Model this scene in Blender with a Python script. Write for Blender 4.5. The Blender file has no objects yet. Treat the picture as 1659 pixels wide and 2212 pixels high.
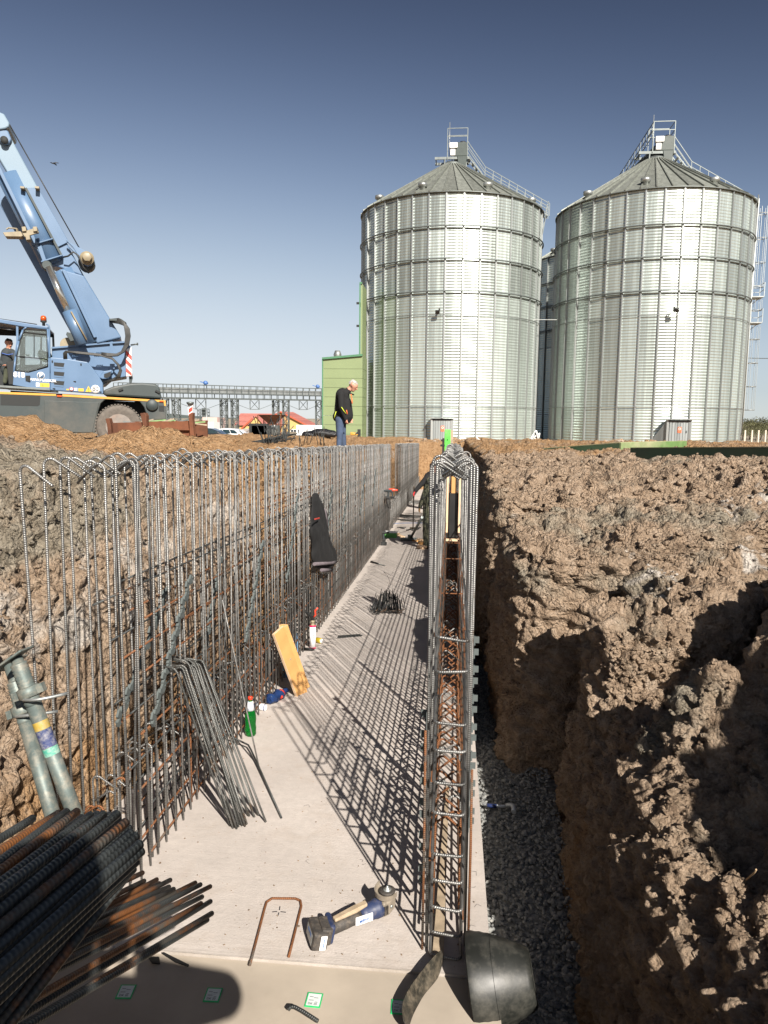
import bpy, bmesh, math, random
import numpy as np
from mathutils import Vector, Matrix
random.seed(7); RNG = np.random.default_rng(7)
SC = bpy.context.scene
COL = SC.collection
# ------------------------------------------------------------------ camera
F, CX, CY = 1580.0, 829.5, 1106.0            # focal length and centre of the 1659 x 2212 survey frame
YAW, PITCH, ROLL = math.radians(5.363), math.radians(7.3035), math.radians(0.57)
EYE = np.array([0, 0, 2.3])
SL = 0.02988                                   # the slab falls 3 cm per metre away from the camera
fw = np.array([-math.sin(YAW)*math.cos(PITCH), math.cos(YAW)*math.cos(PITCH), -math.sin(PITCH)])
r0 = np.array([math.cos(YAW), math.sin(YAW), 0]); u0 = np.cross(r0, fw)
RT = r0*math.cos(ROLL)+u0*math.sin(ROLL); UP = -r0*math.sin(ROLL)+u0*math.cos(ROLL)
cam_d = bpy.data.cameras.new('camera'); cam = bpy.data.objects.new('camera', cam_d); COL.objects.link(cam)
cam.matrix_world = Matrix(((RT[0], UP[0], -fw[0], EYE[0]), (RT[1], UP[1], -fw[1], EYE[1]), (RT[2], UP[2], -fw[2], EYE[2]), (0, 0, 0, 1)))
cam_d.sensor_fit = 'VERTICAL'; cam_d.sensor_height = 36; cam_d.sensor_width = 36; cam_d.lens = 36*F/2212
cam_d.clip_start = 0.05; cam_d.clip_end = 5000
SC.camera = cam
SC.view_settings.view_transform = 'Standard'; SC.view_settings.look = 'None'; SC.view_settings.gamma = 1
SC.view_settings.exposure = 1.0; SC.view_settings.use_curve_mapping = False
# ------------------------------------------------------------------ daylight
SUN_TO = np.array([1.355, -2.725, 2.19]); SUN_TO = SUN_TO/np.linalg.norm(SUN_TO)
w = bpy.data.worlds.new('World'); SC.world = w; w.use_nodes = True
nt = w.node_tree; nt.nodes.clear()
sky = nt.nodes.new('ShaderNodeTexSky'); sky.sky_type = 'NISHITA'; sky.sun_disc = False
sky.sun_elevation = math.asin(SUN_TO[2]); sky.sun_rotation = math.atan2(SUN_TO[0], SUN_TO[1])
sky.altitude = 200; sky.air_density = 1.0; sky.dust_density = 0.6; sky.ozone_density = 1.6
tcw = nt.nodes.new('ShaderNodeTexCoord'); vm = nt.nodes.new('ShaderNodeVectorMath'); vm.operation = 'MULTIPLY_ADD'
vm.inputs[1].default_value = (1, 1, 0.94); vm.inputs[2].default_value = (0, 0, 0.035)      # keep clear of the sky model's dim rim at the horizon
nt.links.new(tcw.outputs['Generated'], vm.inputs[0]); nt.links.new(vm.outputs[0], sky.inputs[0])
hs = nt.nodes.new('ShaderNodeHueSaturation'); hs.inputs['Saturation'].default_value = 0.36
nt.links.new(sky.outputs[0], hs.inputs['Color'])
# film-like response of the sky: x^g / (x^g + m), the same all round
def vmath(op, a, b):
    n = nt.nodes.new('ShaderNodeVectorMath'); n.operation = op
    for i, q in enumerate((a, b)):
        if isinstance(q, tuple): n.inputs[i].default_value = q
        else: nt.links.new(q, n.inputs[i])
    return n.outputs[0]
gm = nt.nodes.new('ShaderNodeGamma'); gm.inputs[1].default_value = 3.6
nt.links.new(hs.outputs[0], gm.inputs[0])
den = vmath('ADD', gm.outputs[0], (470.0, 450.0, 430.0)); res = vmath('DIVIDE', gm.outputs[0], den); res = vmath('MULTIPLY', res, (9.9, 9.95, 10.3))
bg = nt.nodes.new('ShaderNodeBackground'); bg.inputs[1].default_value = 0.05
wo = nt.nodes.new('ShaderNodeOutputWorld')
nt.links.new(res, bg.inputs[0]); nt.links.new(bg.outputs[0], wo.inputs[0])
sd = bpy.data.lights.new('sun', 'SUN'); sd.energy = 5.0; sd.angle = math.radians(0.5); sd.color = (1, 0.93, 0.84)
so = bpy.data.objects.new('sun', sd); COL.objects.link(so); so.location = (20, -40, 40)
so.rotation_euler = Vector(-SUN_TO).to_track_quat('-Z', 'Y').to_euler()
# ------------------------------------------------------------------ survey helpers: a direction in the survey frame meets a known plane of the place
def ray(px, py): return RT*(px-CX)/F-UP*(py-CY)/F+fw
def slab_at(px, py, dz=0.0):
    d = ray(px, py); t = (EYE[2]-dz)/(-d[2]-SL*d[1]); return EYE+d*t
def at_z(px, py, z): d = ray(px, py); return EYE+d*((z-EYE[2])/d[2])
def at_y(px, py, y): d = ray(px, py); return EYE+d*(y/d[1])
def at_x(px, py, x): d = ray(px, py); return EYE+d*(x/d[0])
def zs(y): return -SL*y
# ------------------------------------------------------------------ materials
MATS = {}
def mk(name):
    m = bpy.data.materials.new(name); m.use_nodes = True; nt = m.node_tree
    b = nt.nodes['Principled BSDF']; MATS[name] = m
    return m, nt, b
def nd(nt, t, **kw):
    n = nt.nodes.new(t)
    for k, v in kw.items():
        if k.startswith('i_'): n.inputs[int(k[2:]) if k[2:].isdigit() else k[2:].replace('_', ' ')].default_value = v
        else: setattr(n, k, v)
    return n
def c4(c): return (c[0], c[1], c[2], 1)
def ramp(nt, fac, stops, interp='LINEAR'):
    r = nt.nodes.new('ShaderNodeValToRGB'); r.color_ramp.interpolation = interp
    e = r.color_ramp.elements
    while len(e) < len(stops): e.new(0.5)
    for i, (p, c) in enumerate(stops): e[i].position = p; e[i].color = c4(c) if len(c) == 3 else c
    nt.links.new(fac, r.inputs[0]); return r.outputs[0]
def noise(nt, scale, detail=4, rough=0.55, coord='Object', dist=0.0, vec=None):
    n = nt.nodes.new('ShaderNodeTexNoise'); n.inputs['Scale'].default_value = scale; n.inputs['Detail'].default_value = detail
    n.inputs['Roughness'].default_value = rough; n.inputs['Distortion'].default_value = dist
    if vec is None:
        tc = nt.nodes.new('ShaderNodeTexCoord'); vec = tc.outputs[coord]
    nt.links.new(vec, n.inputs['Vector']); return n.outputs[0]
def mixc(nt, fac, a, b, mode='MIX'):
    m = nt.nodes.new('ShaderNodeMix'); m.data_type = 'RGBA'; m.blend_type = mode
    for s, v in ((0, fac), (6, a), (7, b)):
        if hasattr(v, 'is_linked'): nt.links.new(v, m.inputs[s])
        else: m.inputs[s].default_value = c4(v) if isinstance(v, tuple) and len(v) == 3 else v
    return m.outputs[2]
def mth(nt, op, a, b=None, c=None):
    m = nt.nodes.new('ShaderNodeMath'); m.operation = op
    for i, v in enumerate((a, b, c)):
        if v is None: continue
        if hasattr(v, 'is_linked'): nt.links.new(v, m.inputs[i])
        else: m.inputs[i].default_value = v
    return m.outputs[0]
def bump(nt, b, h, strength=0.5, dist=0.01):
    n = nt.nodes.new('ShaderNodeBump'); n.inputs['Strength'].default_value = strength; n.inputs['Distance'].default_value = dist
    nt.links.new(h, n.inputs['Height']); nt.links.new(n.outputs[0], b.inputs['Normal'])
def simple(name, col, rough=0.6, metal=0.0, var=0.25, scale=8.0, bmp=0.15, bdist=0.003, dirt=None, dirtamt=0.5, coat=0.0, rand=0.0, dscale=None):
    m, nt, b = mk(name)
    n1 = noise(nt, scale, 5)
    dark = tuple(max(0, c*(1-var)) for c in col); lite = tuple(min(1, c*(1+var*0.6)) for c in col)
    c = ramp(nt, n1, [(0.3, dark), (0.7, lite)])
    if dirt is not None:
        n2 = noise(nt, dscale or scale*0.35, 7, 0.7)
        f = ramp(nt, n2, [(0.62-0.3*dirtamt, (0, 0, 0)), (0.72, (dirtamt,)*3)])
        c = mixc(nt, f, c, dirt)
    if rand:
        oi = nt.nodes.new('ShaderNodeObjectInfo')
        v = mth(nt, 'MULTIPLY_ADD', oi.outputs['Random'], rand*2, 1-rand)
        h = nt.nodes.new('ShaderNodeHueSaturation'); nt.links.new(v, h.inputs['Value']); nt.links.new(c, h.inputs['Color']); c = h.outputs[0]
    nt.links.new(c, b.inputs['Base Color'])
    b.inputs['Metallic'].default_value = metal
    rr = mth(nt, 'MULTIPLY_ADD', n1, 0.3, rough-0.15); nt.links.new(rr, b.inputs['Roughness'])
    b.inputs['Coat Weight'].default_value = coat
    if bmp: bump(nt, b, noise(nt, scale*6, 4), bmp, bdist)
    return m
def bar_mat(name, cols, metal, rough, rust=0.0, rustcol=(0.30, 0.105, 0.03), pitch=0.0095, rscale=6, rib=0.55, bst=1.0):
    m, nt, b = mk(name)
    n1 = noise(nt, 9, 4)
    c = ramp(nt, n1, [(0.3, cols[0]), (0.7, cols[1])])
    oi = nt.nodes.new('ShaderNodeObjectInfo')
    v = mth(nt, 'MULTIPLY_ADD', oi.outputs['Random'], 0.5, 0.75)
    h = nt.nodes.new('ShaderNodeHueSaturation'); nt.links.new(v, h.inputs['Value']); nt.links.new(c, h.inputs['Color']); c = h.outputs[0]
    if rust:
        n2 = noise(nt, rscale, 6, 0.7)
        n2 = mth(nt, 'MULTIPLY_ADD', oi.outputs['Random'], 0.16, n2)
        f = ramp(nt, n2, [(0.75-0.35*rust, (0, 0, 0)), (0.85-0.35*rust, (1, 1, 1))])
        c = mixc(nt, f, c, mixc(nt, noise(nt, 40, 3), (rustcol[0]*0.5, rustcol[1]*0.5, rustcol[2]*0.5), (rustcol[0]*1.3, rustcol[1]*1.3, rustcol[2]*1.3)))
        b.inputs['Metallic'].default_value = metal*(1-0.6*rust)
    else: b.inputs['Metallic'].default_value = metal
    # transverse ribs follow the length and turn round the bar (uv = metres along, turns around)
    tc = nt.nodes.new('ShaderNodeTexCoord'); sp = nt.nodes.new('ShaderNodeSeparateXYZ'); nt.links.new(tc.outputs['UV'], sp.inputs[0])
    ph = mth(nt, 'ADD', mth(nt, 'MULTIPLY', sp.outputs[0], 2*math.pi/pitch), mth(nt, 'MULTIPLY', sp.outputs[1], 2*math.pi))
    sn = mth(nt, 'SINE', ph)
    rb = mth(nt, 'MULTIPLY_ADD', sn, 0.5, 0.5)
    dk = mth(nt, 'MULTIPLY_ADD', rb, rib, 1-rib)
    c = mixc(nt, 1.0, c, dk, 'MULTIPLY')
    nt.links.new(c, b.inputs['Base Color']); b.inputs['Roughness'].default_value = rough
    bump(nt, b, rb, bst, 0.0016)
    return m
M = {}
M['bar'] = bar_mat('reinforcing_steel', ((0.16, 0.16, 0.155), (0.38, 0.375, 0.36)), 0.75, 0.38, rust=0.22, rustcol=(0.15, 0.10, 0.065), rib=0.38, bst=0.8)
M['bar_mid'] = bar_mat('grey_green_steel_bar', ((0.085, 0.09, 0.085), (0.21, 0.21, 0.20)), 0.6, 0.42, rust=0.15, rustcol=(0.14, 0.09, 0.05), rib=0.4, bst=0.8)
M['bar_dark'] = bar_mat('dark_mill_scale_steel', ((0.035, 0.04, 0.042), (0.10, 0.105, 0.10)), 0.5, 0.45, rust=0.2, rustcol=(0.22, 0.10, 0.04))
M['bar_rust'] = bar_mat('rusty_reinforcing_steel', ((0.10, 0.085, 0.07), (0.2, 0.15, 0.11)), 0.4, 0.65, rust=0.8, rustcol=(0.27, 0.105, 0.038))
M['bar_thick'] = bar_mat('thick_bar_mill_scale', ((0.03, 0.036, 0.038), (0.085, 0.092, 0.09)), 0.5, 0.5, rust=0.22, rustcol=(0.30, 0.11, 0.03), pitch=0.009, rscale=3, rib=0.2, bst=0.5)
M['bar_thick_rust'] = bar_mat('thick_rusty_bar', ((0.06, 0.055, 0.05), (0.13, 0.12, 0.10)), 0.4, 0.6, rust=0.62, rustcol=(0.26, 0.10, 0.03), pitch=0.009, rscale=4, rib=0.2, bst=0.5)
# ------------------------------------------------------------------ mesh building
class MB:
    def __init__(s): s.v = []; s.f = []; s.mi = []; s.uv = []; s.sm = []
    def add(s, vs, fs, mi=0, uvs=None, smooth=False):
        o = len(s.v); s.v.extend([tuple(map(float, p)) for p in vs])
        for k, f in enumerate(fs):
            s.f.append(tuple(i+o for i in f)); s.mi.append(mi); s.sm.append(smooth)
            s.uv.append(uvs[k] if uvs else None)
        return s
    def box(s, c, d, R=None, mi=0):
        """box centred at c, size d, optional 3x3 rotation"""
        h = np.array(d)/2
        p = np.array([[x, y, z] for x in (-1, 1) for y in (-1, 1) for z in (-1, 1)])*h
        if R is not None: p = p@np.array(R).T
        p = p+np.array(c)
        return s.add(p, [(0, 1, 3, 2), (4, 6, 7, 5), (0, 4, 5, 1), (2, 3, 7, 6), (0, 2, 6, 4), (1, 5, 7, 3)], mi)
    def beam(s, a, b, w, h, up=(0, 0, 1), mi=0, ext=0.0):
        """rectangular bar from a to b"""
        a = np.array(a, float); b = np.array(b, float); d = b-a; L = np.linalg.norm(d); d = d/L
        u = np.array(up, float)
        if abs(d@u) > 0.98: u = np.array([1, 0, 0.])
        x = np.cross(d, u); x /= np.linalg.norm(x); z = np.cross(x, d)
        R = np.stack([x, d, z], 1)
        return s.box((a+b)/2, (w, L+2*ext, h), R, mi)
    def prism(s, pts, vec, mi=0):
        """polygon (3-D points, planar) swept by vec"""
        n = len(pts); p = np.array(pts, float); q = p+np.array(vec, float)
        fs = [tuple(range(n)), tuple(range(2*n-1, n-1, -1))]+[(i, i+n, (i+1) % n+n, (i+1) % n) for i in range(n)]
        return s.add(np.vstack([p, q]), fs, mi)
    def tube(s, pts, r, n=8, mi=0, caps=True, smooth=True, rad=None):
        P = [np.array(p, float) for p in pts]; N = len(P)
        T = []
        for i in range(N):
            t = P[min(i+1, N-1)]-P[max(i-1, 0)]; T.append(t/(np.linalg.norm(t)+1e-12))
        u = np.array([0, 0, 1.]) if abs(T[0][2]) < 0.9 else np.array([1., 0, 0])
        u = u-T[0]*(u@T[0]); u /= np.linalg.norm(u)
        vs = []; L = [0]
        for i in range(N):
            if i: L.append(L[-1]+np.linalg.norm(P[i]-P[i-1])); u = u-T[i]*(u@T[i]); u /= (np.linalg.norm(u)+1e-12)
            w_ = np.cross(T[i], u); rr = rad[i] if rad is not None else r
            for k in range(n):
                a = 2*math.pi*k/n; vs.append(P[i]+rr*(math.cos(a)*u+math.sin(a)*w_))
        fs = []; uv = []
        for i in range(N-1):
            for k in range(n):
                k2 = (k+1) % n
                fs.append((i*n+k, i*n+k2, (i+1)*n+k2, (i+1)*n+k))
                uv.append(((L[i], k/n), (L[i], (k+1)/n), (L[i+1], (k+1)/n), (L[i+1], k/n)))
        if caps:
            fs += [tuple(range(n-1, -1, -1)), tuple((N-1)*n+k for k in range(n))]; uv += [None, None]
        o = len(s.v); s.v.extend([tuple(p) for p in vs])
        for f, q in zip(fs, uv): s.f.append(tuple(i+o for i in f)); s.mi.append(mi); s.sm.append(smooth and len(f) == 4); s.uv.append(q)
        return s
    def lathe(s, prof, c=(0, 0, 0), n=24, axis=(0, 0, 1), mi=0, smooth=True, arc=None):
        """prof: (radius, height) pairs along axis"""
        ax = np.array(axis, float); ax /= np.linalg.norm(ax)
        u = np.array([1., 0, 0]) if abs(ax[0]) < 0.9 else np.array([0, 1., 0]); u = u-ax*(u@ax); u /= np.linalg.norm(u); w_ = np.cross(ax, u)
        vs = []
        for r, h in prof:
            for k in range(n):
                a = 2*math.pi*k/n; vs.append(np.array(c)+ax*h+r*(math.cos(a)*u+math.sin(a)*w_))
        fs = [(i*n+k, i*n+(k+1) % n, (i+1)*n+(k+1) % n, (i+1)*n+k) for i in range(len(prof)-1) for k in range(n)]
        o = len(s.v); s.v.extend([tuple(p) for p in vs])
        for f in fs: s.f.append(tuple(i+o for i in f)); s.mi.append(mi); s.sm.append(smooth); s.uv.append(None)
        for ring, flip in ((0, True), (len(prof)-1, False)):
            if prof[ring][0] > 1e-5:
                f = tuple(ring*n+k for k in range(n)); f = f[::-1] if flip else f
                s.f.append(tuple(i+o for i in f)); s.mi.append(mi); s.sm.append(False); s.uv.append(None)
        return s
    def ball(s, c, r, n=12, mi=0, sc=(1, 1, 1)):
        m = max(5, n//2); prof = []
        vs = [np.array((0, 0, -1.))]
        for i in range(1, m):
            ph = -math.pi/2+math.pi*i/m
            for k in range(n):
                a = 2*math.pi*k/n; vs.append(np.array((math.cos(ph)*math.cos(a), math.cos(ph)*math.sin(a), math.sin(ph))))
        vs.append(np.array((0, 0, 1.)))
        fs = [(0, 1+(k+1) % n, 1+k) for k in range(n)]
        for i in range(m-2):
            for k in range(n): fs.append((1+i*n+k, 1+i*n+(k+1) % n, 1+(i+1)*n+(k+1) % n, 1+(i+1)*n+k))
        l = len(vs)-1; b0 = 1+(m-2)*n
        fs += [(b0+k, b0+(k+1) % n, l) for k in range(n)]
        return s.add([np.array(c)+v*r*np.array(sc) for v in vs], fs, mi, smooth=True)
    def mesh(s, name, off=(0, 0, 0)):
        me = bpy.data.meshes.new(name)
        off = np.array(off); v = np.array(s.v)-off if len(s.v) else np.zeros((0, 3))
        me.from_pydata([tuple(p) for p in v], [], s.f)
        me.polygons.foreach_set('material_index', s.mi); me.polygons.foreach_set('use_smooth', s.sm)
        if any(q is not None for q in s.uv):
            ul = me.uv_layers.new(name='UVMap'); buf = []
            for f, q in zip(s.f, s.uv): buf += (sum(([a, b] for a, b in q), []) if q else [0.0]*(2*len(f)))
            ul.data.foreach_set('uv', buf)
        me.update(); return me
WO = {}      # world position of every object's origin (parents carry no rotation unless noted)
def tag(o, label=None, cat=None, group=None, kind=None):
    if label: o['label'] = label
    if cat: o['category'] = cat
    if group: o['group'] = group
    if kind: o['kind'] = kind
    return o
def thing(name, label, cat, loc=(0, 0, 0), group=None):
    o = bpy.data.objects.new(name, None); o.empty_display_size = 0.1; COL.objects.link(o); o.location = loc
    WO[o] = np.array(loc, float); return tag(o, label, cat, group)
def setm(me, mats):
    for m in (mats if isinstance(mats, (list, tuple)) else [mats]): me.materials.append(M[m] if isinstance(m, str) else m)
def part(name, mb, mats, parent=None, bevel=0, label=None, kind=None):
    """link mb (world coordinates) as one mesh object; a child keeps its parent's origin"""
    off = WO[parent] if parent is not None else np.zeros(3)
    me = mb.mesh(name, off); setm(me, mats)
    o = bpy.data.objects.new(name, me); COL.objects.link(o)
    if parent is not None: o.parent = parent
    WO[o] = off.copy()
    if bevel:
        b = o.modifiers.new('bevel', 'BEVEL'); b.width = bevel; b.segments = 2; b.limit_method = 'ANGLE'; b.angle_limit = 0.6
    if label: o['label'] = label
    if kind: o['kind'] = kind
    return o
def solo(name, mb, mats, label, cat, group=None, bevel=0):
    """a thing that is one mesh, its origin at its own base centre"""
    v = np.array(mb.v); c = (v.min(0)+v.max(0))/2; c[2] = v[:, 2].min()
    me = mb.mesh(name, c); setm(me, mats); o = bpy.data.objects.new(name, me); COL.objects.link(o); o.location = c; WO[o] = c
    if bevel:
        b = o.modifiers.new('bevel', 'BEVEL'); b.width = bevel; b.segments = 2; b.limit_method = 'ANGLE'; b.angle_limit = 0.6
    return tag(o, label, cat, group)
def inst(name, me, parent, loc, rot=(0, 0, 0), label=None):
    """another object on shared mesh data"""
    o = bpy.data.objects.new(name, me); COL.objects.link(o); o.rotation_euler = rot
    if parent is not None: o.parent = parent; o.location = np.array(loc)-WO[parent]
    else: o.location = loc
    WO[o] = np.array(loc, float)
    if label: o['label'] = label
    return o
def fast_mesh(name, V, Fq, mats, smooth=True, kind='structure', parent=None):
    """numpy vertices and equal-length faces"""
    me = bpy.data.meshes.new(name); n = Fq.shape[1]
    me.vertices.add(len(V)); me.vertices.foreach_set('co', V.astype(np.float32).ravel())
    me.loops.add(Fq.size); me.loops.foreach_set('vertex_index', Fq.astype(np.int32).ravel())
    me.polygons.add(len(Fq)); me.polygons.foreach_set('loop_start', np.arange(0, Fq.size, n, dtype=np.int32))
    me.polygons.foreach_set('loop_total', np.full(len(Fq), n, np.int32))
    me.polygons.foreach_set('use_smooth', np.full(len(Fq), smooth))
    me.update(calc_edges=True); setm(me, mats)
    o = bpy.data.objects.new(name, me); COL.objects.link(o); WO[o] = np.zeros(3)
    if parent is not None: o.parent = parent; o.location = -WO[parent]; 
    if kind: o['kind'] = kind
    return o
def grid_faces(ny, nx):
    i = np.arange(ny-1)[:, None]*nx+np.arange(nx-1)[None, :]
    i = i.ravel(); return np.stack([i, i+1, i+nx+1, i+nx], 1)
def arc(c, r, a0, a1, n, ax1, ax2):
    return [np.array(c)+r*(math.cos(a0+(a1-a0)*k/n)*np.array(ax1)+math.sin(a0+(a1-a0)*k/n)*np.array(ax2)) for k in range(n+1)]
# ------------------------------------------------------------------ numpy noise
_perm = RNG.permutation(256); _perm = np.concatenate([_perm, _perm, _perm])
_g3 = RNG.normal(size=(256, 3)); _g3 /= np.linalg.norm(_g3, axis=1)[:, None]
def perlin(P):
    Pi = np.floor(P).astype(int); f = P-Pi; Pi &= 255
    u = f*f*f*(f*(f*6-15)+10); res = 0
    for dx in (0, 1):
        for dy in (0, 1):
            for dz in (0, 1):
                h = _perm[_perm[_perm[(Pi[..., 0]+dx) & 255]+((Pi[..., 1]+dy) & 255)]+((Pi[..., 2]+dz) & 255)]
                g = _g3[h & 255]; d = (g[..., 0]*(f[..., 0]-dx)+g[..., 1]*(f[..., 1]-dy)+g[..., 2]*(f[..., 2]-dz))
                wgt = (u[..., 0] if dx else 1-u[..., 0])*(u[..., 1] if dy else 1-u[..., 1])*(u[..., 2] if dz else 1-u[..., 2])
                res = res+wgt*d
    return res*1.5
def fbm(P, sc, octv=4, gain=0.5, ridge=False):
    r = 0; a = 1.0; s = 1.0/sc
    for i in range(octv):
        n = perlin(P*s+i*17.3)
        r = r+a*((1-2*np.abs(n)) if ridge else n); a *= gain; s *= 2.03
    return r
def cells(P, sc):
    """rounded lumps: 1 in the middle of a clod, 0 in the cracks (F1 cellular noise)"""
    Q = P/sc; Pi = np.floor(Q).astype(int); best = np.full(Q.shape[:-1], 9.0); idc = np.zeros(Q.shape[:-1])
    for dx in (-1, 0, 1):
        for dy in (-1, 0, 1):
            for dz in (-1, 0, 1):
                C = Pi+np.array([dx, dy, dz]); h = _perm[_perm[_perm[C[..., 0] & 255]+(C[..., 1] & 255)]+(C[..., 2] & 255)] & 255
                J = C+0.5+0.42*_g3[h]; d = ((Q-J)**2).sum(-1)
                m = d < best; best = np.where(m, d, best); idc = np.where(m, h/255.0, idc)
    return np.clip(1-best*1.4, 0, 1), idc
# ------------------------------------------------------------------ soil
def soil_mat():
    m, nt, b = mk('excavated_soil')
    at = nd(nt, 'ShaderNodeAttribute', attribute_name='zone'); sp = nt.nodes.new('ShaderNodeSeparateColor'); nt.links.new(at.outputs['Color'], sp.inputs[0])
    n1 = noise(nt, 2.2, 8, 0.65); n2 = noise(nt, 9, 8, 0.7); n3 = noise(nt, 38, 6, 0.7); n4 = noise(nt, 0.8, 4)
    tan = ramp(nt, n2, [(0.25, (0.16, 0.108, 0.073)), (0.5, (0.37, 0.272, 0.19)), (0.75, (0.53, 0.42, 0.32))])
    orange = ramp(nt, n2, [(0.25, (0.16, 0.088, 0.040)), (0.5, (0.37, 0.225, 0.115)), (0.75, (0.50, 0.34, 0.20))])
    grey = ramp(nt, n2, [(0.25, (0.13, 0.105, 0.075)), (0.5, (0.29, 0.25, 0.19)), (0.75, (0.43, 0.385, 0.31))])
    pale = ramp(nt, n2, [(0.25, (0.36, 0.31, 0.26)), (0.7, (0.66, 0.61, 0.55))])
    def wob(x, k=1.1):   # ragged limits between the soils
        return ramp(nt, mth(nt, 'ADD', x, mth(nt, 'MULTIPLY_ADD', n1, k, -k/2)), [(0.38, (0, 0, 0)), (0.62, (1, 1, 1))])
    c = mixc(nt, wob(sp.outputs[2]), tan, orange)
    c = mixc(nt, wob(sp.outputs[0]), c, grey)
    c = mixc(nt, wob(sp.outputs[1], 1.5), c, pale)
    c = mixc(nt, ramp(nt, n3, [(0.55, (0, 0, 0)), (0.8, (0.45, 0.45, 0.45))]), c, (0.55, 0.48, 0.40))
    c = mixc(nt, ramp(nt, n3, [(0.25, (0.5, 0.5, 0.5)), (0.42, (0, 0, 0))]), c, (0.12, 0.075, 0.045))
    nt.links.new(c, b.inputs['Base Color']); b.inputs['Roughness'].default_value = 0.95; b.inputs['Specular IOR Level'].default_value = 0.15
    h = mth(nt, 'ADD', mth(nt, 'MULTIPLY', noise(nt, 30, 8, 0.75), 1.0), mth(nt, 'MULTIPLY', noise(nt, 110, 4, 0.7), 0.35))
    tc = nt.nodes.new('ShaderNodeTexCoord')
    for sc_, wt in ((17, 0.9), (43, 0.8)):     # crumbs
        v = nt.nodes.new('ShaderNodeTexVoronoi'); v.inputs['Scale'].default_value = sc_; v.inputs['Randomness'].default_value = 1.0
        ad = nt.nodes.new('ShaderNodeVectorMath'); ad.operation = 'MULTIPLY_ADD'; ad.inputs[1].default_value = (0.03, 0.03, 0.03)
        nz = nt.nodes.new('ShaderNodeTexNoise'); nz.inputs['Scale'].default_value = sc_*0.8; nt.links.new(tc.outputs['Object'], nz.inputs['Vector']); nt.links.new(nz.outputs['Color'], ad.inputs[0]); nt.links.new(tc.outputs['Object'], ad.inputs[2]); nt.links.new(ad.outputs[0], v.inputs['Vector'])
        h = mth(nt, 'ADD', h, mth(nt, 'MULTIPLY', v.outputs['Distance'], -wt))
    bump(nt, b, h, 1.0, 0.045)
    return m
M['soil'] = soil_mat()
def normals_grid(P):
    du = np.gradient(P, axis=1); dv = np.gradient(P, axis=0)
    n = np.cross(du, dv); return n/(np.linalg.norm(n, axis=2, keepdims=True)+1e-9)
def soil_disp(P, N, wallw, amp=1.0, fine=True):
    """lumpy earth: swells, clods and crumbs; cut faces keep more of a dragged, vertical grain"""
    Q = P*np.array([1, 1, 0.45])*1.0
    big = 0.13*fbm(P, 1.1, 3)+0.055*fbm(P, 0.33, 3)
    c1, i1 = cells(P+0.04*fbm(P, 0.1, 2)[..., None], 0.17); c2, i2 = cells(P, 0.07)
    top = big+0.026*cells(P, 0.042)[0]*(fbm(P, 0.3, 2)+0.8)+0.004*fbm(P, 0.13, 2, ridge=True)-0.02+0.085*c1*(i1 > 0.45)*np.clip(fbm(P+9, 0.8, 2)+0.75, 0.1, 1.4)+0.042*c2*(i2 > 0.2)+0.02*fbm(P, 0.06, 3)
    streak = 0.028*fbm(Q*np.array([1, 1, 0.5]), 0.2, 3, ridge=True)+0.04*fbm(P, 0.14, 4, ridge=True)+0.02*fbm(P, 0.05, 2)+0.025*cells(P, 0.1)[0]*(fbm(P, .4, 2) > 0)+0.02*fbm(P, 0.3, 3)+0.02*c2*(i2 > 0.6)+0.03*c1*(i1 > 0.75)
    wal = 0.55*big+streak-0.03
    return amp*(top*(1-wallw)+wal*wallw)
def add_zone(o, Z):
    a = o.data.color_attributes.new('zone', 'FLOAT_COLOR', 'POINT')
    a.data.foreach_set('color', np.concatenate([Z.reshape(-1, 3), np.ones((Z.size//3, 1))], 1).astype(np.float32).ravel())
def sstep(x, a, b): t = np.clip((x-a)/(b-a), 0, 1); return t*t*(3-2*t)
def gz(y):
    """level of the yard away from the dig"""
    return np.interp(y, [-30, 0, 14, 20, 36, 60, 90, 130, 220, 400], [1.9, 1.85, 1.58, 1.5, 1.2, 0.5, -0.2, -0.6, -1.0, -1.5])
GRAV = -0.30                                    # gravel lies this far under the slab
def bank(side, ys, nw, npl, foot, lip, lipz, plat, name, xout, zonef, shift=None):
    ny = len(ys); u = np.linspace(0, 1, nw); v = np.linspace(0, 1, npl+1)[1:]**1.7
    P = np.zeros((ny, nw+npl, 3)); W = np.zeros((ny, nw+npl))
    fx = np.interp(ys, *foot); lx = np.interp(ys, *lip); lz = np.interp(ys, *lipz); fz = zs(ys)+GRAV-0.12
    for j, y in enumerate(ys):
        # cut face: near vertical, rounding over at the lip
        t = u; x = fx[j]+(lx[j]-fx[j])*(t**2.2); z = fz[j]+(lz[j]-fz[j])*(1-(1-t)**1.15)
        P[j, :nw, 0] = x; P[j, :nw, 2] = z
        P[j, nw:, 0] = lx[j]+(xout-lx[j])*v
    P[..., 1] = ys[:, None]
    W[:, :nw] = 1-sstep(u, 0.86, 1.0)[None, :]
    P[:, nw:, 2] = plat(P[:, nw:, 0], P[:, nw:, 1], lx[:, None], lz[:, None])
    N = normals_grid(P)*(1 if side > 0 else -1)
    if N[ny//2, -1, 2] < 0: N = -N
    D = soil_disp(P, N, W)
    # shrink relief where two smooth surfaces must meet (foot)
    P2 = P+N*D[..., None]
    Z = zonef(P, W)
    V = P2.reshape(-1, 3); Fq = grid_faces(ny, nw+npl)
    if side > 0: Fq = Fq[:, ::-1]
    o = fast_mesh(name, V, Fq, 'soil'); add_zone(o, Z)
    return o, P2, N
def ysamp(y0, y1, k=0.0045, mn=0.012):
    ys = [y0]
    while ys[-1] < y1: ys.append(ys[-1]+max(mn, k*abs(ys[-1])))
    return np.array(ys)
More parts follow.
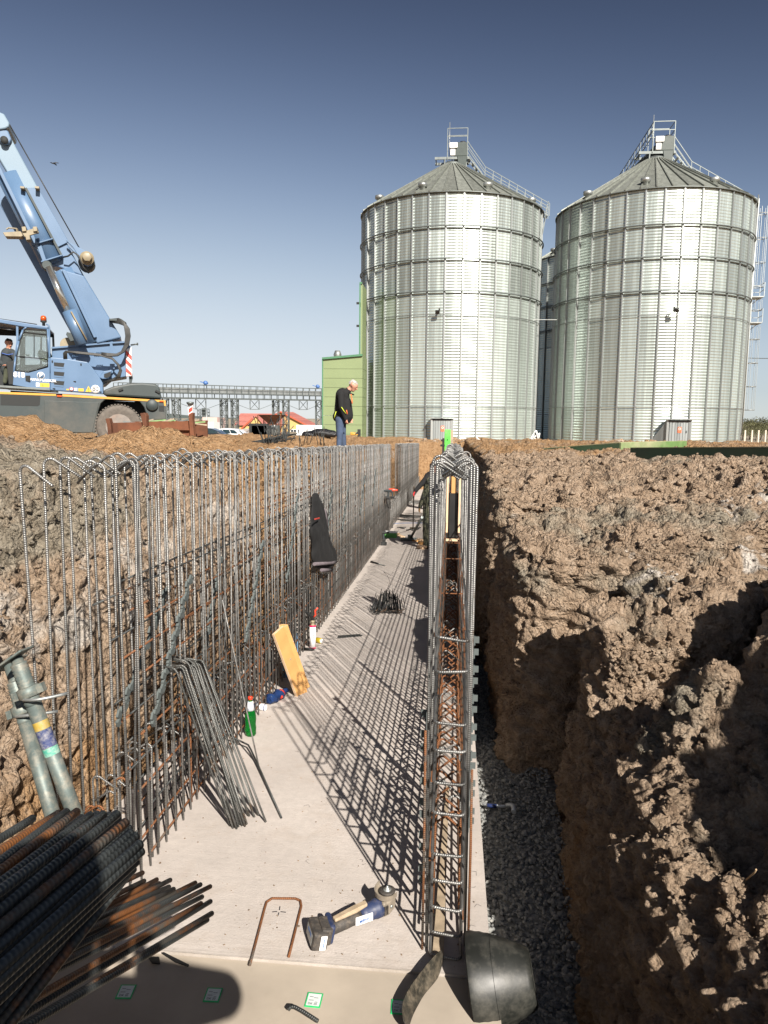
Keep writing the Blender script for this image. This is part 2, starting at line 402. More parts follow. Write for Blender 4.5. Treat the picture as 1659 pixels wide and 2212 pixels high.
# --- right bank: piers left by the digger bucket, terraces and a spoil ridge behind
def plat_r(x, y, lx, lz):
    d = x-lx
    w_ = 1.7+1.5*sstep(y, 4, 6.5); base = lz+(gz(y)+0.02-lz)*sstep(d/w_, 0.03, 1.0)
    base = base+1.08*np.exp(-((x-3.3)/1.1)**2-((y-0.8)/1.6)**2)+0.25*sstep(x, 1.6, 2.6)*(1-sstep(y, 2.6, 3.8))  # unseen spoil heap off to the right, raised to shade the near bank
    ridge = 0.07*np.exp(-((y-9.6)/1.7)**2)*sstep(x, 1.4, 2.6)+0.12*np.exp(-((y-7.0-0.25*x)/0.7)**2)*sstep(x, 2.0, 3.0)
    nearheap = 0.42*np.exp(-((x-1.95)/0.32)**2-((y-3.6)/0.45)**2)+0.40*np.exp(-((x-1.3)/0.17)**2-((y-3.6)/0.22)**2)+0.25*np.exp(-((x-1.6)/0.12)**2-((y-3.0)/0.15)**2)
    rut = -0.42*np.exp(-(((x-1.95)-(y-4.6)*0.75)/0.2)**2)*sstep(y, 3.4, 4.2)*(1-sstep(y, 5.8, 6.8))*sstep(d, 0.1, 0.4)
    hollow = -0.35*np.exp(-((x-2.5)/0.5)**2-((y-8.0)/0.6)**2)-0.22*np.exp(-((x-3.3)/0.4)**2-((y-7.6)/0.5)**2)
    return base+ridge+nearheap+rut+hollow
def zone_r(P, W):
    x, y, z = P[..., 0], P[..., 1], P[..., 2]; Z = np.zeros(P.shape)
    grey = 0.22+0.2*np.exp(-((y-6.5)/1.5)**2)+0.4*fbm(P, 0.8, 3)
    Z[..., 0] = grey*(1-W)+W*(0.15+0.35*sstep(z, 0.7, 1.4)+0.3*fbm(P*np.array([1, 1, .3]), 0.5, 2))
    pale = (0.95*np.exp(-((x-3.1)/0.8)**2-((y-6.6)/1.0)**2)+0.8*np.exp(-((x-2.4)/0.4)**2-((y-5.3)/0.3)**2)+0.55*np.exp(-((x-1.45)/0.3)**2-((y-5.2)/0.5)**2))*(0.6+1.5*fbm(P, 0.12, 2))
    Z[..., 1] = pale*(1-W)+W*0.62*np.exp(-((y-11.2-0.8*(1-z))/0.35)**2)+W*0.7*np.exp(-((x-.72)/0.07)**2-((y-8.3)/0.15)**2)+W*0.5*np.exp(-((x-0.5)/0.06)**2-((y-5.72)/0.1)**2)
    Z[..., 2] = 0.2+0.45*sstep(y, 12, 17)+0.25*W*(1-sstep(z, -0.3, 0.8))+0.2*fbm(P+3, 1.3, 2)
    return Z
ysR = np.concatenate([np.linspace(-4, 1.0, 70)[:-1], ysamp(1.0, 36, 0.0040, 0.0108), np.linspace(5.46, 5.68, 24), np.linspace(4.28, 4.52, 24), np.linspace(4.93, 5.12, 22), np.linspace(8.12, 8.34, 16)]); ysR = np.unique(ysR)
footR = ([-4, 3.2, 4.0, 4.6, 4.95, 5.07, 5.47, 5.58, 5.75, 7.2, 7.4, 8.15, 8.27, 8.4, 10.6, 11.0, 12, 36], [.66, .70, .78, .86, .88, 1.2, 1.25, .58, .49, .46, .80, .92, .48, .41, .40, .58, .5, .5])
lipR = ([-4, 3.8, 4.4, 4.6, 4.97, 5.10, 5.50, 5.64, 5.85, 7.2, 7.45, 8.17, 8.32, 8.5, 10.4, 11.0, 12, 36], [.95, 1.02, 1.10, 1.02, 1.04, 1.36, 1.42, .72, .59, .55, 1.0, 1.12, .60, .52, .50, .75, .7, .65])
lzR = ([-4, 2.0, 3.0, 3.8, 4.3, 4.48, 5.0, 5.5, 6.0, 7.0, 7.6, 8.4, 10.4, 12, 15, 36], [.75, .72, .66, .60, .62, 1.0, 0.98, 1.22, 1.27, 1.3, 1.32, 1.40, 1.52, 1.5, 1.52, 1.2])
bankR, PR, NR = bank(1, ysR, 150, 470, footR, lipR, lzR, plat_r, 'soil_bank_right', 16, zone_r)
# --- left bank behind the long cage
def plat_l(x, y, lx, lz):
    d = lx-x
    base = lz+(gz(y)+0.05-lz)*sstep(d, 0.0, 2.5)
    heap = 0.20*np.exp(-((x+3.7)/0.7)**2-((y-5.6)/1.0)**2)+0.58*np.exp(-((x+7.9)/1.0)**2-((y-12.6)/1.2)**2)+0.5*np.exp(-((x+10.5)/1.5)**2-((y-13)/1.3)**2)+0.32*np.exp(-((x+5.3)/0.9)**2-((y-12.2)/1.0)**2)+0.2*np.exp(-((x+4.3)/.5)**2-((y-13.5)/.8)**2)
    heap = heap+0.10*np.exp(-((x+2.6)/0.8)**2-((y-13)/2.0)**2)+0.22*np.exp(-((x+6.1)/1.0)**2-((y-22)/1.4)**2)+0.2*np.exp(-((x+3.4)/0.9)**2-((y-21)/1.5)**2)
    return base+heap
def zone_l(P, W):
    x, y, z = P[..., 0], P[..., 1], P[..., 2]; Z = np.zeros(P.shape)
    Z[..., 0] = (0.6*(1-sstep(y, 5.0, 7.0))*sstep(z, 1.2, 1.55)+0.05+0.2*fbm(P, 0.8, 2))
    Z[..., 1] = W*0.42*sstep(z, 0.6, 0.95)*(1-sstep(z, 1.25, 1.6))*sstep(y, 2, 4)+W*0.75*np.exp(-((y-11.5)/1.1)**2)*sstep(z, 0.2, 0.5)+0.15*fbm(P+5, 0.5, 2)
    Z[..., 2] = 0.25+0.75*sstep(y, 7.0, 9.5)+0.35*W*(1-sstep(z, 0.1, 0.7))
    return Z
ysL = np.concatenate([np.linspace(-4, 1.5, 60)[:-1], ysamp(1.5, 37, 0.005, 0.015)])
footL = ([0, 3, 5, 8, 12, 18.5, 22, 36], [-2.28, -2.25, -2.2, -2.15, -2.12, -2.1, -2.1, -2.1])
lipL = ([0, 3, 4.5, 6, 8, 10, 14, 18, 22, 36], [-2.95, -2.9, -2.8, -2.75, -2.6, -2.5, -2.4, -2.4, -2.4, -2.4])
lzL = ([0, 3, 5, 7, 9, 12, 16, 22, 36], [1.9, 1.88, 1.84, 1.72, 1.66, 1.58, 1.46, 1.35, 1.1])
bankL, PL, NL = bank(-1, ysL, 130, 190, footL, lipL, lzL, plat_l, 'soil_bank_left', -26, zone_l)
# --- soil closing the far end of the trench
def far_end():
    xs = np.linspace(-4, 3, 120); vs = np.linspace(0, 1, 60)
    P = np.zeros((60, 120, 3)); P[..., 0] = xs; t = vs[:, None]
    P[..., 1] = 34.6+2.2*t**1.5; P[..., 2] = -1.6+(1.25+1.6)*(1-(1-t)**1.6)
    N = np.zeros_like(P); N[..., 1] = -1
    D = 0.25*fbm(P, 1.2, 4)+0.1*fbm(P, 0.3, 3)
    P = P+N*D[..., None]; o = fast_mesh('soil_bank_far_end', P.reshape(-1, 3), grid_faces(60, 120)[:, ::-1], 'soil')
    Z = np.zeros(P.shape); Z[..., 2] = 0.9; add_zone(o, Z)
far_end()
# --- wide ground sheet to the horizon
def ground():
    def ax(a, b, n): t = np.linspace(-1, 1, n); return np.sign(t)*np.abs(t)**2.2*(b-a)/2+(a+b)/2
    xs = np.unique(np.concatenate([np.linspace(-60, 60, 260), -60-np.geomspace(1, 1500, 40), 60+np.geomspace(1, 1500, 40)]))
    ys = np.unique(np.concatenate([np.linspace(-20, 32, 60), np.linspace(32, 110, 260), 110+np.geomspace(1, 2400, 50), -20-np.geomspace(1, 300, 12)]))
    X, Y = np.meshgrid(xs, ys); Z = gz(Y)-0.004*np.maximum(Y-400, 0)*0
    P = np.stack([X, Y, Z], 2)
    near = np.exp(-((Y-45)/38)**2)
    Z = Z+near*(0.10*fbm(P, 6.0, 3)+0.07*fbm(P, 1.5, 3))
    # low rubble in front of the silos and the yard
    Z = Z+0.30*np.exp(-((Y-52)/3.5)**2)*np.clip(fbm(P, 3.0, 3)+0.35, 0, 1)*(np.abs(X+4) < 60)
    inside = (X > -25.2) & (X < 15.2) & (Y < 35.6) & (Y > -7.5)
    Z = np.where(inside, -3.0, Z); P[..., 2] = Z
    o = fast_mesh('ground', P.reshape(-1, 3), grid_faces(len(ys), len(xs)), 'soil')
    C = np.zeros(P.shape); C[..., 2] = 0.9*(1-sstep(Y, 60, 90)); C[..., 0] = 0.2+0.5*sstep(Y, 60, 90); C[..., 1] = 0.12
    add_zone(o, C)
ground()
# ------------------------------------------------------------------ loose clods on both banks (nobody could count them)
def ico(n=1):
    bm = bmesh.new(); bmesh.ops.create_icosphere(bm, subdivisions=n, radius=1.0)
    v = np.array([p.co[:] for p in bm.verts]); f = np.array([[q.index for q in fc.verts] for fc in bm.faces]); bm.free(); return v, f
I1 = ico(1); I2 = ico(2)
def clods(name, pts, sizes, mat, zone=None, base=I1, flat=0.75, smooth=False, kind='stuff'):
    v, f = base; K = len(pts); nv = len(v)
    A = RNG.normal(size=(K, 3, 3)); Q, _ = np.linalg.qr(A)
    sc = RNG.uniform(0.6, 1.3, size=(K, 1, 3))
    V = np.broadcast_to(v, (K, nv, 3))*sc*(1+RNG.uniform(-0.28, 0.28, size=(K, nv, 1)))
    V = np.einsum('kij,knj->kni', Q, V)*sizes[:, None, None]*np.array([1, 1, flat])+pts[:, None, :]
    Fq = (f[None]+np.arange(K)[:, None, None]*nv).reshape(-1, 3)
    o = fast_mesh(name, V.reshape(-1, 3), Fq, mat, smooth=smooth, kind=kind)
    if zone is not None: add_zone(o, np.repeat(zone, nv, axis=0))
    return o
def scatter(P2, N, zonef, W=None, count=6000, ymax=15, smin=0.006, smax=0.05, xcap=9, name='loose_soil_clods', wall0=0):
    ny, nx = P2.shape[:2]; j = RNG.integers(0, ny, count*6); i = RNG.integers(wall0, nx, count*6)
    p = P2[j, i]; keep = (p[:, 1] < ymax) & (np.abs(p[:, 0]) < xcap) & (N[j, i, 2] > 0.25)
    dens = np.clip(0.45+0.9*fbm(p, 0.9, 2), 0.05, 1); keep &= RNG.random(len(p)) < dens
    p = p[keep][:count]; nn = N[j, i][keep][:count]
    dist = np.maximum(p[:, 1], 1.5)
    s = np.minimum(np.clip(0.0045*dist, 0.014, smax), (0.003+0.0013*dist)*RNG.pareto(2.6, len(p))+0.004)
    Wz = np.zeros(len(p)); Z = zonef(p, Wz)
    Z[:, 1] += 0.18*RNG.random(len(p))
    big = s > 0.016; clods(name, (p+nn*s[:, None]*0.15)[~big], s[~big], 'soil', Z[~big]); clods(name+'_large', (p+nn*s[:, None]*0.1)[big], s[big], 'soil', Z[big], base=I2, smooth=True)
scatter(PR, NR, zone_r, count=48000, name='loose_soil_clods_right', wall0=120, xcap=9)
scatter(PL, NL, zone_l, count=16000, name='loose_soil_clods_left', wall0=60, xcap=16, ymax=17)
# far rubble on the yard
def far_clods():
    K = 3500; x = RNG.uniform(-26, 34, K); y = RNG.choice([RNG.uniform(34, 58, K)][0], K)
    z = gz(y)+0.05*RNG.random(K); s = RNG.uniform(0.04, 0.10, K)*(1+1.5*(RNG.random(K) > 0.93))
    Z = np.zeros((K, 3)); Z[:, 2] = 0.5; Z[:, 1] = 0.5*RNG.random(K); Z[:, 0] = 0.3
    clods('yard_rubble', np.stack([x, y, z], 1), s, 'soil', Z)
far_clods()
# ------------------------------------------------------------------ slab, step and gravel
def concrete_mat():
    m, nt, b = mk('slab_concrete')
    n1 = noise(nt, 1.3, 7, 0.6); n2 = noise(nt, 22, 6, 0.7)
    tc = nt.nodes.new('ShaderNodeTexCoord'); mp = nt.nodes.new('ShaderNodeMapping'); mp.inputs['Scale'].default_value = (1.5, 26, 1); nt.links.new(tc.outputs['Object'], mp.inputs[0])
    n3 = noise(nt, 1.0, 6, 0.65, vec=mp.outputs[0])
    c = ramp(nt, n1, [(0.3, (0.385, 0.345, 0.315)), (0.7, (0.51, 0.46, 0.42))])
    c = mixc(nt, ramp(nt, n2, [(0.35, (0.35,)*3), (0.6, (0,)*3)]), c, (0.33, 0.30, 0.275))
    n5 = noise(nt, 4.5, 6, 0.7, dist=0.4); c = mixc(nt, ramp(nt, n5, [(0.52, (0,)*3), (0.72, (0.45,)*3)]), c, (0.36, 0.30, 0.25))
    n6 = noise(nt, 60, 3, 0.6); c = mixc(nt, ramp(nt, n6, [(0.66, (0,)*3), (0.74, (0.6,)*3)]), c, (0.25, 0.22, 0.19))
    # damp, trowelled wear close to the step
    sp = nt.nodes.new('ShaderNodeSeparateXYZ'); nt.links.new(tc.outputs['Object'], sp.inputs[0])
    edge = ramp(nt, mth(nt, 'ADD', mth(nt, 'MULTIPLY', mth(nt, 'SUBTRACT', 3.35, sp.outputs[1]), 1.6), mth(nt, 'MULTIPLY_ADD', n1, 1.2, -0.75)), [(0.35, (0,)*3), (0.8, (1,)*3)])
    wear = mixc(nt, 1.0, edge, ramp(nt, n3, [(0.42, (0,)*3), (0.68, (0.8,)*3)]), 'MULTIPLY')
    c = mixc(nt, wear, c, (0.20, 0.175, 0.14))
    nt.links.new(c, b.inputs['Base Color']); b.inputs['Roughness'].default_value = 0.85
    h = mth(nt, 'ADD', mth(nt, 'MULTIPLY', n3, 0.55), mth(nt, 'MULTIPLY', noise(nt, 90, 5, 0.7), 0.8))
    bump(nt, b, h, 0.55, 0.006)
    return m
M['slab'] = concrete_mat()
M['step'] = simple('smooth_step_concrete', (0.36, 0.31, 0.25), 0.85, var=0.15, scale=3, bmp=0.4, bdist=0.002, dirt=(0.22, 0.18, 0.14), dirtamt=0.35)
def slab_piece(name, x0, x1, y0, y1, dz0, dz1, mat, n=40):
    mb = MB()
    ys = np.linspace(y0, y1, n)
    for a, b_ in zip(ys[:-1], ys[1:]):
        pass
    # one prism following the fall
    p = [(x0, y0, zs(y0)+dz1), (x1, y0, zs(y0)+dz1), (x1, y1, zs(y1)+dz1), (x0, y1, zs(y1)+dz1)]
    mb.prism([(q[0], q[1], q[2]-(dz1-dz0)) for q in p][::-1], (0, 0, dz1-dz0))
    o = part(name, mb, mat, kind='structure'); return o
slab = slab_piece('slab', -2.05, 0.215, 2.905, 35.5, -0.34, 0.0, 'slab')
step = slab_piece('concrete_step', -2.05, 0.24, 2.22, 2.902, -0.34, -0.012, 'step')
def gravel_mat():
    m, nt, b = mk('gravel_stone'); n = noise(nt, 25, 3); n2 = noise(nt, 70, 3)
    c = ramp(nt, n, [(0.3, (0.10, 0.105, 0.105)), (0.55, (0.22, 0.225, 0.215)), (0.75, (0.36, 0.345, 0.31))]); nt.links.new(c, b.inputs['Base Color']); b.inputs['Roughness'].default_value = 0.85
    bump(nt, b, n2, 0.3, 0.004); return m
M['gravel'] = gravel_mat()
def gravel():
    K = 15000; y = 1.5+11.5*RNG.random(K)**1.7; wdt = np.minimum(np.interp(y, footR[0], footR[1]), 0.66)
    x = 0.2+(wdt+0.12-0.2)*RNG.random(K); s = RNG.uniform(0.007, 0.017, K)*(1+0.5*(RNG.random(K) > 0.95))
    z = zs(y)+GRAV+RNG.uniform(-0.012, 0.018, K)+0.05*sstep(x, 0.5, 0.8)
    clods('gravel', np.stack([x, y, z], 1), s, 'gravel', flat=0.7)
    yy = np.linspace(0.5, 36, 200); xx = np.linspace(0.1, 1.3, 12); X, Y = np.meshgrid(xx, yy)
    P = np.stack([X, Y, zs(Y)+GRAV-0.01], 2); fast_mesh('gravel_bed', P.reshape(-1, 3), grid_faces(200, 12), 'gravel')
    P = P.copy(); P[..., 0] = np.linspace(-2.9, -2.0, 12)[None]; fast_mesh('trench_bottom_left', P.reshape(-1, 3), grid_faces(200, 12), 'soil')
    add = bpy.data.objects['trench_bottom_left']; Zc = np.zeros(P.shape); add_zone(add, Zc)
gravel()
# ground the photographer stands on: rough blinding in front of the step
mb = MB(); mb.box((-0.9, 1.3, -0.55), (4.2, 1.8, 0.5)); o = part('blinding', mb, 'step', kind='structure')
# ------------------------------------------------------------------ reinforcement cages
def hook_path(H, dirx, r=0.032, tail=0.13, drop=38, yj=0.0):
    """upright bar bent over the top: arc, then a tail that falls across the cage"""
    p = [(0, 0, 0), (0, 0, H*0.5), (0, 0, H-r)]
    p += [tuple(q) for q in arc((dirx*r, 0, H-r), r, math.pi, math.pi-math.radians(180-drop-0) if False else math.radians(drop), 7, (dirx, 0, 0), (0, 0, 1))][1:]
    e = np.array(p[-1]); a = math.radians(drop); t = np.array((dirx*math.cos(math.pi/2-a), 0, -math.sin(math.pi/2-a)))
    t = np.array((dirx*math.sin(a), yj, -math.cos(a)))
    p.append(tuple(e+t*tail)); return p
def hook_mesh(name, H, dirx, R, mat, n=8, tail=0.13, drop=55, yj=0.0, r=0.03):
    mb = MB(); mb.tube(hook_path(H, dirx, r, tail, drop, yj), R, n); me = mb.mesh(name); setm(me, mat); return me
def row(cage, name, meshes, x, ys, rz=0.0, lean=0.006, zj=0.006, zoff=0.0, skip=()):
    for k, y in enumerate(ys):
        if k in skip: continue
        me = meshes[RNG.integers(len(meshes))]
        inst(name, me, cage, (x+RNG.normal()*0.003, y+RNG.normal()*0.006, zs(y)+zoff+RNG.normal()*zj),
             (RNG.normal()*lean, RNG.normal()*lean*0.5, RNG.normal()*0.12))
HW = 2.20; R14 = 0.0062
def longbar(cage, x, y0, y1, zrel, R, mat, name='horizontal_bar', sag=0.004):
    n = max(4, int((y1-y0)/0.6)); mb = MB(); ph = RNG.random()*6
    pts = [(x+0.002*math.sin(ph+k*1.3), y0+(y1-y0)*k/n, zs(y0+(y1-y0)*k/n)+zrel+sag*math.sin(ph+k*0.9)) for k in range(n+1)]
    mb.tube(pts, R, 6); return part(name, mb, mat, cage)
def spacer(cage, ax, plane, label=None, n=10, wd=0.047, side=-1):
    """zig-zag spacer ribbon: square tabs stepping left and right of a thin spine"""
    (a, b) = ax; a = np.array(a); b = np.array(b); mb = MB()
    d = (b-a)/n; L = np.linalg.norm(d); dn = d/L; xo = np.array([1., 0, 0])
    sd_ = np.cross(dn, xo)
    for k in range(n):
        c = a+d*(k+0.5); s_ = sd_*wd*0.32*(1 if k % 2 else -1)
        R = np.stack([xo, sd_, dn], 1)
        tilt = Matrix.Rotation(0.18*(1 if k % 2 else -1), 3, 'X')
        mb.box(c+s_, (0.012, wd*1.0, L*0.62), R@np.array(tilt))
        mb.box(c-s_*0.4+dn*L*0.5, (0.016, wd*0.75, L*0.4), R@np.array(tilt).T)
        mb.box(c-dn*L*0.3+s_*1.4, (0.02, wd*0.28, L*0.18), R)
    return part('spacer_strip', mb, 'spacer', cage)
M['spacer'] = simple('grey_fibre_spacer', (0.085, 0.10, 0.098), 0.8, var=0.15, scale=20, bmp=0.2)
# ---- long left cage
XF, XB = -1.575, -1.755
cageL = thing('reinforcement_cage', 'long cage of hooked bars along the left edge of the slab, nearest the camera', 'rebar cage', (-1.66, 3.0, zs(3.0)), 'wall reinforcement cages')
ysF = np.arange(3.16, 18.45, 0.122); ysB = np.arange(2.84, 18.45, 0.122)
vF = [hook_mesh('vertical_bar', HW+j, -1, R14, 'bar', tail=t, drop=dr, yj=yj) for j, t, dr, yj in ((0, .13, 55, 0.1), (.008, .12, 58, -0.15), (-.01, .135, 50, 0.25), (0.0, .125, 52, 0.0))]
vB = [hook_mesh('vertical_bar', HW+j, 1, R14, 'bar', tail=t, drop=dr, yj=yj) for j, t, dr, yj in ((0, .13, 55, 0.05), (.008, .12, 52, -0.2), (-.01, .135, 58, -0.05), (0.0, .125, 50, 0.2))]
vFd = [hook_mesh('vertical_bar', HW, -1, R14, 'bar', n=6, tail=.13, drop=55)]; vBd = [hook_mesh('vertical_bar', HW, 1, R14, 'bar', n=6, tail=.13, drop=55)]
row(cageL, 'vertical_bar', vF, XF, ysF[ysF < 9], lean=0.010, zj=0.008); row(cageL, 'vertical_bar', vFd, XF, ysF[ysF >= 9])
row(cageL, 'vertical_bar', vB, XB, ysB[(ysB < 9) & (ysB > 2.9)], lean=0.012, zj=0.008); row(cageL, 'vertical_bar', vBd, XB, ysB[ysB >= 9])
# a few bars that stand askew at the near end
inst('vertical_bar', vB[0], cageL, (XB, 2.90, zs(2.9)-0.02), (0.028, 0.0, -0.2))
for (y, x, rx, ry, rz) in ((3.62, -1.60, 0.055, -0.01, 0.3), (3.42, -1.62, -0.045, 0.015, -0.3), (4.9, -1.60, 0.05, 0.0, 0.2), (5.3, -1.66, -0.06, 0.01, 0.1), (3.95, -1.7, 0.035, 0.01, 0.0)):
    inst('vertical_bar', vF[0], cageL, (x, y, zs(y)-0.01), (rx, ry, rz))
sF = [hook_mesh('starter_bar', 0.60+j, -1, 0.0056, mt, n=6, tail=.1, drop=55, r=0.025) for j, mt in ((0, 'bar'), (.04, 'bar'), (-.03, 'bar_rust'), (0.02, 'bar_dark'))]
sB = [hook_mesh('starter_bar', 0.60+j, 1, 0.0056, mt, n=6, tail=.1, drop=55, r=0.025) for j, mt in ((0, 'bar'), (.04, 'bar_dark'), (-.03, 'bar_rust'), (0.02, 'bar'))]
yst = np.arange(3.1, 18.4, 0.125)
row(cageL, 'starter_bar', sF, XF-0.026, yst, zj=0.03, lean=0.02); row(cageL, 'starter_bar', sB, XB+0.026, yst+0.03, zj=0.03, lean=0.02)
zr = [0.07, 0.2, 0.34, 0.48, 0.62, 0.77, 0.92, 1.07, 1.22, 1.37, 1.54]
for i, z in enumerate(zr):
    longbar(cageL, XF-0.013, [3.55, 3.25, 3.6, 3.45, 3.3, 3.5, 3.38, 3.55, 3.3, 3.6, 3.05][i], 18.42, z+RNG.normal()*0.008, 0.0060, ['bar_rust', 'bar_rust', 'bar_dark', 'bar_rust', 'bar_dark', 'bar_rust', 'bar_dark', 'bar_rust', 'bar_rust', 'bar_rust', 'bar_dark'][i])
    longbar(cageL, XB+0.013, 3.5+0.3*RNG.random(), 18.42, z+RNG.normal()*0.02, 0.0060, 'bar_rust' if i % 2 else 'bar_dark')
for i, z in enumerate((1.66, 1.74)):
    longbar(cageL, XF-0.013, 6.15+0.2*i, 18.42, z, 0.006, 'bar_rust'); longbar(cageL, XB+0.013, 6.4, 18.42, z, 0.006, 'bar_rust')
XS = XF+0.014
for (t, b_, n) in (((413, 1240), (330, 1562), 16), ((569, 1165), (531, 1385), 15), ((644, 1064), (620, 1255), 14), ((718, 1046), (707, 1160), 14), ((755, 1034), (740, 1142), 12), ((789, 1025), (778, 1108), 12), ((812, 1010), (805, 1090), 12)):
    spacer(cageL, (at_x(*t, XS), at_x(*b_, XS)), XS, n=n)
for (t, b_, n) in (((366, 1260), (255, 1560), 14), ((478, 1200), (440, 1420), 14)):
    spacer(cageL, (at_x(*t, XB+0.04), at_x(*b_, XB+0.04)), XS, n=n)
# ---- farther length of the same wall
cageF = thing('reinforcement_cage', 'farther length of hooked wall bars beyond the gap, past the long left cage', 'rebar cage', (-1.66, 22.0, zs(22)), 'wall reinforcement cages')
row(cageF, 'vertical_bar', vFd, XF, np.arange(22.3, 33.6, 0.122), zj=0.004); row(cageF, 'vertical_bar', vBd, XB, np.arange(22.3, 33.6, 0.122), zj=0.004)
row(cageF, 'starter_bar', sF[:2], XF-0.0, np.arange(18.6, 34.6, 0.125), zj=0.02); row(cageF, 'starter_bar', sB[:1], XB+0.0, np.arange(18.6, 34.6, 0.125), zj=0.02)
for z in (0.1, 0.3, 0.5): longbar(cageF, XF-0.013, 18.6, 34.5, z, 0.006, 'bar_rust')
# ---- right cage, seen end-on
XL, XR = -0.078, 0.100; Y0 = 3.06
cageR = thing('reinforcement_cage', 'narrow cage on the right edge of the slab, seen end-on with crossing top hooks', 'rebar cage', (0.01, 3.0, zs(3.0)), 'wall reinforcement cages')
hL = [hook_mesh('vertical_bar', 2.205+j, 1, R14, 'bar', tail=t, drop=dr, yj=yj) for j, t, dr, yj in ((0, .115, 56, 0.05), (.012, .11, 54, -0.1), (-.012, .12, 58, 0.1))]
hR = [hook_mesh('vertical_bar', 2.205+j, -1, R14, 'bar', tail=t, drop=dr, yj=yj) for j, t, dr, yj in ((0, .115, 56, 0.05), (.012, .11, 54, 0.15), (-.012, .12, 58, -0.1))]
ysr = Y0+np.arange(123)*0.15
for k, y in enumerate(ysr):
    wv = 0.02*math.sin(k*0.9)*math.sin(k*0.37)+0.012*RNG.normal()
    inst('vertical_bar', hL[k % 3], cageR, (XL+RNG.normal()*0.002, y, zs(y)+wv), (RNG.normal()*0.005, 0.004*RNG.normal(), RNG.normal()*0.1))
    inst('vertical_bar', hR[(k+1) % 3], cageR, (XR+RNG.normal()*0.002, y+0.03, zs(y)+wv*0.8), (RNG.normal()*0.005, 0.004*RNG.normal(), RNG.normal()*0.1))
inst('vertical_bar', hL[0], cageR, (XL-0.004, 3.55, zs(3.5)-0.02), (0.0, -0.012, -0.25))
sL = [hook_mesh('starter_bar', 0.52+j, 1, 0.0062, mt, n=8, tail=.12, drop=50, r=0.028) for j, mt in ((0, 'bar_rust'), (.01, 'bar_rust'), (-.01, 'bar_rust'), (0.01, 'bar'))]
sR = [hook_mesh('starter_bar', 0.52+j, -1, 0.0062, mt, n=8, tail=.12, drop=50, r=0.028) for j, mt in ((0, 'bar_rust'), (.01, 'bar_rust'), (-.01, 'bar_rust'), (0.01, 'bar'))]
row(cageR, 'starter_bar', sL, XL+0.024, 3.32+np.arange(122)*0.15, zj=0.006, lean=0.012)
row(cageR, 'starter_bar', sR, XR-0.024, 3.34+np.arange(122)*0.15, zj=0.006, lean=0.012)
for i, z in enumerate([0.06+0.165*q for q in range(9)]):
    ys0 = [3.12, 3.3, 3.1, 3.4, 3.2, 3.5, 3.35, 3.6, 3.3, 3.8][i]
    longbar(cageR, XL+0.013, ys0, 21.4, z+0.02, 0.006, 'bar_rust' if i % 3 else 'bar_dark')
    longbar(cageR, XR-0.013, ys0+0.05, 21.4, z+0.015, 0.006, 'bar_rust' if (i+1) % 3 else 'bar_dark')
# extra rusty uprights tied against the near end
for x, dz, nm in ((XL-0.014, 0.95, 0), (XR+0.014, 0.78, 1)):
    mb = MB(); mb.tube([(x, 3.05, zs(3.05)-0.0), (x, 3.055, 0.4), (x-0.003, 3.05, dz)], 0.0058, 8); part('upright_bar', mb, 'bar_rust', cageR)
# U-shaped closing bars stacked up the end
for i, (zz, tilt) in enumerate(((-0.065, .012), (0.035, .012), (0.165, 0.012), (0.285, .008), (0.415, .004), (0.60, .006), (0.745, .004), (0.885, .002), (1.015, .006), (1.235, -.006), (1.39, .012))):
    r = 0.026; xl, xr = XL+0.022, XR-0.018; yf = 2.985+0.012*(i % 2); mb = MB()
    pts = [(xl, yf+0.62, zz+0.005)]+[(xl, yf+r+0.05, zz)]+[tuple(q) for q in arc((xl+r, yf+r, zz), r, math.pi, 1.5*math.pi, 5, (1, 0, 0), (0, 1, 0))]
    pts += [(q[0], q[1], zz-tilt) for q in arc((xr-r, yf+r, zz), r, 1.5*math.pi, 2*math.pi, 5, (1, 0, 0), (0, 1, 0))]+[(xr, yf+r+0.05, zz-tilt), (xr, yf+0.62, zz)]
    mb.tube(pts, 0.0066, 10); part('closing_bar', mb, 'bar', cageR)
# thin rusty cross links farther in
for (px, py, y) in ((985, 1173, 7.6), (980, 1207, 6.4), (978, 1282, 5.0), (985, 1100, 9.5), (985, 1062, 11)):
    z = at_y(px, py, y)[2]; mb = MB(); mb.tube([(XL-0.012, y, z+0.004), (XL+0.02, y-0.004, z), (XR-0.02, y-0.004, z), (XR+0.012, y, z-0.006)], 0.0042, 6); part('cross_link', mb, 'bar_rust', cageR)
# spacer ribbons on the outside faces
def side_tabs(x, y, z0, z1, sgn, n):
    mb = MB()
    for k in range(n):
        z = z0+(z1-z0)*(k+0.5)/n; h = (z1-z0)/n
        mb.box((x+sgn*0.012, y+0.012*(-1)**k, z), (0.008, 0.03, h*0.55)); mb.box((x+sgn*0.022, y+0.02*(-1)**k, z+h*0.1), (0.026, 0.008, h*0.42))
    mb.box((x+sgn*0.006, y, (z0+z1)/2), (0.006, 0.034, z1-z0)); return part('spacer_strip', mb, 'spacer', cageR)
side_tabs(XL-0.012, 3.30, 0.02, 0.95, -1, 11); side_tabs(XL-0.012, 4.4, 0.0, 1.3, -1, 14)
side_tabs(XR+0.012, 3.55, 0.20, 1.25, 1, 14); side_tabs(XR+0.012, 5.2, 0.2, 1.5, 1, 16)
side_tabs(XR+0.012, 8.0, 0.0, 1.2, 1, 14)
# timber sill strip lying in the cage foot
M['oldwood'] = simple('weathered_timber', (0.33, 0.26, 0.18), 0.8, var=0.35, scale=14, bmp=0.3)
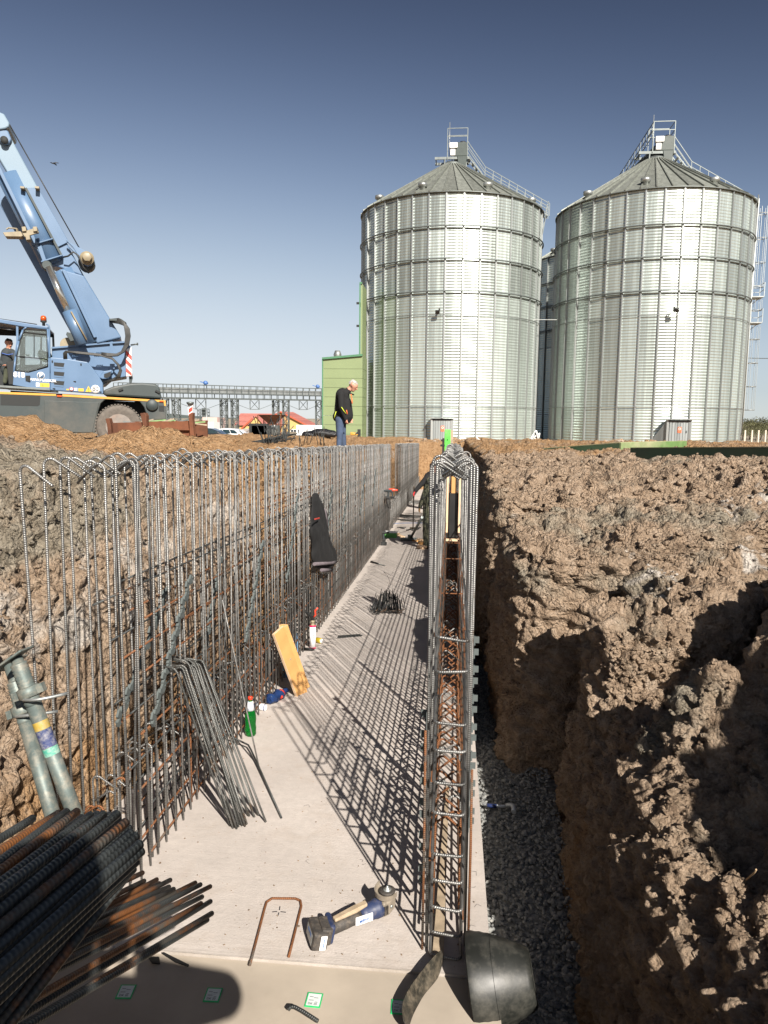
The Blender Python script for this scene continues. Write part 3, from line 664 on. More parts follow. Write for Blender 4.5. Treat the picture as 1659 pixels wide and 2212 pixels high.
# ------------------------------------------------------------------ grain silos
def galv(name, col, rough, corr=None, rand=0.12, streak=0.3, metal=0.8, vert=False):
    m, nt, b = mk(name)
    tc = nt.nodes.new('ShaderNodeTexCoord'); mp = nt.nodes.new('ShaderNodeMapping'); mp.inputs['Scale'].default_value = (3.0, 3.0, 0.12); nt.links.new(tc.outputs['Object'], mp.inputs[0])
    n1 = noise(nt, 1.0, 5, 0.6, vec=mp.outputs[0]); oi = nt.nodes.new('ShaderNodeObjectInfo')
    n1b = mth(nt, 'ADD', n1, mth(nt, 'MULTIPLY_ADD', oi.outputs['Random'], 0.2, -0.1))
    c = ramp(nt, n1b, [(0.35, tuple(x*(1-streak) for x in col)), (0.65, col)])
    v = mth(nt, 'MULTIPLY_ADD', oi.outputs['Random'], 2*rand, 1-rand)
    h = nt.nodes.new('ShaderNodeHueSaturation'); nt.links.new(v, h.inputs['Value']); nt.links.new(c, h.inputs['Color'])
    nt.links.new(h.outputs[0], b.inputs['Base Color']); b.inputs['Metallic'].default_value = metal
    nt.links.new(mth(nt, 'MULTIPLY_ADD', n1, 0.2, rough-0.1), b.inputs['Roughness'])
    if corr:
        sp = nt.nodes.new('ShaderNodeSeparateXYZ'); nt.links.new(tc.outputs['Object'], sp.inputs[0])
        s = mth(nt, 'SINE', mth(nt, 'MULTIPLY', sp.outputs[0 if vert else 2], 2*math.pi/corr))
        bump(nt, b, s, 1.0, corr*0.045)
    return m
M['galv_sheet'] = galv('galvanised_corrugated_sheet', (0.50, 0.565, 0.53), 0.36, corr=0.22, rand=0.10, metal=0.6)
M['galv_sheet_stained'] = galv('weathered_corrugated_sheet', (0.52, 0.585, 0.55), 0.38, corr=0.22, rand=0.11, streak=0.45, metal=0.6)
M['galv'] = galv('galvanised_steel', (0.40, 0.42, 0.41), 0.45, rand=0.05, metal=0.7)
M['galv_roof'] = galv('galvanised_roof_sheet', (0.26, 0.275, 0.245), 0.5, rand=0.08, metal=0.5)
M['galv_dark'] = galv('dull_galvanised_steel', (0.17, 0.19, 0.185), 0.5, rand=0.05, metal=0.6)
M['plinth'] = simple('plinth_concrete', (0.32, 0.28, 0.25), 0.9, var=0.2, scale=1.5)
M['door_sheet'] = galv('door_sheet_steel', (0.34, 0.37, 0.37), 0.5, rand=0.02, metal=0.3)
M['black'] = simple('black_plastic', (0.012, 0.012, 0.012), 0.5, var=0.2, bmp=0)
M['white_paint'] = simple('white_paint', (0.75, 0.75, 0.74), 0.5, var=0.06, bmp=0.05)
M['red_paint'] = simple('red_paint', (0.55, 0.06, 0.04), 0.5, var=0.12, bmp=0.05)
M['orange_sign'] = simple('orange_sign', (0.75, 0.17, 0.08), 0.5, var=0.1, bmp=0)
M['dark_gear'] = simple('dark_green_machine_paint', (0.035, 0.05, 0.045), 0.5, var=0.2, bmp=0.05)
SILO_R, NCOL = 7.6, 36
def silo(cx, cy, zb, eave, rings, label, stained_from, front_az, vis=True, hut=None, top_side=1, near=True):
    """zb base level, eave height above base, rings = heights of the seams between tiers"""
    S = thing('grain_silo', label, 'grain silo', (cx, cy, zb), 'corrugated steel grain silos')
    R = SILO_R; lv = [0.0]+rings+[eave]; da = 2*math.pi/NCOL; nseg = 3
    # curved wall sheets, one mesh per tier
    for t in range(len(lv)-1):
        for kind in ('galv_sheet', 'galv_sheet_stained'):
            mb = MB(); vs = []
            for i in range(nseg+1):
                a = -da/2+0.004+(da-0.008)*i/nseg
                for z in (lv[t]+0.01, lv[t+1]-0.01): vs.append((R*math.cos(a), R*math.sin(a), z))
            n0 = len(vs)
            vs += [(x*0.994, y*0.994, z) for x, y, z in vs]
            fs = [(2*i, 2*i+2, 2*i+3, 2*i+1) for i in range(nseg)]+[(n0+2*i, n0+2*i+1, n0+2*i+3, n0+2*i+2) for i in range(nseg)]
            mb.add(vs, fs, smooth=True); me = mb.mesh('wall_sheet'); setm(me, kind)
            if kind == 'galv_sheet': mA = me
            else: mB_ = me
        for k in range(NCOL):
            a = front_az+k*da
            o = bpy.data.objects.new('wall_sheet', mB_ if t >= stained_from else mA); COL.objects.link(o); o.parent = S; o.rotation_euler = (0, 0, a)
    # upright stiffeners
    mb = MB(); mb.box((R+0.05, 0, eave/2), (0.10, 0.13, eave)); mb.box((R+0.115, 0, eave/2), (0.03, 0.05, eave)); me = mb.mesh('stiffener'); setm(me, 'galv')
    for k in range(NCOL):
        o = bpy.data.objects.new('stiffener', me); COL.objects.link(o); o.parent = S; o.rotation_euler = (0, 0, front_az+(k+0.5)*da)
    # wind rings
    for z, heavy in [(r, r > eave*0.55) for r in rings]:
        mb = MB(); n = 72; rr = R+(0.20 if heavy else 0.13); w_ = 0.055 if heavy else 0.022
        mb.tube([(rr*math.cos(2*math.pi*k/n), rr*math.sin(2*math.pi*k/n), z) for k in range(n+1)], w_, 6, caps=False)
        if heavy: mb.tube([((R+.12)*math.cos(2*math.pi*k/n), (R+.12)*math.sin(2*math.pi*k/n), z-0.14) for k in range(n+1)], 0.03, 4, caps=False)
        me = mb.mesh('wind_ring'); setm(me, 'galv_dark' if heavy else 'galv'); o = bpy.data.objects.new('wind_ring', me); COL.objects.link(o); o.parent = S
    # roof: folded cone panels with raised seams
    NR = 44; dr = 2*math.pi/NR; rt, zt = 0.75, R*0.56; a0 = 0
    mb = MB()
    for i in range(2):
        pass
    re = R+0.16; ze = eave-0.02; half = dr/2
    P4 = [(re*math.cos(-half), re*math.sin(-half), ze), (re*math.cos(half), re*math.sin(half), ze), (rt*math.cos(half), rt*math.sin(half), eave+zt), (rt*math.cos(-half), rt*math.sin(-half), eave+zt)]
    mb.prism(P4, (0, 0, -0.04)); me = mb.mesh('roof_panel'); setm(me, 'galv_roof')
    mb = MB(); mb.beam((re+0.03, 0, ze+0.03), (rt, 0, eave+zt+0.05), 0.09, 0.12); me2 = mb.mesh('roof_seam'); setm(me2, 'galv_roof')
    for k in range(NR):
        for nm, m_, da_ in (('roof_panel', me, 0), ('roof_seam', me2, 0.5)):
            o = bpy.data.objects.new(nm, m_); COL.objects.link(o); o.parent = S; o.rotation_euler = (0, 0, (k+da_)*dr)
    def lp(x, y, z): return (cx+x, cy+y, zb+z)
    mb = MB(); mb.lathe([(rt+0.3, eave+zt-0.15), (rt+0.1, eave+zt+0.12), (0.5, eave+zt+0.3), (0, eave+zt+0.35)], lp(0, 0, 0), 28)
    for k in range(28):
        a = 2*math.pi*k/28; mb.beam(lp((rt+.34)*math.cos(a), (rt+.34)*math.sin(a), eave+zt-0.16), lp((rt-.1)*math.cos(a), (rt-.1)*math.sin(a), eave+zt+0.1), 0.05, 0.07)
    part('roof_collar', mb, 'galv_dark', S)
    mb = MB(); mb.lathe([(R+0.2, -0.0), (R+0.2, -0.42)][::-1], lp(0, 0, 0), 72, smooth=False); part('plinth', mb, 'plinth', S)
    mb = MB(); n = 72; mb.tube([lp((R+.17)*math.cos(2*math.pi*k/n), (R+.17)*math.sin(2*math.pi*k/n), eave-0.05) for k in range(n+1)], 0.045, 5, caps=False); part('eave_trim', mb, 'galv_dark', S)
    # vent caps on the roof
    for a, q in ((-1.9, 0.90), (-1.15, 0.90), (-2.6, .9), (-0.3, 0.9), (0.8, .9), (2.2, .9)):
        r_ = R*q; z_ = eave+(R-r_)/(R-rt)*zt; mb = MB(); x, y = r_*math.cos(a), r_*math.sin(a)
        mb.lathe([(0.22, z_-0.1), (0.22, z_+0.22), (0.36, z_+0.22), (0.36, z_+0.46), (0.05, z_+0.55), (0, z_+0.55)], lp(x, y, 0), 14); part('roof_vent', mb, 'galv', S)
    return S, lp
def az_px(px): return math.atan((px-CX)/F)-YAW     # bearing (clockwise from +Y) of an upright at this survey column
Lc = np.array([-0.6, 65.7]); Rc = np.array([15.9, 64.7]); Bc = np.array([15.6, 82.0])
def front_z(px, py, c): # height where the sight line meets the near side of a silo
    d = ray(px, py); k = (np.hypot(*c)-SILO_R)/np.hypot(d[0], d[1]); return EYE[2]+d[2]*k
zbL = front_z(965, 950, Lc); eaL = front_z(965, 413, Lc)-zbL
rL = [front_z(965, y, Lc)-zbL for y in (877, 679, 629, 558.5, 488)]
azL = math.atan2(-Lc[1], -Lc[0])   # direction from the silo to the camera
SL_, lpL = silo(Lc[0], Lc[1], zbL, eaL, rL, 'left one of the two big corrugated steel silos, its upper tiers streaked', 3, azL+math.radians(2.0))
zbR = front_z(1390, 956, Rc); eaR = front_z(1420, 405, Rc)-zbR
rR = [front_z(1410, y, Rc)-zbR for y in (879, 681, 629, 556, 486)]
SR_, lpR = silo(Rc[0], Rc[1], zbR, eaR, rR, 'right one of the two big corrugated steel silos, with caged ladder and clean sheets', 9, math.atan2(-Rc[1], -Rc[0])+math.radians(1.2))
SB_, lpB = silo(Bc[0], Bc[1], 0.2, eaR, rR, 'shaded silo standing behind and between the two big front silos', 9, 0.3)
def hut(S, lp, c, pxl, pxr, ytop, ybot, slope, dpx=0):
    """sheet-metal door housing in front of the wall; slope adds a chute roof down to the left"""
    D = np.hypot(*c)-SILO_R-0.75; cc = c/np.hypot(*c)
    def pt(px, py, dd=0.0):
        d = ray(px, py); k = (D+dd)/(d[0]*cc[0]+d[1]*cc[1]); return EYE+d*k
    a = pt(pxl, ytop); b_ = pt(pxr, ytop); z0 = pt(pxl, ybot)[2]; top = (a[2]+b_[2])/2
    bk = np.array([cc[0], cc[1], 0])
    A = np.array([a[0], a[1], z0]); B = np.array([b_[0], b_[1], z0]); H = np.array([0, 0, top-z0]); wv = (B-A)
    L = np.linalg.norm(wv); wn = wv/L
    g = thing('door_housing', 'x', 'x', (A+B)/2); del g['label']; del g['category']
    g.parent = S; g.location = (A+B)/2-WO[S]
    mb = MB(); mb.beam(A+H/2-wn*0.03-bk*-0.5, B+H/2+wn*0.03-bk*-0.5, 0.9, H[2]-0.02, up=(0, 0, 1)); part('housing_wall', mb, 'door_sheet', g)
    n = 7
    for k in range(n):
        p = A+wn*(0.20+(L-0.42)*(k+0.5)/n); mb = MB(); mb.box(p+np.array([0, 0, (H[2]-0.12)/2])-bk*0.0+wn*0, ((L-0.42)/n-0.025, 0.03, H[2]-0.16), np.stack([wn, bk, (0, 0, 1)], 1)); part('door_plank', mb, 'door_sheet', g)
    for e in (A+wn*0.07, A+wn*(L-0.13)):
        mb = MB(); mb.box(e+H/2-bk*0.02, (0.16, 0.05, H[2]-0.02), np.stack([wn, bk, (0, 0, 1)], 1)); part('door_jamb', mb, 'galv', g)
    mb = MB(); mb.box(A+wv/2+H-bk*0.05+np.array([0, 0, -.08]), (L-0.2, 0.06, 0.10), np.stack([wn, bk, (0, 0, 1)], 1)); part('door_lintel', mb, 'black', g)
    mb = MB(); m_ = 12
    for k in range(m_):
        p = A-wn*0.08+wn*(L+0.16)*(k+0.5)/m_+H+np.array([0, 0, 0.03+0.02*(k % 2)]); mb.box(p+bk*0.2, ((L+0.16)/m_, 0.9, 0.05), np.stack([wn, bk, (0, 0, 1)], 1))
    part('housing_roof', mb, 'galv', g)
    mb = MB(); s = A+wn*L*0.53+np.array([0, 0, H[2]*0.6])-bk*0.03; Rm = np.stack([wn, bk, (0, 0, 1)], 1); mb.box(s, (0.26, 0.012, 0.34), Rm); mb.box(s+np.array([0, 0, -0.22]), (0.26, 0.013, 0.09), Rm, mi=0); mb.lathe([(0.085, -0.01), (0.085, 0.012)], s+np.array([0, 0, 0.03]), 12, axis=-bk, mi=1); mb.lathe([(0.05, -0.01), (0.05, 0.018)], s+np.array([0, 0, 0.03]), 10, axis=-bk, mi=2)
    part('warning_sign', mb, ['orange_sign', 'white_paint', 'red_paint'], g)
    mb = MB(); mb.box(A+wn*(L-0.32)+H*0.5-bk*0.04, (0.05, 0.04, 0.16), Rm); part('door_handle', mb, 'galv_dark', g)
    if slope:
        c0 = pt(slope[0], ybot, 0.9); q = [A+bk*0.1+H*0.98, A+bk*0.1, np.array([c0[0], c0[1], z0])]
        mb = MB(); mb.prism(q, -bk*0.06)
        mb.prism([A+bk*0.1+H*0.98, A+bk*0.85+H*0.98, np.array([c0[0], c0[1], z0])], wn*0.03); part('side_sheet', mb, 'door_sheet', g)
    return g
hut(SL_, lpL, Lc, 931, 979, 904, 955, None)
hut(SR_, lpR, Rc, 1441, 1495, 907, 957, (1403,))
def flood(S, px, py, c, sx):
    d = ray(px, py); D = np.hypot(*c)-SILO_R-0.45; k = D/np.hypot(d[0], d[1]); p = EYE+d*k
    mb = MB(); mb.box(p, (0.34, 0.18, 0.26), Matrix.Rotation(0.5, 3, 'X')); mb.box(p+np.array([0.1*sx, 0.25, 0.1]), (0.06, 0.5, 0.06)); mb.box(p+np.array([0.14*sx, 0.02, 0.2]), (0.12, 0.12, 0.14)); part('floodlight', mb, 'black', S)
flood(SL_, 945, 674, Lc, 1); flood(SR_, 1461, 670, Rc, -1)
def head_gear(S, lp, eave, pxbase, name_side, extra_left=False):
    """platform, conveyor head and handrails over the roof apex"""
    z = eave+SILO_R*0.56; g = S
    mb = MB()
    for sy in (-0.7, 0.7): mb.beam(lp(-1.5, sy, z+0.42), lp(1.4, sy, z+0.42), 0.10, 0.2)
    for x in np.linspace(-1.4, 1.3, 5): mb.beam(lp(x, -0.7, z+0.40), lp(x, 0.7, z+0.40), 0.08, 0.1)
    for sx in (-.7, 1.2):
        for sy in (-.7, .7): mb.beam(lp(sx, sy, z-0.5), lp(sx*0.9, sy, z+0.4), 0.08, 0.08)
    part('platform_frame', mb, 'galv_dark', g)
    mb = MB(); mb.box(lp(0.68, -0.05, z+1.1), (1.15, 1.5, 1.1)); mb.prism([lp(0.36, -0.8, z+0.55), lp(1.2, -0.8, z+0.55), lp(1.1, -0.8, z-0.3), lp(0.5, -0.8, z-0.3)], (0, 1.4, 0)); part('conveyor_head', mb, 'dark_gear', g, bevel=0.03)
    mb = MB(); mb.box(lp(0.05, -0.75, z+1.38), (0.66, 0.4, 0.42)); mb.box(lp(0.0, -0.7, z+0.85), (0.4, 0.3, 0.5)); part('control_box', mb, 'white_paint', g, bevel=0.03)
    mb = MB(); mb.lathe([(0.13, 0), (0.16, 0.06), (0.16, 0.4), (0.1, 0.45), (0, 0.45)], lp(0.6, -0.4, z+1.7), 12, axis=(1, 0, 0)); mb.box(lp(0.5, -0.4, z+1.62), (0.3, 0.3, 0.14)); part('drive_motor', mb, 'black', g)
    zt = z+2.75
    mb = MB()
    for sy in (-0.8, 0.8):
        mb.beam(lp(-0.45, sy, zt), lp(1.22, sy, zt), 0.05, 0.05); mb.beam(lp(-0.45, sy, zt-0.65), lp(1.22, sy, zt-0.65), 0.045, 0.045)
        for x in (-0.45, 1.22): mb.beam(lp(x, sy, zt), lp(x, sy, z+0.4), 0.05, 0.05)
    for x in (-0.45, 1.22):
        for h in (0, -0.65): mb.beam(lp(x, -0.8, zt+h), lp(x, 0.8, zt+h), 0.045, 0.045)
    part('platform_railing', mb, 'galv_dark', g)
    mb = MB(); mb.tube([lp(-0.3, 0, z+0.5), lp(-0.3, 0, zt+0.8)], 0.025, 6); part('lightning_rod', mb, 'galv', g)
    # stair with handrails running down the roof towards the right
    def gz_(r): return eave+max(0, (SILO_R-r))/(SILO_R-0.75)*SILO_R*0.56
    mb = MB()
    for sy in (-0.45, 0.45):
        path = [(1.22, z+1.85), (1.45, z+1.5), (2.75, gz_(2.75)+1.0), (8.2, gz_(8.2)+0.95)]
        for dz in (0, -0.55):
            for (r1, z1), (r2, z2) in zip(path[:-1], path[1:]): mb.beam(lp(r1, sy, z1+dz), lp(r2, sy, z2+dz), 0.05, 0.05)
        for r in np.linspace(2.75, 8.2, 9):
            zz = np.interp(r, [p[0] for p in path], [p[1] for p in path]); mb.beam(lp(r, sy, zz), lp(r, sy, zz-1.0), 0.045, 0.045)
        mb.beam(lp(1.3, sy, z+0.6), lp(2.75, sy, gz_(2.75)+0.12), 0.06, 0.09); mb.beam(lp(2.75, sy, gz_(2.75)+0.12), lp(8.1, sy, gz_(8.1)-0.02), 0.06, 0.09)
        mb.beam(lp(8.1, sy, gz_(8.1)+1.15), lp(7.7, sy, gz_(8.1)-1.5), 0.05, 0.05)
    part('roof_stair_rail', mb, 'galv_dark', g)
    for k in range(22):
        r = 1.4+6.6*k/21; zz = np.interp(r, [1.3, 2.75, 8.1], [z+.6, gz_(2.75)+.14, gz_(8.1)]); mb = MB(); mb.box(lp(r, 0, zz), (0.2, 0.9, 0.03)); part('stair_tread', mb, 'galv', g)
    if extra_left:
        mb = MB()
        for sy in (-0.4, 0.5):
            for dz in (0, -0.5, -1.0): mb.beam(lp(-0.45, sy, zt+dz), lp(-2.5, sy+2.5, z-0.9+dz+0.3), 0.045, 0.045)
            for t in np.linspace(0, 1, 7):
                p = np.array(lp(-0.45, sy, zt))*(1-t)+np.array(lp(-2.5, sy+2.5, z-0.6))*t; mb.beam(p, p-np.array([0, 0, 1.1]), 0.04, 0.04)
        part('conveyor_walkway_rail', mb, 'galv_dark', g)
        mb = MB(); mb.beam(lp(0.2, 0.2, z+1.1), lp(-2.3, 2.6, z-1.2), 0.6, 0.35); part('inclined_conveyor', mb, 'galv_dark', g)
head_gear(SL_, lpL, eaL, 965, 1); head_gear(SR_, lpR, eaR, 1420, 1, True); head_gear(SB_, lpB, eaR, 1420, 1)
# caged ladder on the right silo
def ladder(S, lp, eave):
    a = math.radians(-52)   # on the right flank as seen from the dig
    tang = np.array([-math.sin(a), math.cos(a), 0]); rad = np.array([math.cos(a), math.sin(a), 0]); R = SILO_R
    a2 = math.radians(-8); rad = np.array([math.cos(a2), math.sin(a2), 0]); tang = np.array([-math.sin(a2), math.cos(a2), 0])
    def q(r, t, z): return np.array(lp(0, 0, z))+rad*(R+r)+tang*t
    mb = MB()
    for t in (-0.25, 0.25): mb.beam(q(0.35, t, 2.0), q(0.35, t, eave+0.8), 0.06, 0.06)
    part('ladder_rail', mb, 'galv', S)
    mbr = MB()
    for z in np.arange(2.2, eave+0.6, 0.3): mbr.beam(q(0.35, -0.25, z), q(0.35, 0.25, z), 0.03, 0.03)
    part('ladder_rung', mbr, 'galv', S, kind='stuff')
    for z0, z1 in ((2.6, 9.4), (10.6, eave*0.62), (eave*0.62+1, eave+0.2)):
        mb = MB()
        for z in np.arange(z0, z1, 1.9): mb.tube([q(0.35+0.42-0.42*math.cos(b), 0.38*math.sin(b), z) for b in np.linspace(-math.pi*0.0+0.3, 2*math.pi-0.3, 12)], 0.03, 4)
        for b in (1.2, 2.2, math.pi, 4.1, 5.1): mb.beam(q(0.77-0.42*math.cos(b), 0.38*math.sin(b), z0), q(0.77-0.42*math.cos(b), 0.38*math.sin(b), z1), 0.035, 0.02)
        part('ladder_cage', mb, 'galv', S)
    for z in (9.6, eave*0.62+0.2):
        mb = MB(); mb.box(q(0.75, 0.3, z), (0.9, 1.5, 0.08), np.stack([rad, tang, (0, 0, 1)], 1))
        for h in (0.55, 1.1):
            mb.beam(q(1.2, -0.4, z+h), q(1.2, 1.0, z+h), 0.04, 0.04); mb.beam(q(0.3, 1.0, z+h), q(1.2, 1.0, z+h), 0.04, 0.04)
        for t in (-.4, 1.0): mb.beam(q(1.2, t, z), q(1.2, t, z+1.1), 0.04, 0.04)
        mb.beam(q(0, 0.3, z-0.9), q(1.0, 0.3, z-0.05), 0.06, 0.06); part('rest_platform', mb, 'galv', S)
    mb = MB(); mb.tube([q(0.22, -0.6, 0.6), q(0.22, -0.6, eave+1.0)], 0.05, 8); part('downpipe', mb, 'galv', S)
ladder(SR_, lpR, eaR)
# thin lighting cables along and between the silos
def cable(name, label, pts, r, mat='galv', sag=0.0, cat='cable', group=None):
    mb = MB(); out = []
    for a, b in zip(pts[:-1], pts[1:]):
        a = np.array(a); b = np.array(b)
        for t in np.linspace(0, 1, 9)[:-1]: out.append(a+(b-a)*t-np.array([0, 0, 4*sag*t*(1-t)]))
    out.append(np.array(pts[-1])); mb.tube(out, r, 5); return solo(name, mb, mat, label, cat, group)
zc = lambda px, py, c: (lambda d, k: EYE+d*k)(ray(px, py), (np.hypot(*c)-3)/np.hypot(*ray(px, py)[:2]))
cable('cable', 'thin pale cable strung between the left and right big silos at mid height', [zc(1120, 690, Lc), zc(1275, 690, Rc)], 0.03, sag=0.03)
cable('overhead_cable', 'pair of thin wires leaving the right silo ladder platform towards the right edge', [at_y(1606, 773, 66), at_y(1800, 764, 75)], 0.035, 'galv_dark', sag=0.2)
# ------------------------------------------------------------------ green hall
M['green_sheet'] = simple('pale_green_cladding', (0.185, 0.235, 0.115), 0.6, var=0.07, scale=0.6, bmp=0.05)
M['green_trim'] = simple('dark_green_trim', (0.06, 0.17, 0.09), 0.5, var=0.1, bmp=0)
def hall():
    Yh = 58; l = at_y(698, 776, Yh); r = at_y(783, 768.5, Yh); base = 0.3; mid = at_y(765, 770, Yh)
    H = thing('green_hall', 'tall pale green clad hall partly hidden behind the left silo', 'building', ((l[0]+r[0])/2, Yh, base))
    n = 9
    for k in range(n):   # horizontal cladding bands
        zb0 = base+(l[2]-base)*k/n; zb1 = base+(l[2]-base)*(k+1)/n-0.02; last = k == n-1
        for xa, xb, za, zb_, dp in ((l[0], mid[0], l[2], mid[2], 12), (mid[0], r[0], mid[2], r[2], 3.0)):
            P_ = [(xa, Yh, zb0), (xb, Yh, zb0), (xb, Yh, zb_ if last else zb1), (xa, Yh, za if last else zb1)]
            mb = MB(); mb.prism(P_, (0, dp, 0)); part('cladding_band', mb, 'green_sheet', H)
    mb = MB(); mb.beam((l[0]-0.06, Yh-0.06, l[2]+0.05), (r[0], Yh-0.06, r[2]+0.05), 0.2, 0.16); mb.beam((l[0]-0.04, Yh-0.04, base), (l[0]-0.04, Yh-0.04, l[2]), 0.08, 0.08, up=(0, 1, 0)); part('roof_edge', mb, 'green_trim', H)
    t = at_y(777, 612, Yh); mb = MB(); mb.box((t[0]+0.12, Yh+1.6, (t[2]+base)/2), (0.14, 2.6, t[2]-base)); part('tower_block', mb, 'green_sheet', H)
    mb = MB(); mb.box((t[0]-0.01, Yh+0.25, (t[2]+base)/2), (0.09, 0.1, t[2]-base)); mb.box((t[0]+0.06, Yh+0.25, t[2]+0.06), (0.2, 0.14, 0.14)); part('tower_trim', mb, 'green_trim', H)
    for px, py in ((774, 704), (774, 655)):
        p = at_y(px, py, Yh+0.3); mb = MB(); mb.box(p, (0.28, 0.15, 0.16)); part('wall_lamp', mb, 'black', H)
    c = at_y(729, 771, Yh+2); mb = MB()
    mb.lathe([(0.20, -1.0), (0.20, 0.0), (0.33, 0.28), (0.21, 0.62), (0.18, 0.62), (0, 0.6)], (c[0], Yh+2, c[2]-0.12), 18); part('roof_vent_stack', mb, 'galv', H)
hall()
# ------------------------------------------------------------------ overhead conveyor on lattice towers
def lattice(mb, base, w_, h, n, t=0.12, axd=(0, 1, 0)):
    b = np.array(base, float)
    X = np.array([w_/2, 0, 0]); Y = np.array([0, w_*0.5, 0])
    for sx in (-1, 1):
        for sy in (-1, 1): mb.beam(b+sx*X+sy*Y, b+sx*X+sy*Y+(0, 0, h), t, t, up=(0, 1, 0))
    for k in range(n):
        z0 = h*k/n; z1 = h*(k+1)/n; s = 1 if k % 2 else -1
        for sy in (-1, 1):
            mb.beam(b-s*X+sy*Y+(0, 0, z0), b+s*X+sy*Y+(0, 0, z1), t*0.6, t*0.6); mb.beam(b-X+sy*Y+(0, 0, z1), b+X+sy*Y+(0, 0, z1), t*0.5, t*0.5)
        for sx in (-1, 1): mb.beam(b+sx*X-s*Y+(0, 0, z0), b+sx*X+s*Y+(0, 0, z1), t*0.6, t*0.6)
def conveyor():
    yA, yB = 92, 124
    A = lambda py: at_y(250, py, yA); B = lambda py: at_y(775, py, yB)
    top0, top1 = A(826.5), B(842); C = thing('overhead_conveyor', 'long overhead conveyor bridge on grey lattice towers behind the yard', 'conveyor', (float((top0[0]+top1[0])/2), 108.0, -0.5))
    def pos(px):  # along the line
        d = ray(px, 880); # intersection with the vertical plane through A and B
        ab = top1-top0; M2 = np.array([[d[0], -ab[0]], [d[1], -ab[1]]]); k, t = np.linalg.solve(M2, top0[:2]-EYE[:2]); return top0+ab*t, t
    dirn = (top1-top0)/np.linalg.norm(top1-top0); side = np.array([-dirn[1], dirn[0], 0])
    dep = 1.85
    mb = MB(); mb.beam(top0-np.array([0, 0, 0.75]), top1-np.array([0, 0, 0.75]), 0.9, 0.65); part('conveyor_trough', mb, 'galv', C)
    mb = MB()
    for s_ in (-0.7, 0.7):
        for dz, t in ((0.0, 0.06), (-0.5, 0.05), (-1.15, 0.14), (-dep, 0.2)): mb.beam(top0+side*s_-np.array([0, 0, dz*-1 if dz > 0 else -dz]), top1+side*s_-np.array([0, 0, -dz]), t, t)
    part('bridge_chord', mb, 'galv_dark', C)
    L = np.linalg.norm(top1-top0); n = 34
    mb = MB(); mb.beam(np.zeros(3)+(0, 0, 0), (0, 0, -dep), 0.09, 0.09, up=(0, 1, 0)); 
    me = mb.mesh('bridge_post'); setm(me, 'galv_dark')
    for k in range(n+1):
        for s_ in (-0.7, 0.7): inst('bridge_post', me, C, top0+(top1-top0)*k/n+side*s_)
    for px in (367, 494.5, 606, 698):
        P_, t = pos(px); z0 = gz(P_[1])-0.2; h = P_[2]-dep-z0
        T = MB(); lattice(T, (P_[0]-0.75, P_[1], z0), 0.85, h, 8, 0.13); lattice(T, (P_[0]+0.75, P_[1]+0.4, z0), 0.85, h, 8, 0.13)
        part('lattice_tower', T, 'galv_dark', C)
    for px in (434, 550, 655):   # queen-post trusses under the mid spans
        P_, t = pos(px); bt = P_-np.array([0, 0, dep]); T = MB(); w_ = dirn*0.8
        for s_ in (-1, 1): T.beam(bt+s_*w_, bt+s_*w_-np.array([0, 0, 1.5]), 0.1, 0.1, up=(0, 1, 0))
        T.beam(bt-w_, bt+w_-np.array([0, 0, 1.5]), 0.06, 0.06); T.beam(bt+w_, bt-w_-np.array([0, 0, 1.5]), 0.06, 0.06); T.beam(bt-w_-np.array([0, 0, 1.5]), bt+w_-np.array([0, 0, 1.5]), 0.08, 0.08)
        for s_ in (-1, 1): T.beam(bt+s_*w_-np.array([0, 0, 1.5]), bt+s_*dirn*5.4, 0.05, 0.05)
        part('span_truss', T, 'galv_dark', C)
    for px in (449, 689):
        P_, t = pos(px); T = MB(); T.lathe([(0.3, 0), (0.32, 0.35), (0.16, 0.55), (0, 0.6)], P_+np.array([0, -0.3, 0.1]), 12, axis=(-0.5, -0.3, 0.8)); T.beam(P_+np.array([0, 0, 0.2]), P_+np.array([-1.0, 0, 0.5]), 0.5, 0.1); part('drive_motor', T, 'blue_paint', C)
M['blue_paint'] = simple('blue_machine_paint', (0.06, 0.14, 0.35), 0.45, var=0.15, bmp=0.05)
conveyor()
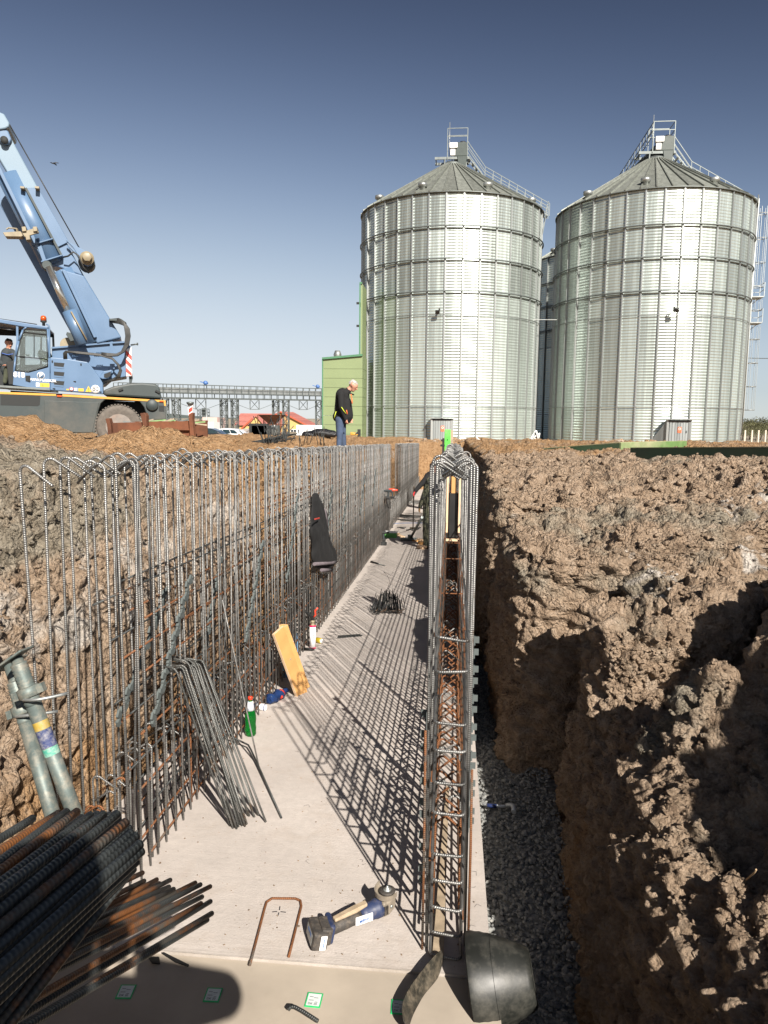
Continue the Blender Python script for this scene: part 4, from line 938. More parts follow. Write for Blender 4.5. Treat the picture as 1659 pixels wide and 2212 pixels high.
# ------------------------------------------------------------------ houses, container, hopper, mast
M['yellow_wall'] = simple('yellow_render', (0.50, 0.35, 0.13), 0.85, var=0.07, scale=0.8, bmp=0.05)
M['red_roof'] = simple('red_roof_tile', (0.36, 0.13, 0.105), 0.75, var=0.15, scale=2, bmp=0.3, bdist=0.05, rand=0.12)
M['red_trim'] = simple('bright_red_trim', (0.42, 0.085, 0.04), 0.6, var=0.1, bmp=0)
M['glass'] = simple('window_glass', (0.03, 0.04, 0.05), 0.12, var=0.1, bmp=0)
M['pink_wall'] = simple('pale_pink_wall', (0.55, 0.40, 0.36), 0.85, var=0.1, scale=1, bmp=0)
def house(pxs, yy, Y, label, wall='yellow_wall'):
    """gabled house; side eaves run to the left, gable looks right-forward. pxs: left end, gable left, ridge px, gable right; yy: ridge y, eave y, base y"""
    xl, gl, rg, gr = pxs; yr, ye, yb = yy
    D1, D2 = Y, Y+6.0
    GL = at_y(gl, ye, D1); GR = at_y(gr, ye, D1); RT_ = at_y(rg, yr, D1); BL = at_y(gl, yb, D1)[2]
    ez = (GL[2]+GR[2])/2; w_ = GR[0]-GL[0]; ridge = RT_[2]; dpt = 11.0; xc = (GL[0]+GR[0])/2
    Hs = thing('house', label, 'house', (xc, D1+dpt/2, BL))
    mb = MB(); mb.prism([(GL[0], D1, BL), (GR[0], D1, BL), (GR[0], D1, ez), (xc, D1, ridge-0.1), (GL[0], D1, ez)], (0, dpt, 0)); part('wall', mb, wall, Hs)
    for s_ in (-1, 1):
        ex = xc+s_*(w_/2+0.45); ezz = ez-0.45*(ridge-ez)/(w_/2); n = 9
        for k in range(n):   # courses of tiles
            t0, t1 = k/n, (k+1)/n
            a = np.array((xc+(ex-xc)*t0, D1-0.4, ridge+(ezz-ridge)*t0+0.10)); b_ = np.array((xc+(ex-xc)*t1, D1-0.4, ridge+(ezz-ridge)*t1+0.14))
            mb = MB(); mb.prism([a, b_, b_-(0, 0, 0.12), a-(0, 0, 0.12)], (0, dpt+0.8, 0)); part('roof_course', mb, 'red_roof', Hs)
        mb = MB(); mb.beam((xc, D1-0.45, ridge+0.05), (ex, D1-0.45, ezz+0.05), 0.12, 0.28); part('barge_board', mb, 'red_trim', Hs)
    for t in (0.3, 0.72):
        mb = MB(); x = GL[0]+w_*t; z = BL+(ez-BL)*0.55
        mb.box((x, D1-0.02, z), (1.3, 0.08, 1.3)); f = part('window', mb, 'white_paint', Hs); mb = MB()
        for q in (-0.3, 0.3): mb.box((x+q, D1-0.06, z), (0.5, 0.05, 1.1))
        part('pane', mb, 'glass', f)
    return Hs
house((520, 527, 545, 566), (905, 923, 945), 146, 'small red-roofed house with a narrow gable, left of the yellow house')
hs = house((560, 548, 607, 668), (890, 921, 948), 150, 'yellow house with a broad red roof behind the parked cars')
# long lower roof and porch of the yellow house
def wing():
    Y = 143; mb = MB(); a = at_y(548, 894, Y); 
    W_ = thing('house_wing', 'long red-roofed yellow wing with a small gable facing the yard', 'house', (at_y(560, 945, Y)[0], Y, -0.8))
    zb = at_y(560, 948, Y)[2]; L = at_y(512, 918, Y+5); R_ = at_y(584, 918, Y+5); zr = at_y(540, 893, Y+9)[2]; ze = L[2]
    mb = MB(); mb.box(((L[0]+R_[0])/2, Y+9, (zb+ze)/2), (R_[0]-L[0], 8, ze-zb)); part('wall', mb, 'yellow_wall', W_)
    n = 8
    for k in range(n):
        t0, t1 = k/n, (k+1)/n; y0 = Y+9-4.5*t0; y1 = Y+9-4.5*t1; z0 = zr+(ze-zr)*t0; z1 = zr+(ze-zr)*t1+0.05
        mb = MB(); mb.prism([(L[0]-0.4, y0, z0), (L[0]-0.4, y1, z1), (L[0]-0.4, y1, z1-0.12), (L[0]-0.4, y0, z0-0.12)], (R_[0]-L[0]+3, 0, 0)); part('roof_course', mb, 'red_roof', W_)
    g0 = at_y(538, 918, Y+1); g1 = at_y(570, 918, Y+1); gr = at_y(553, 899, Y+1); xc = (g0[0]+g1[0])/2
    mb = MB(); mb.prism([(g0[0], Y+1, zb), (g1[0], Y+1, zb), (g1[0], Y+1, g0[2]), (xc, Y+1, gr[2]), (g0[0], Y+1, g0[2])], (0, 5, 0)); part('gable_wall', mb, 'yellow_wall', W_)
    for s_, e in ((-1, g0[0]-0.3), (1, g1[0]+0.3)):
        mb = MB(); mb.prism([(xc, Y+0.6, gr[2]+0.15), (e, Y+0.6, g0[2]-0.1), (e, Y+0.6, g0[2]-0.25), (xc, Y+0.6, gr[2])], (0, 6, 0)); part('gable_roof', mb, 'red_roof', W_)
    for px in (547, 560):
        p = at_y(px, 932, Y+1); mb = MB(); mb.box((p[0], Y+0.95, p[2]), (0.9, 0.1, 1.3)); f = part('window', mb, 'white_paint', W_); mb = MB(); mb.box((p[0], Y+0.9, p[2]), (0.7, 0.06, 1.1)); part('pane', mb, 'glass', f)
wing()
def boxthing(name, label, cat, pxl, pxr, yt, yb, Y, dp, mat, group=None, panels=0, bev=0.02):
    a = at_y(pxl, yt, Y); b = at_y(pxr, yb, Y); g = thing(name, label, cat, ((a[0]+b[0])/2, Y+dp/2, b[2]), group)
    if panels:
        n = panels; wd = (b[0]-a[0])/n
        for k in range(n):
            mb = MB(); mb.box((a[0]+wd*(k+0.5), Y+dp/2+0.04*(k % 2), (a[2]+b[2])/2), (wd-0.02, dp, a[2]-b[2])); part('panel', mb, mat, g)
    else:
        mb = MB(); mb.box(((a[0]+b[0])/2, Y+dp/2, (a[2]+b[2])/2), (b[0]-a[0], dp, a[2]-b[2])); part('body', mb, mat, g, bevel=bev)
    return g, a, b
boxthing('white_fence', 'pale panel fence or container row right of the hopper', 'fence', 640, 742, 918, 946, 112, 0.4, 'white_paint', panels=16)
boxthing('yard_wall', 'low pale wall between the cars and the yellow house', 'wall', 525, 583, 926, 948, 118, 0.4, 'plinth', panels=5)
boxthing('pink_shed', 'small pinkish shed at the far left of the houses', 'shed', 437, 470, 901, 944, 150, 6, 'pink_wall', panels=3)
boxthing('white_shed', 'white flat shed below the far rooftop antennas', 'shed', 440, 462, 912, 945, 140, 5, 'white_paint', panels=2)
# hopper on a frame with two drums
def hopper():
    Y = 100; c = at_y(588, 917, Y); b = at_y(588, 948, Y)[2]
    H = thing('steel_hopper', 'rusty funnel hopper on a steel frame in front of the yellow house', 'hopper', (c[0], Y, b)); w_ = 1.6
    mb = MB(); z1 = at_y(588, 896, Y)[2]; z0 = c[2]
    vs = [(c[0]+sx*w_, Y+sy*w_, z1) for sx, sy in ((-1, -1), (1, -1), (1, 1), (-1, 1))]+[(c[0]+sx*.35, Y+sy*.35, z0) for sx, sy in ((-1, -1), (1, -1), (1, 1), (-1, 1))]
    mb.add(vs, [(0, 1, 5, 4), (1, 2, 6, 5), (2, 3, 7, 6), (3, 0, 4, 7), (4, 5, 6, 7), (3, 2, 1, 0)]); part('funnel', mb, 'rust_sheet', H)
    mb = MB()
    for sx in (-1, 1):
        for sy in (-1, 1): mb.beam((c[0]+sx*w_, Y+sy*w_, b), (c[0]+sx*w_, Y+sy*w_, z1), 0.12, 0.12, up=(0, 1, 0))
        mb.beam((c[0]+sx*w_, Y-w_, z0), (c[0]+sx*w_, Y+w_, z0), 0.12, 0.12)
    mb.beam((c[0]-w_, Y-w_, z0), (c[0]+w_, Y-w_, z0), 0.12, 0.12); part('frame', mb, 'rust_sheet', H)
    for q in (-0.7, 0.35):
        mb = MB(); mb.lathe([(0.42, 0), (0.42, z0-b-0.1), (0.38, z0-b)], (c[0]+q, Y-0.6, b), 16); part('drum', mb, 'galv', H)
M['rust_sheet'] = simple('rusty_sheet_steel', (0.12, 0.045, 0.022), 0.75, metal=0.2, var=0.4, scale=3, bmp=0.3, dirt=(0.28, 0.10, 0.04), dirtamt=0.6)
hopper()
def pole(name, label, cat, px, yt, yb, Y, r=0.08, mat='galv', arms=None):
    a = at_y(px, yt, Y); b = at_y(px, yb, Y); g = thing(name, label, cat, (b[0], Y, b[2])); mb = MB(); mb.tube([(b[0], Y, b[2]), (b[0], Y, a[2])], r, 8, rad=[r*1.4, r*0.6]); part('mast', mb, mat, g)
    if arms: arms(g, b[0], Y, a[2])
    return g
def lampheads(g, x, Y, z):
    mb = MB(); mb.beam((x-1.6, Y, z-7), (x+4.2, Y, z-7), 0.12, 0.12)
    for q in (1.0, 2.2, 3.4, 4.2): mb.box((x+q, Y-0.1, z-6.7), (0.6, 0.3, 0.35))
    part('lamp_bar', mb, 'galv_dark', g)
pole('light_mast', 'tall thin mast with a bar of small lamps left of the yellow house', 'mast', 447, 883, 946, 120, 0.1, arms=None)
def lattice_thing(px, yt, yb, Y, w_, label):
    a = at_y(px, yt, Y); b = at_y(px, yb, Y); g = thing('lattice_mast', label, 'mast', (b[0], Y, b[2]), None); mb = MB(); lattice(mb, (b[0], Y, b[2]), w_, a[2]-b[2], 8, 0.1)
    for q in (0.6, 0.8, 0.95): mb.box((b[0]+0.2, Y-0.4, b[2]+(a[2]-b[2])*q), (0.9, 0.2, 0.8))
    part('lattice', mb, 'galv_dark', g)
lattice_thing(440, 884, 912, 170, 2.2, 'small far lattice mast with antennas, left of the light mast')
# ------------------------------------------------------------------ hill, trees, fence posts at the horizon
def hill():
    M['hill'] = simple('distant_hill_green', (0.075, 0.095, 0.085), 0.95, var=0.3, scale=0.01, bmp=0)
    xs = np.linspace(-1500, 1500, 160); ys = np.linspace(0, 1, 24); P = np.zeros((24, 160, 3)); X = xs[None, :]
    hh = 2.5+24*np.exp(-((X+850)/240)**2)*(1+0.12*np.sin(X/57+1))
    P[..., 0] = X; P[..., 1] = 1300+500*ys[:, None]; P[..., 2] = -4+hh*np.sin(np.pi*np.minimum(1, ys[:, None]*1.2))**0.7
    fast_mesh('hill', P.reshape(-1, 3), grid_faces(24, 160)[:, ::-1], 'hill', kind='structure')
hill()
M['leaf'] = simple('olive_spring_foliage', (0.085, 0.085, 0.035), 0.8, var=0.5, scale=0.5, bmp=0, rand=0.2)
M['trunk'] = simple('tree_bark', (0.09, 0.07, 0.05), 0.9, var=0.3, bmp=0.3)
def tree(x, y, h, wd, label, nleaf=2600, group='trees at the right horizon', mat='leaf'):
    zb_ = gz(y); T = thing('deciduous_tree', label, 'tree', (x, y, zb_), group); rng = np.random.default_rng(int(abs(x)*7+y))
    mb = MB(); mb.tube([(x, y, zb_), (x+0.1, y, zb_+h*0.35), (x-0.1, y, zb_+h*0.7)], 0.2, 7, rad=[h*0.03, h*0.022, h*0.008])
    tips = []
    for k in range(11):
        a = k*2.4; z0 = h*(0.25+0.045*k); e = (x+math.cos(a)*wd*(0.45-0.02*k), y+math.sin(a)*wd*(.45-0.02*k), zb_+z0+h*0.28); mb.tube([(x, y, zb_+z0), ((x+e[0])/2, (y+e[1])/2, zb_+z0+h*0.08), e], 0.1, 5, rad=[h*0.012, h*0.008, h*0.003]); tips.append(e)
    part('trunk', mb, 'trunk', T)
    tips.append((x, y, zb_+h*0.88)); tips = np.array(tips)
    K = nleaf; c = tips[rng.integers(0, len(tips), K)]; d = rng.normal(size=(K, 3)); d /= np.linalg.norm(d, axis=1)[:, None]
    p = c+d*(rng.random((K, 1))**0.5)*np.array([wd*0.27, wd*0.27, h*0.14]); s = 0.16*h/6*rng.uniform(0.6, 1.4, K)
    u = rng.normal(size=(K, 3)); u /= np.linalg.norm(u, axis=1)[:, None]; v_ = np.cross(u, rng.normal(size=(K, 3))); v_ /= np.linalg.norm(v_, axis=1)[:, None]
    V = np.stack([p-u*s[:, None]-v_*s[:, None]*.6, p+u*s[:, None]-v_*s[:, None]*.5, p+u*s[:, None]*.7+v_*s[:, None]*.6, p-u*s[:, None]*.8+v_*s[:, None]*.6], 1).reshape(-1, 3)-WO[T]
    me = fast_mesh('crown', V, np.arange(4*K).reshape(-1, 4), mat, smooth=False, kind=None); me.parent = T; me.location = (0, 0, 0)
for (px, yt, Y, wd, lb) in ((1606, 914, 120, 6, 'leftmost rounded tree beside the right silo'), (1622, 905, 125, 8, 'tallest tree right of the silo, at the right edge'), (1646, 911, 122, 8, 'tree at the right edge of the picture, second from the tallest'), (1672, 918, 118, 8, 'tree just past the right edge'), (1634, 925, 110, 5, 'low bushy tree in front of the taller trees at right'), (1700, 908, 130, 9, 'tree outside the right edge'), (1604, 930, 105, 4, 'small bush against the right silo')):
    t = at_y(px, yt, Y); tree(t[0], Y, t[2]-gz(Y), wd, lb, nleaf=1600)
mb = MB(); mb.box((0, 0, 0.5), (0.10, 0.10, 1.0)); mep = mb.mesh('fence_post'); M['post'] = simple('concrete_post', (0.55, 0.48, 0.40), 0.9, var=0.1, bmp=0.1); setm(mep, 'post')
for i, px in enumerate((1591, 1608, 1623, 1637, 1652, 1668, 1684)):
    Y = 62+0.0*i; b = at_y(px, 956, Y); o = inst('fence_post', mep, None, b, (0, 0, 0.05*i)); tag(o, 'pale concrete fence post right of the silo, %s of the row' % ['first', 'second', 'third', 'fourth', 'fifth', 'sixth', 'seventh'][i], 'fence post', 'concrete fence posts by the right silo')
# ------------------------------------------------------------------ figures
def capsule(mb, a, b, ra, rb, mi=0, n=14):
    a = np.array(a, float); b = np.array(b, float); mb.tube([a, b], ra, n, mi=mi, rad=[ra, rb]); mb.ball(a, ra, n, mi); mb.ball(b, rb, n, mi)
def figure(name, label, base, caps, mats, voxel=0.012, group=None, cat='person', smooth=3):
    """caps: (a, b, ra, rb, material index) limbs, fused into one continuous skin"""
    T = thing(name, label, cat, base, group); mb = MB()
    for (a, b, ra, rb, mi) in caps: capsule(mb, a, b, ra, rb, mi)
    me = mb.mesh('tmp'); ob = bpy.data.objects.new('tmp', me); COL.objects.link(ob)
    m = ob.modifiers.new('r', 'REMESH'); m.mode = 'VOXEL'; m.voxel_size = voxel
    s = ob.modifiers.new('s', 'SMOOTH'); s.factor = 0.5; s.iterations = smooth
    bpy.context.view_layer.update(); dg = bpy.context.evaluated_depsgraph_get()
    out = bpy.data.meshes.new_from_object(ob.evaluated_get(dg)); bpy.data.objects.remove(ob)
    n = len(out.vertices); co = np.empty(n*3, np.float32); out.vertices.foreach_get('co', co); co = co.reshape(-1, 3)
    A = np.array([c[0] for c in caps], float); B = np.array([c[1] for c in caps], float); ra = np.array([c[2] for c in caps]); rb = np.array([c[3] for c in caps])
    cen = np.empty(len(out.polygons)*3, np.float32); out.polygons.foreach_get('center', cen); cen = cen.reshape(-1, 3)
    best = np.full(len(cen), 1e9); idx = np.zeros(len(cen), int)
    for k in range(len(caps)):
        ab = B[k]-A[k]; t = np.clip(((cen-A[k])@ab)/(ab@ab+1e-9), 0, 1); d = np.linalg.norm(cen-(A[k]+t[:, None]*ab), axis=1)-(ra[k]+(rb[k]-ra[k])*t)
        w_ = d < best; best[w_] = d[w_]; idx[w_] = caps[k][4]
    co = co-WO[T]; out.vertices.foreach_set('co', co.astype(np.float32).ravel()); out.name = 'body'; out.materials.clear(); setm(out, mats)
    out.polygons.foreach_set('material_index', idx.astype(np.int32)); out.polygons.foreach_set('use_smooth', np.ones(len(cen), bool)); out.update()
    o = bpy.data.objects.new('body', out); COL.objects.link(o); o.parent = T; WO[o] = WO[T]
    return T
def head(caps, c, f, u, r, mi=0):
    """skull, jaw, nose, ears; f forward, u up"""
    c = np.array(c, float); f = np.array(f, float); f /= np.linalg.norm(f); u = np.array(u, float); u = u-f*(u@f); u /= np.linalg.norm(u); s = np.cross(f, u)
    caps += [(c+u*0.2*r-f*0.15*r, c+u*0.05*r+f*0.15*r, r*0.86, r*0.82, mi), (c-u*0.35*r+f*0.25*r, c-u*0.75*r+f*0.42*r, r*0.62, r*0.42, mi)]
    caps += [(c+f*0.85*r+u*0.0*r, c+f*1.08*r-u*0.28*r, r*0.12, r*0.16, mi), (c+f*0.72*r+u*0.22*r-s*0.3*r, c+f*0.72*r+u*0.22*r+s*0.3*r, r*0.2, r*0.2, mi)]
    for q in (-1, 1): caps.append((c+s*q*0.86*r+u*0.12*r-f*0.1*r, c+s*q*0.84*r-u*0.22*r-f*0.05*r, r*0.16, r*0.11, mi))
    return c, f, u, s
def hair(T, c, f, u, s, r, mat, bald=0.0):
    mb = MB(); n = 18; vs = []
    rng = np.random.default_rng(3)
    mb.ball((0, 0, 0), 1, 18); out = []
    V = np.array(mb.v); keep = lambda p: (p[2] > 0.25) or (p[1] < -0.05 and p[2] > -0.45)
    V2 = []
    for p in V:
        w_ = 1.0+0.05*rng.normal(); q = p*np.array([0.93, 1.03, 1.0])*w_
        V2.append(np.array(c)+u*0.12*r-f*0.12*r+(s*q[0]+f*q[1]+u*q[2])*r*0.98)
    fs = [fc for fc in mb.f if all(keep(V[i]) for i in fc)]
    m2 = MB(); m2.add(V2, fs, smooth=True); return part('hair', m2, mat, T)
def face(T, c, f, u, s, r):
    for q in (-1, 1):
        mb = MB(); mb.ball(c+f*0.83*r+u*0.08*r+s*q*0.33*r, r*0.09, 8); part('eye', mb, 'eye', T)
    mb = MB(); mb.tube([c+f*0.86*r-u*0.55*r+s*q*r for q in (-0.25, 0, 0.25)], r*0.05, 6); part('mouth', mb, 'lip', T)
def hand(caps, w_, d, palm, r=0.02, mi=0, curl=0.5):
    """palm from the wrist w_ along d, four fingers of unequal length bent towards palm, thumb from the side"""
    w_ = np.array(w_, float); d = np.array(d, float); d /= np.linalg.norm(d); p = np.array(palm, float); p = p-d*(p@d); p /= np.linalg.norm(p); s = np.cross(d, p)
    k = w_+d*0.085
    for q in (-0.028, -0.010, 0.010, 0.028): caps.append((w_+s*q*0.6, k+s*q, 0.017, 0.014, mi))
    for q, L in ((-0.030, 0.062), (-0.010, 0.075), (0.010, 0.078), (0.030, 0.068)):
        a = k+s*q; b = a+(d*(1-curl*0.5)+p*curl*0.5)*L*0.5; c = b+(d*(1-curl)+p*curl)*L*0.5; caps += [(a, b, 0.0105, 0.0095, mi), (b, c, 0.0095, 0.008, mi)]
    t0 = w_+d*0.03-s*0.03; t1 = t0+(d*0.6-s*0.5+p*0.3)*0.04; caps += [(t0, t1, 0.014, 0.0115, mi), (t1, t1+(d*0.7+p*0.5)*0.034, 0.0115, 0.009, mi)]
M['skin'] = simple('skin', (0.50, 0.24, 0.16), 0.55, var=0.12, bmp=0); M['grey_hair'] = simple('grey_hair', (0.38, 0.36, 0.34), 0.8, var=0.3, scale=30, bmp=0.4)
M['brown_hair'] = simple('dark_hair', (0.05, 0.03, 0.02), 0.8, var=0.3, scale=30, bmp=0.4); M['eye'] = simple('eye', (0.03, 0.02, 0.02), 0.3, bmp=0); M['lip'] = simple('lip', (0.32, 0.10, 0.08), 0.5, bmp=0)
M['black_cloth'] = simple('black_softshell_cloth', (0.007, 0.007, 0.0075), 0.9, var=0.3, bmp=0.5, scale=20, bdist=0.004); M['denim'] = simple('blue_denim', (0.05, 0.075, 0.13), 0.9, var=0.4, scale=6, bmp=0.4, bdist=0.004)
M['green_cloth'] = simple('olive_work_cloth', (0.06, 0.065, 0.04), 0.9, var=0.3, bmp=0.4); M['grey_cloth'] = simple('dark_grey_work_cloth', (0.035, 0.042, 0.045), 0.9, var=0.3, bmp=0.4)
M['lime'] = simple('lime_piping', (0.55, 0.65, 0.05), 0.7, bmp=0); M['orange_cloth'] = simple('orange_lining', (0.75, 0.14, 0.03), 0.7, bmp=0); M['glove_red'] = simple('red_glove', (0.45, 0.03, 0.03), 0.8, bmp=0.2)
M['glove_brown'] = simple('brown_glove', (0.22, 0.12, 0.05), 0.8, bmp=0.2); M['boot'] = simple('brown_boot', (0.12, 0.075, 0.045), 0.8, bmp=0.2)
def camo():
    m, nt, b = mk('dark_camouflage_cloth'); n = noise(nt, 11, 2, 0.5, dist=0.6)
    nt.links.new(ramp(nt, n, [(0.38, (0.012, 0.013, 0.01)), (0.46, (0.045, 0.05, 0.03)), (0.55, (0.09, 0.085, 0.055)), (0.64, (0.02, 0.022, 0.016))], 'CONSTANT'), b.inputs['Base Color']); b.inputs['Roughness'].default_value = 0.9; return m
M['camo'] = camo()
# --- elderly man in a black jacket, head bowed, looking into the trench
def man():
    Y = 16.0; S = 16/1580.0
    def q(px, py, dy=0.0): p = at_y(px, py, Y); p[1] += dy; return p
    hc = q(763, 833); fwd = np.array([0.86, -0.12, -0.5]); caps = []
    c, f, u, s = head(caps, hc, fwd, (0.45, 0, 1), 0.107, 0)
    neck = q(749, 846); caps.append((neck, hc-u*0.06-f*0.02, 0.062, 0.055, 0)); caps.append((q(747, 847), q(751, 845), 0.085, 0.075, 1))
    pel = q(737, 908)
    # torso in a jacket
    caps += [(q(740, 853), q(739, 880), 0.155, 0.165, 1), (q(739, 880), q(739, 902), 0.17, 0.175, 1), (q(746, 870), q(748, 898), 0.14, 0.155, 1), (q(738, 852, -.17), q(738, 852, .17), 0.095, 0.095, 1), (q(731, 900), q(748, 903), 0.13, 0.13, 1)]
    for dy, hx, hy, ex, ey in ((-.25, 750, 905, 742, 880), (.24, 753, 903, 744, 880)):
        sh = q(740, 854, dy*0.85); el = q(ex, ey, dy*1.12); wr = q(hx, hy, dy*0.9); caps += [(sh, el, 0.078, 0.062, 1), (el, wr, 0.062, 0.045, 1)]; hand(caps, wr, (0.25, 0, -1), (0.5, -dy*2, -0.2), mi=0, curl=0.8)
    for dy, fx in ((-.10, 733), (.11, 742)):
        hip = q(736, 908, dy); kn = q(737+(fx-737)*0.4, 945, dy*1.15); an = q(fx, 983, dy*1.2); caps += [(hip, kn, 0.105, 0.068, 2), (kn, an, 0.07, 0.052, 2), (an+(0, 0, -0.02), an+(0.20, 0, -0.05), 0.052, 0.042, 3)]
    b = q(738, 987); T = figure('person', 'grey-haired man in black jacket and jeans standing at the trench edge, head bowed', b, caps, ['skin', 'black_cloth', 'denim', 'boot'], 0.012)
    hair(T, c, f, u, s, 0.107, 'grey_hair'); face(T, c, f, u, s, 0.107)
    def piping(pts, mat, r=0.008):
        mb = MB(); mb.tube([q(px, py, -0.2-off) for px, py, off in pts], r, 5); part('jacket_piping', mb, mat, T)
    piping([(741, 846, -.1), (739.5, 850, -.03), (739, 854, 0.02)], 'lime'); piping([(743, 880, .16), (747, 887, .13), (752, 894, .10)], 'lime', 0.009); piping([(752, 886, .06), (754, 895, .06)], 'orange_cloth', 0.012)
    piping([(729, 889, -.01), (726, 898, -0.02), (724, 905, -.05)], 'lime')
    mb = MB(); mb.tube([q(760, 852, -0.12), q(762.5, 866, -0.15), q(763, 872, -0.16)], 0.012, 5); part('jacket_zip', mb, 'orange_cloth', T)
    mb = MB(); mb.tube([q(756, 848, -.1), q(760, 851, -.12), q(765, 853, -.06)], 0.016, 6); part('radio_microphone', mb, 'black', T)
man()
# --- crane operator
def cq(x, y): return 0.2604*x, 648.0+0.2604*y        # crop grid used while surveying the crane
def cq1(x, y): return 0.2604*x, 216.0+0.2604*y
YC = 20.0
NC = np.array([-math.sin(math.radians(24)), math.cos(math.radians(24)), 0.0]); DC = 20.5     # the crane's near side stands square to this direction
SCL = 0.2604*20.3/1580
def onside(px, py, dy): d = ray(px, py); return EYE+d*(DC/(d@NC))+NC*dy
def c2(x, y, dy=0.0): return onside(*cq(x, y), dy)
def c1(x, y, dy=0.0): return onside(*cq1(x, y), dy)
def operator():
    caps = []; hc = c2(36, 338, 0.7); c, f, u, s = head(caps, hc, (0.75, -0.5, -0.28), (0, 0, 1), 0.108, 0)
    nk = c2(30, 395, 0.72); caps += [(nk, hc-u*0.05, 0.06, 0.055, 0), (c2(25, 430, .75), c2(15, 560, .8), 0.17, 0.16, 1), (c2(-5, 420, .85), c2(62, 420, .65), 0.1, 0.1, 1)]
    caps += [(c2(80, 430, 0.55), c2(112, 500, 0.45), 0.075, 0.062, 1), (c2(112, 500, .45), c2(45, 535, .35), 0.06, 0.045, 1), (c2(-20, 430, .9), c2(-30, 510, .7), 0.07, 0.06, 1)]
    hand(caps, c2(45, 535, .35), (-1, -0.1, 0.1), (0, 0, -1), mi=0, curl=0.7)
    caps += [(c2(30, 590, .8), c2(95, 560, .45), 0.11, 0.08, 2), (c2(95, 560, .45), c2(85, 680, .5), 0.08, 0.055, 2), (c2(0, 590, .9), c2(35, 560, .5), 0.1, 0.08, 2), (c2(35, 560, .5), c2(10, 670, .55), 0.08, 0.055, 2), (c2(85, 690, .5), c2(105, 695, .4), 0.05, 0.04, 3)]
    T = figure('person', 'crane operator in dark work jacket leaning out of the open blue cab', c2(30, 700, .8), caps, ['skin', 'grey_cloth', 'green_cloth', 'boot'], 0.014)
    hair(T, c, f, u, s, 0.108, 'brown_hair'); face(T, c, f, u, s, 0.108)
    mb = MB(); mb.tube([c2(-20, 425, .58), c2(30, 440, .56), c2(85, 435, .46)], 0.014, 5); part('jacket_stripe', mb, 'blue_cloth', T)
M['blue_cloth'] = simple('blue_cloth', (0.05, 0.10, 0.3), 0.9, bmp=0)
operator()
# --- worker beyond the right cage
def w8(x, y): return 756.06+.2279*x, 918.07+.2279*y
def worker():
    Y = 15.3
    def q(x, y, dx=0.0, dy=0.0): p = at_y(*w8(x, y), Y).copy(); p[0] += dx; p[1] += dy; return p
    caps = []; hc = q(800, 400); c, f, u, s = head(caps, hc, (-0.6, -0.2, -0.7), (-0.4, 0, 1), 0.105, 0)
    caps += [(q(775, 470), hc-u*0.05, 0.06, 0.055, 0), (q(770, 510), q(765, 620), 0.165, 0.155, 1), (q(765, 620), q(758, 720), 0.155, 0.15, 2), (q(740, 495), q(800, 490, dy=0.3), 0.09, 0.09, 1)]
    caps += [(q(735, 495, dy=-.1), q(675, 560, dy=-.15), 0.07, 0.055, 1), (q(675, 560, dy=-.15), q(625, 615, dy=-.2), 0.055, 0.042, 1)]; hand(caps, q(625, 615, dy=-.2), (-0.5, -0.1, -0.8), (0.6, 0, -0.4), mi=3, curl=0.9)
    caps += [(q(760, 520, dy=-.2), q(700, 670, dy=-.25), 0.07, 0.055, 2), (q(700, 670, dy=-.25), q(668, 765, dy=-.2), 0.055, 0.045, 2)]; hand(caps, q(668, 765, dy=-.2), (-0.3, -0.1, -1), (0.6, 0, -0.4), mi=4, curl=0.9)
    g = slab_at(*w8(720, 1175)); g2 = slab_at(*w8(780, 1140))
    caps += [(q(740, 740), q(725, 950), 0.11, 0.085, 2), (q(725, 950), g+(0, 0, .1), 0.085, 0.062, 2), (q(790, 740, dy=.15), q(775, 930, dy=.2), 0.11, 0.08, 2), (q(775, 930, dy=.2), g2+(0, 0, 0.1), 0.08, 0.06, 2)]
    for b_ in (g, g2): caps.append((b_+(0.02, 0, 0.05), b_+(-0.16, -0.05, 0.045), 0.055, 0.045, 5))
    T = figure('person', 'worker in dark camouflage overalls bending behind the right cage, hand on a long handle', g, caps, ['skin', 'black_cloth', 'camo', 'glove_red', 'glove_brown', 'boot'], 0.013)
    hair(T, c, f, u, s, 0.105, 'brown_hair')
    mb = MB(); a = q(612, 625, dy=-.25); e = slab_at(*w8(597, 985)); mb.tube([a+(0, 0, 0.12), e], 0.014, 8); mb.box(e+(0, 0, 0.02), (0.16, 0.10, 0.04)); 
    T2 = thing('long_handled_tool', 'dark long-handled tool held upright by the bending worker', 'hand tool', e); part('handle', mb, 'dark_wood', T2)
    a = q(690, 860, dy=-0.25); e = slab_at(*w8(572, 1095)); T3 = thing('floor_scraper', 'long tube with a flat grey foot leaning by the worker', 'hand tool', e)
    mb = MB(); mb.tube([a, e+(0, 0, 0.05)], 0.028, 10); part('tube', mb, 'galv_dark', T3); mb = MB(); mb.box(e+(-0.04, 0, 0.035), (0.36, 0.16, 0.05)); mb.box(e+(0.0, 0, 0.09), (0.12, 0.1, 0.09)); part('foot', mb, 'galv_dark', T3, bevel=0.008)
M['dark_wood'] = simple('dark_handle_wood', (0.05, 0.035, 0.02), 0.7)
worker()
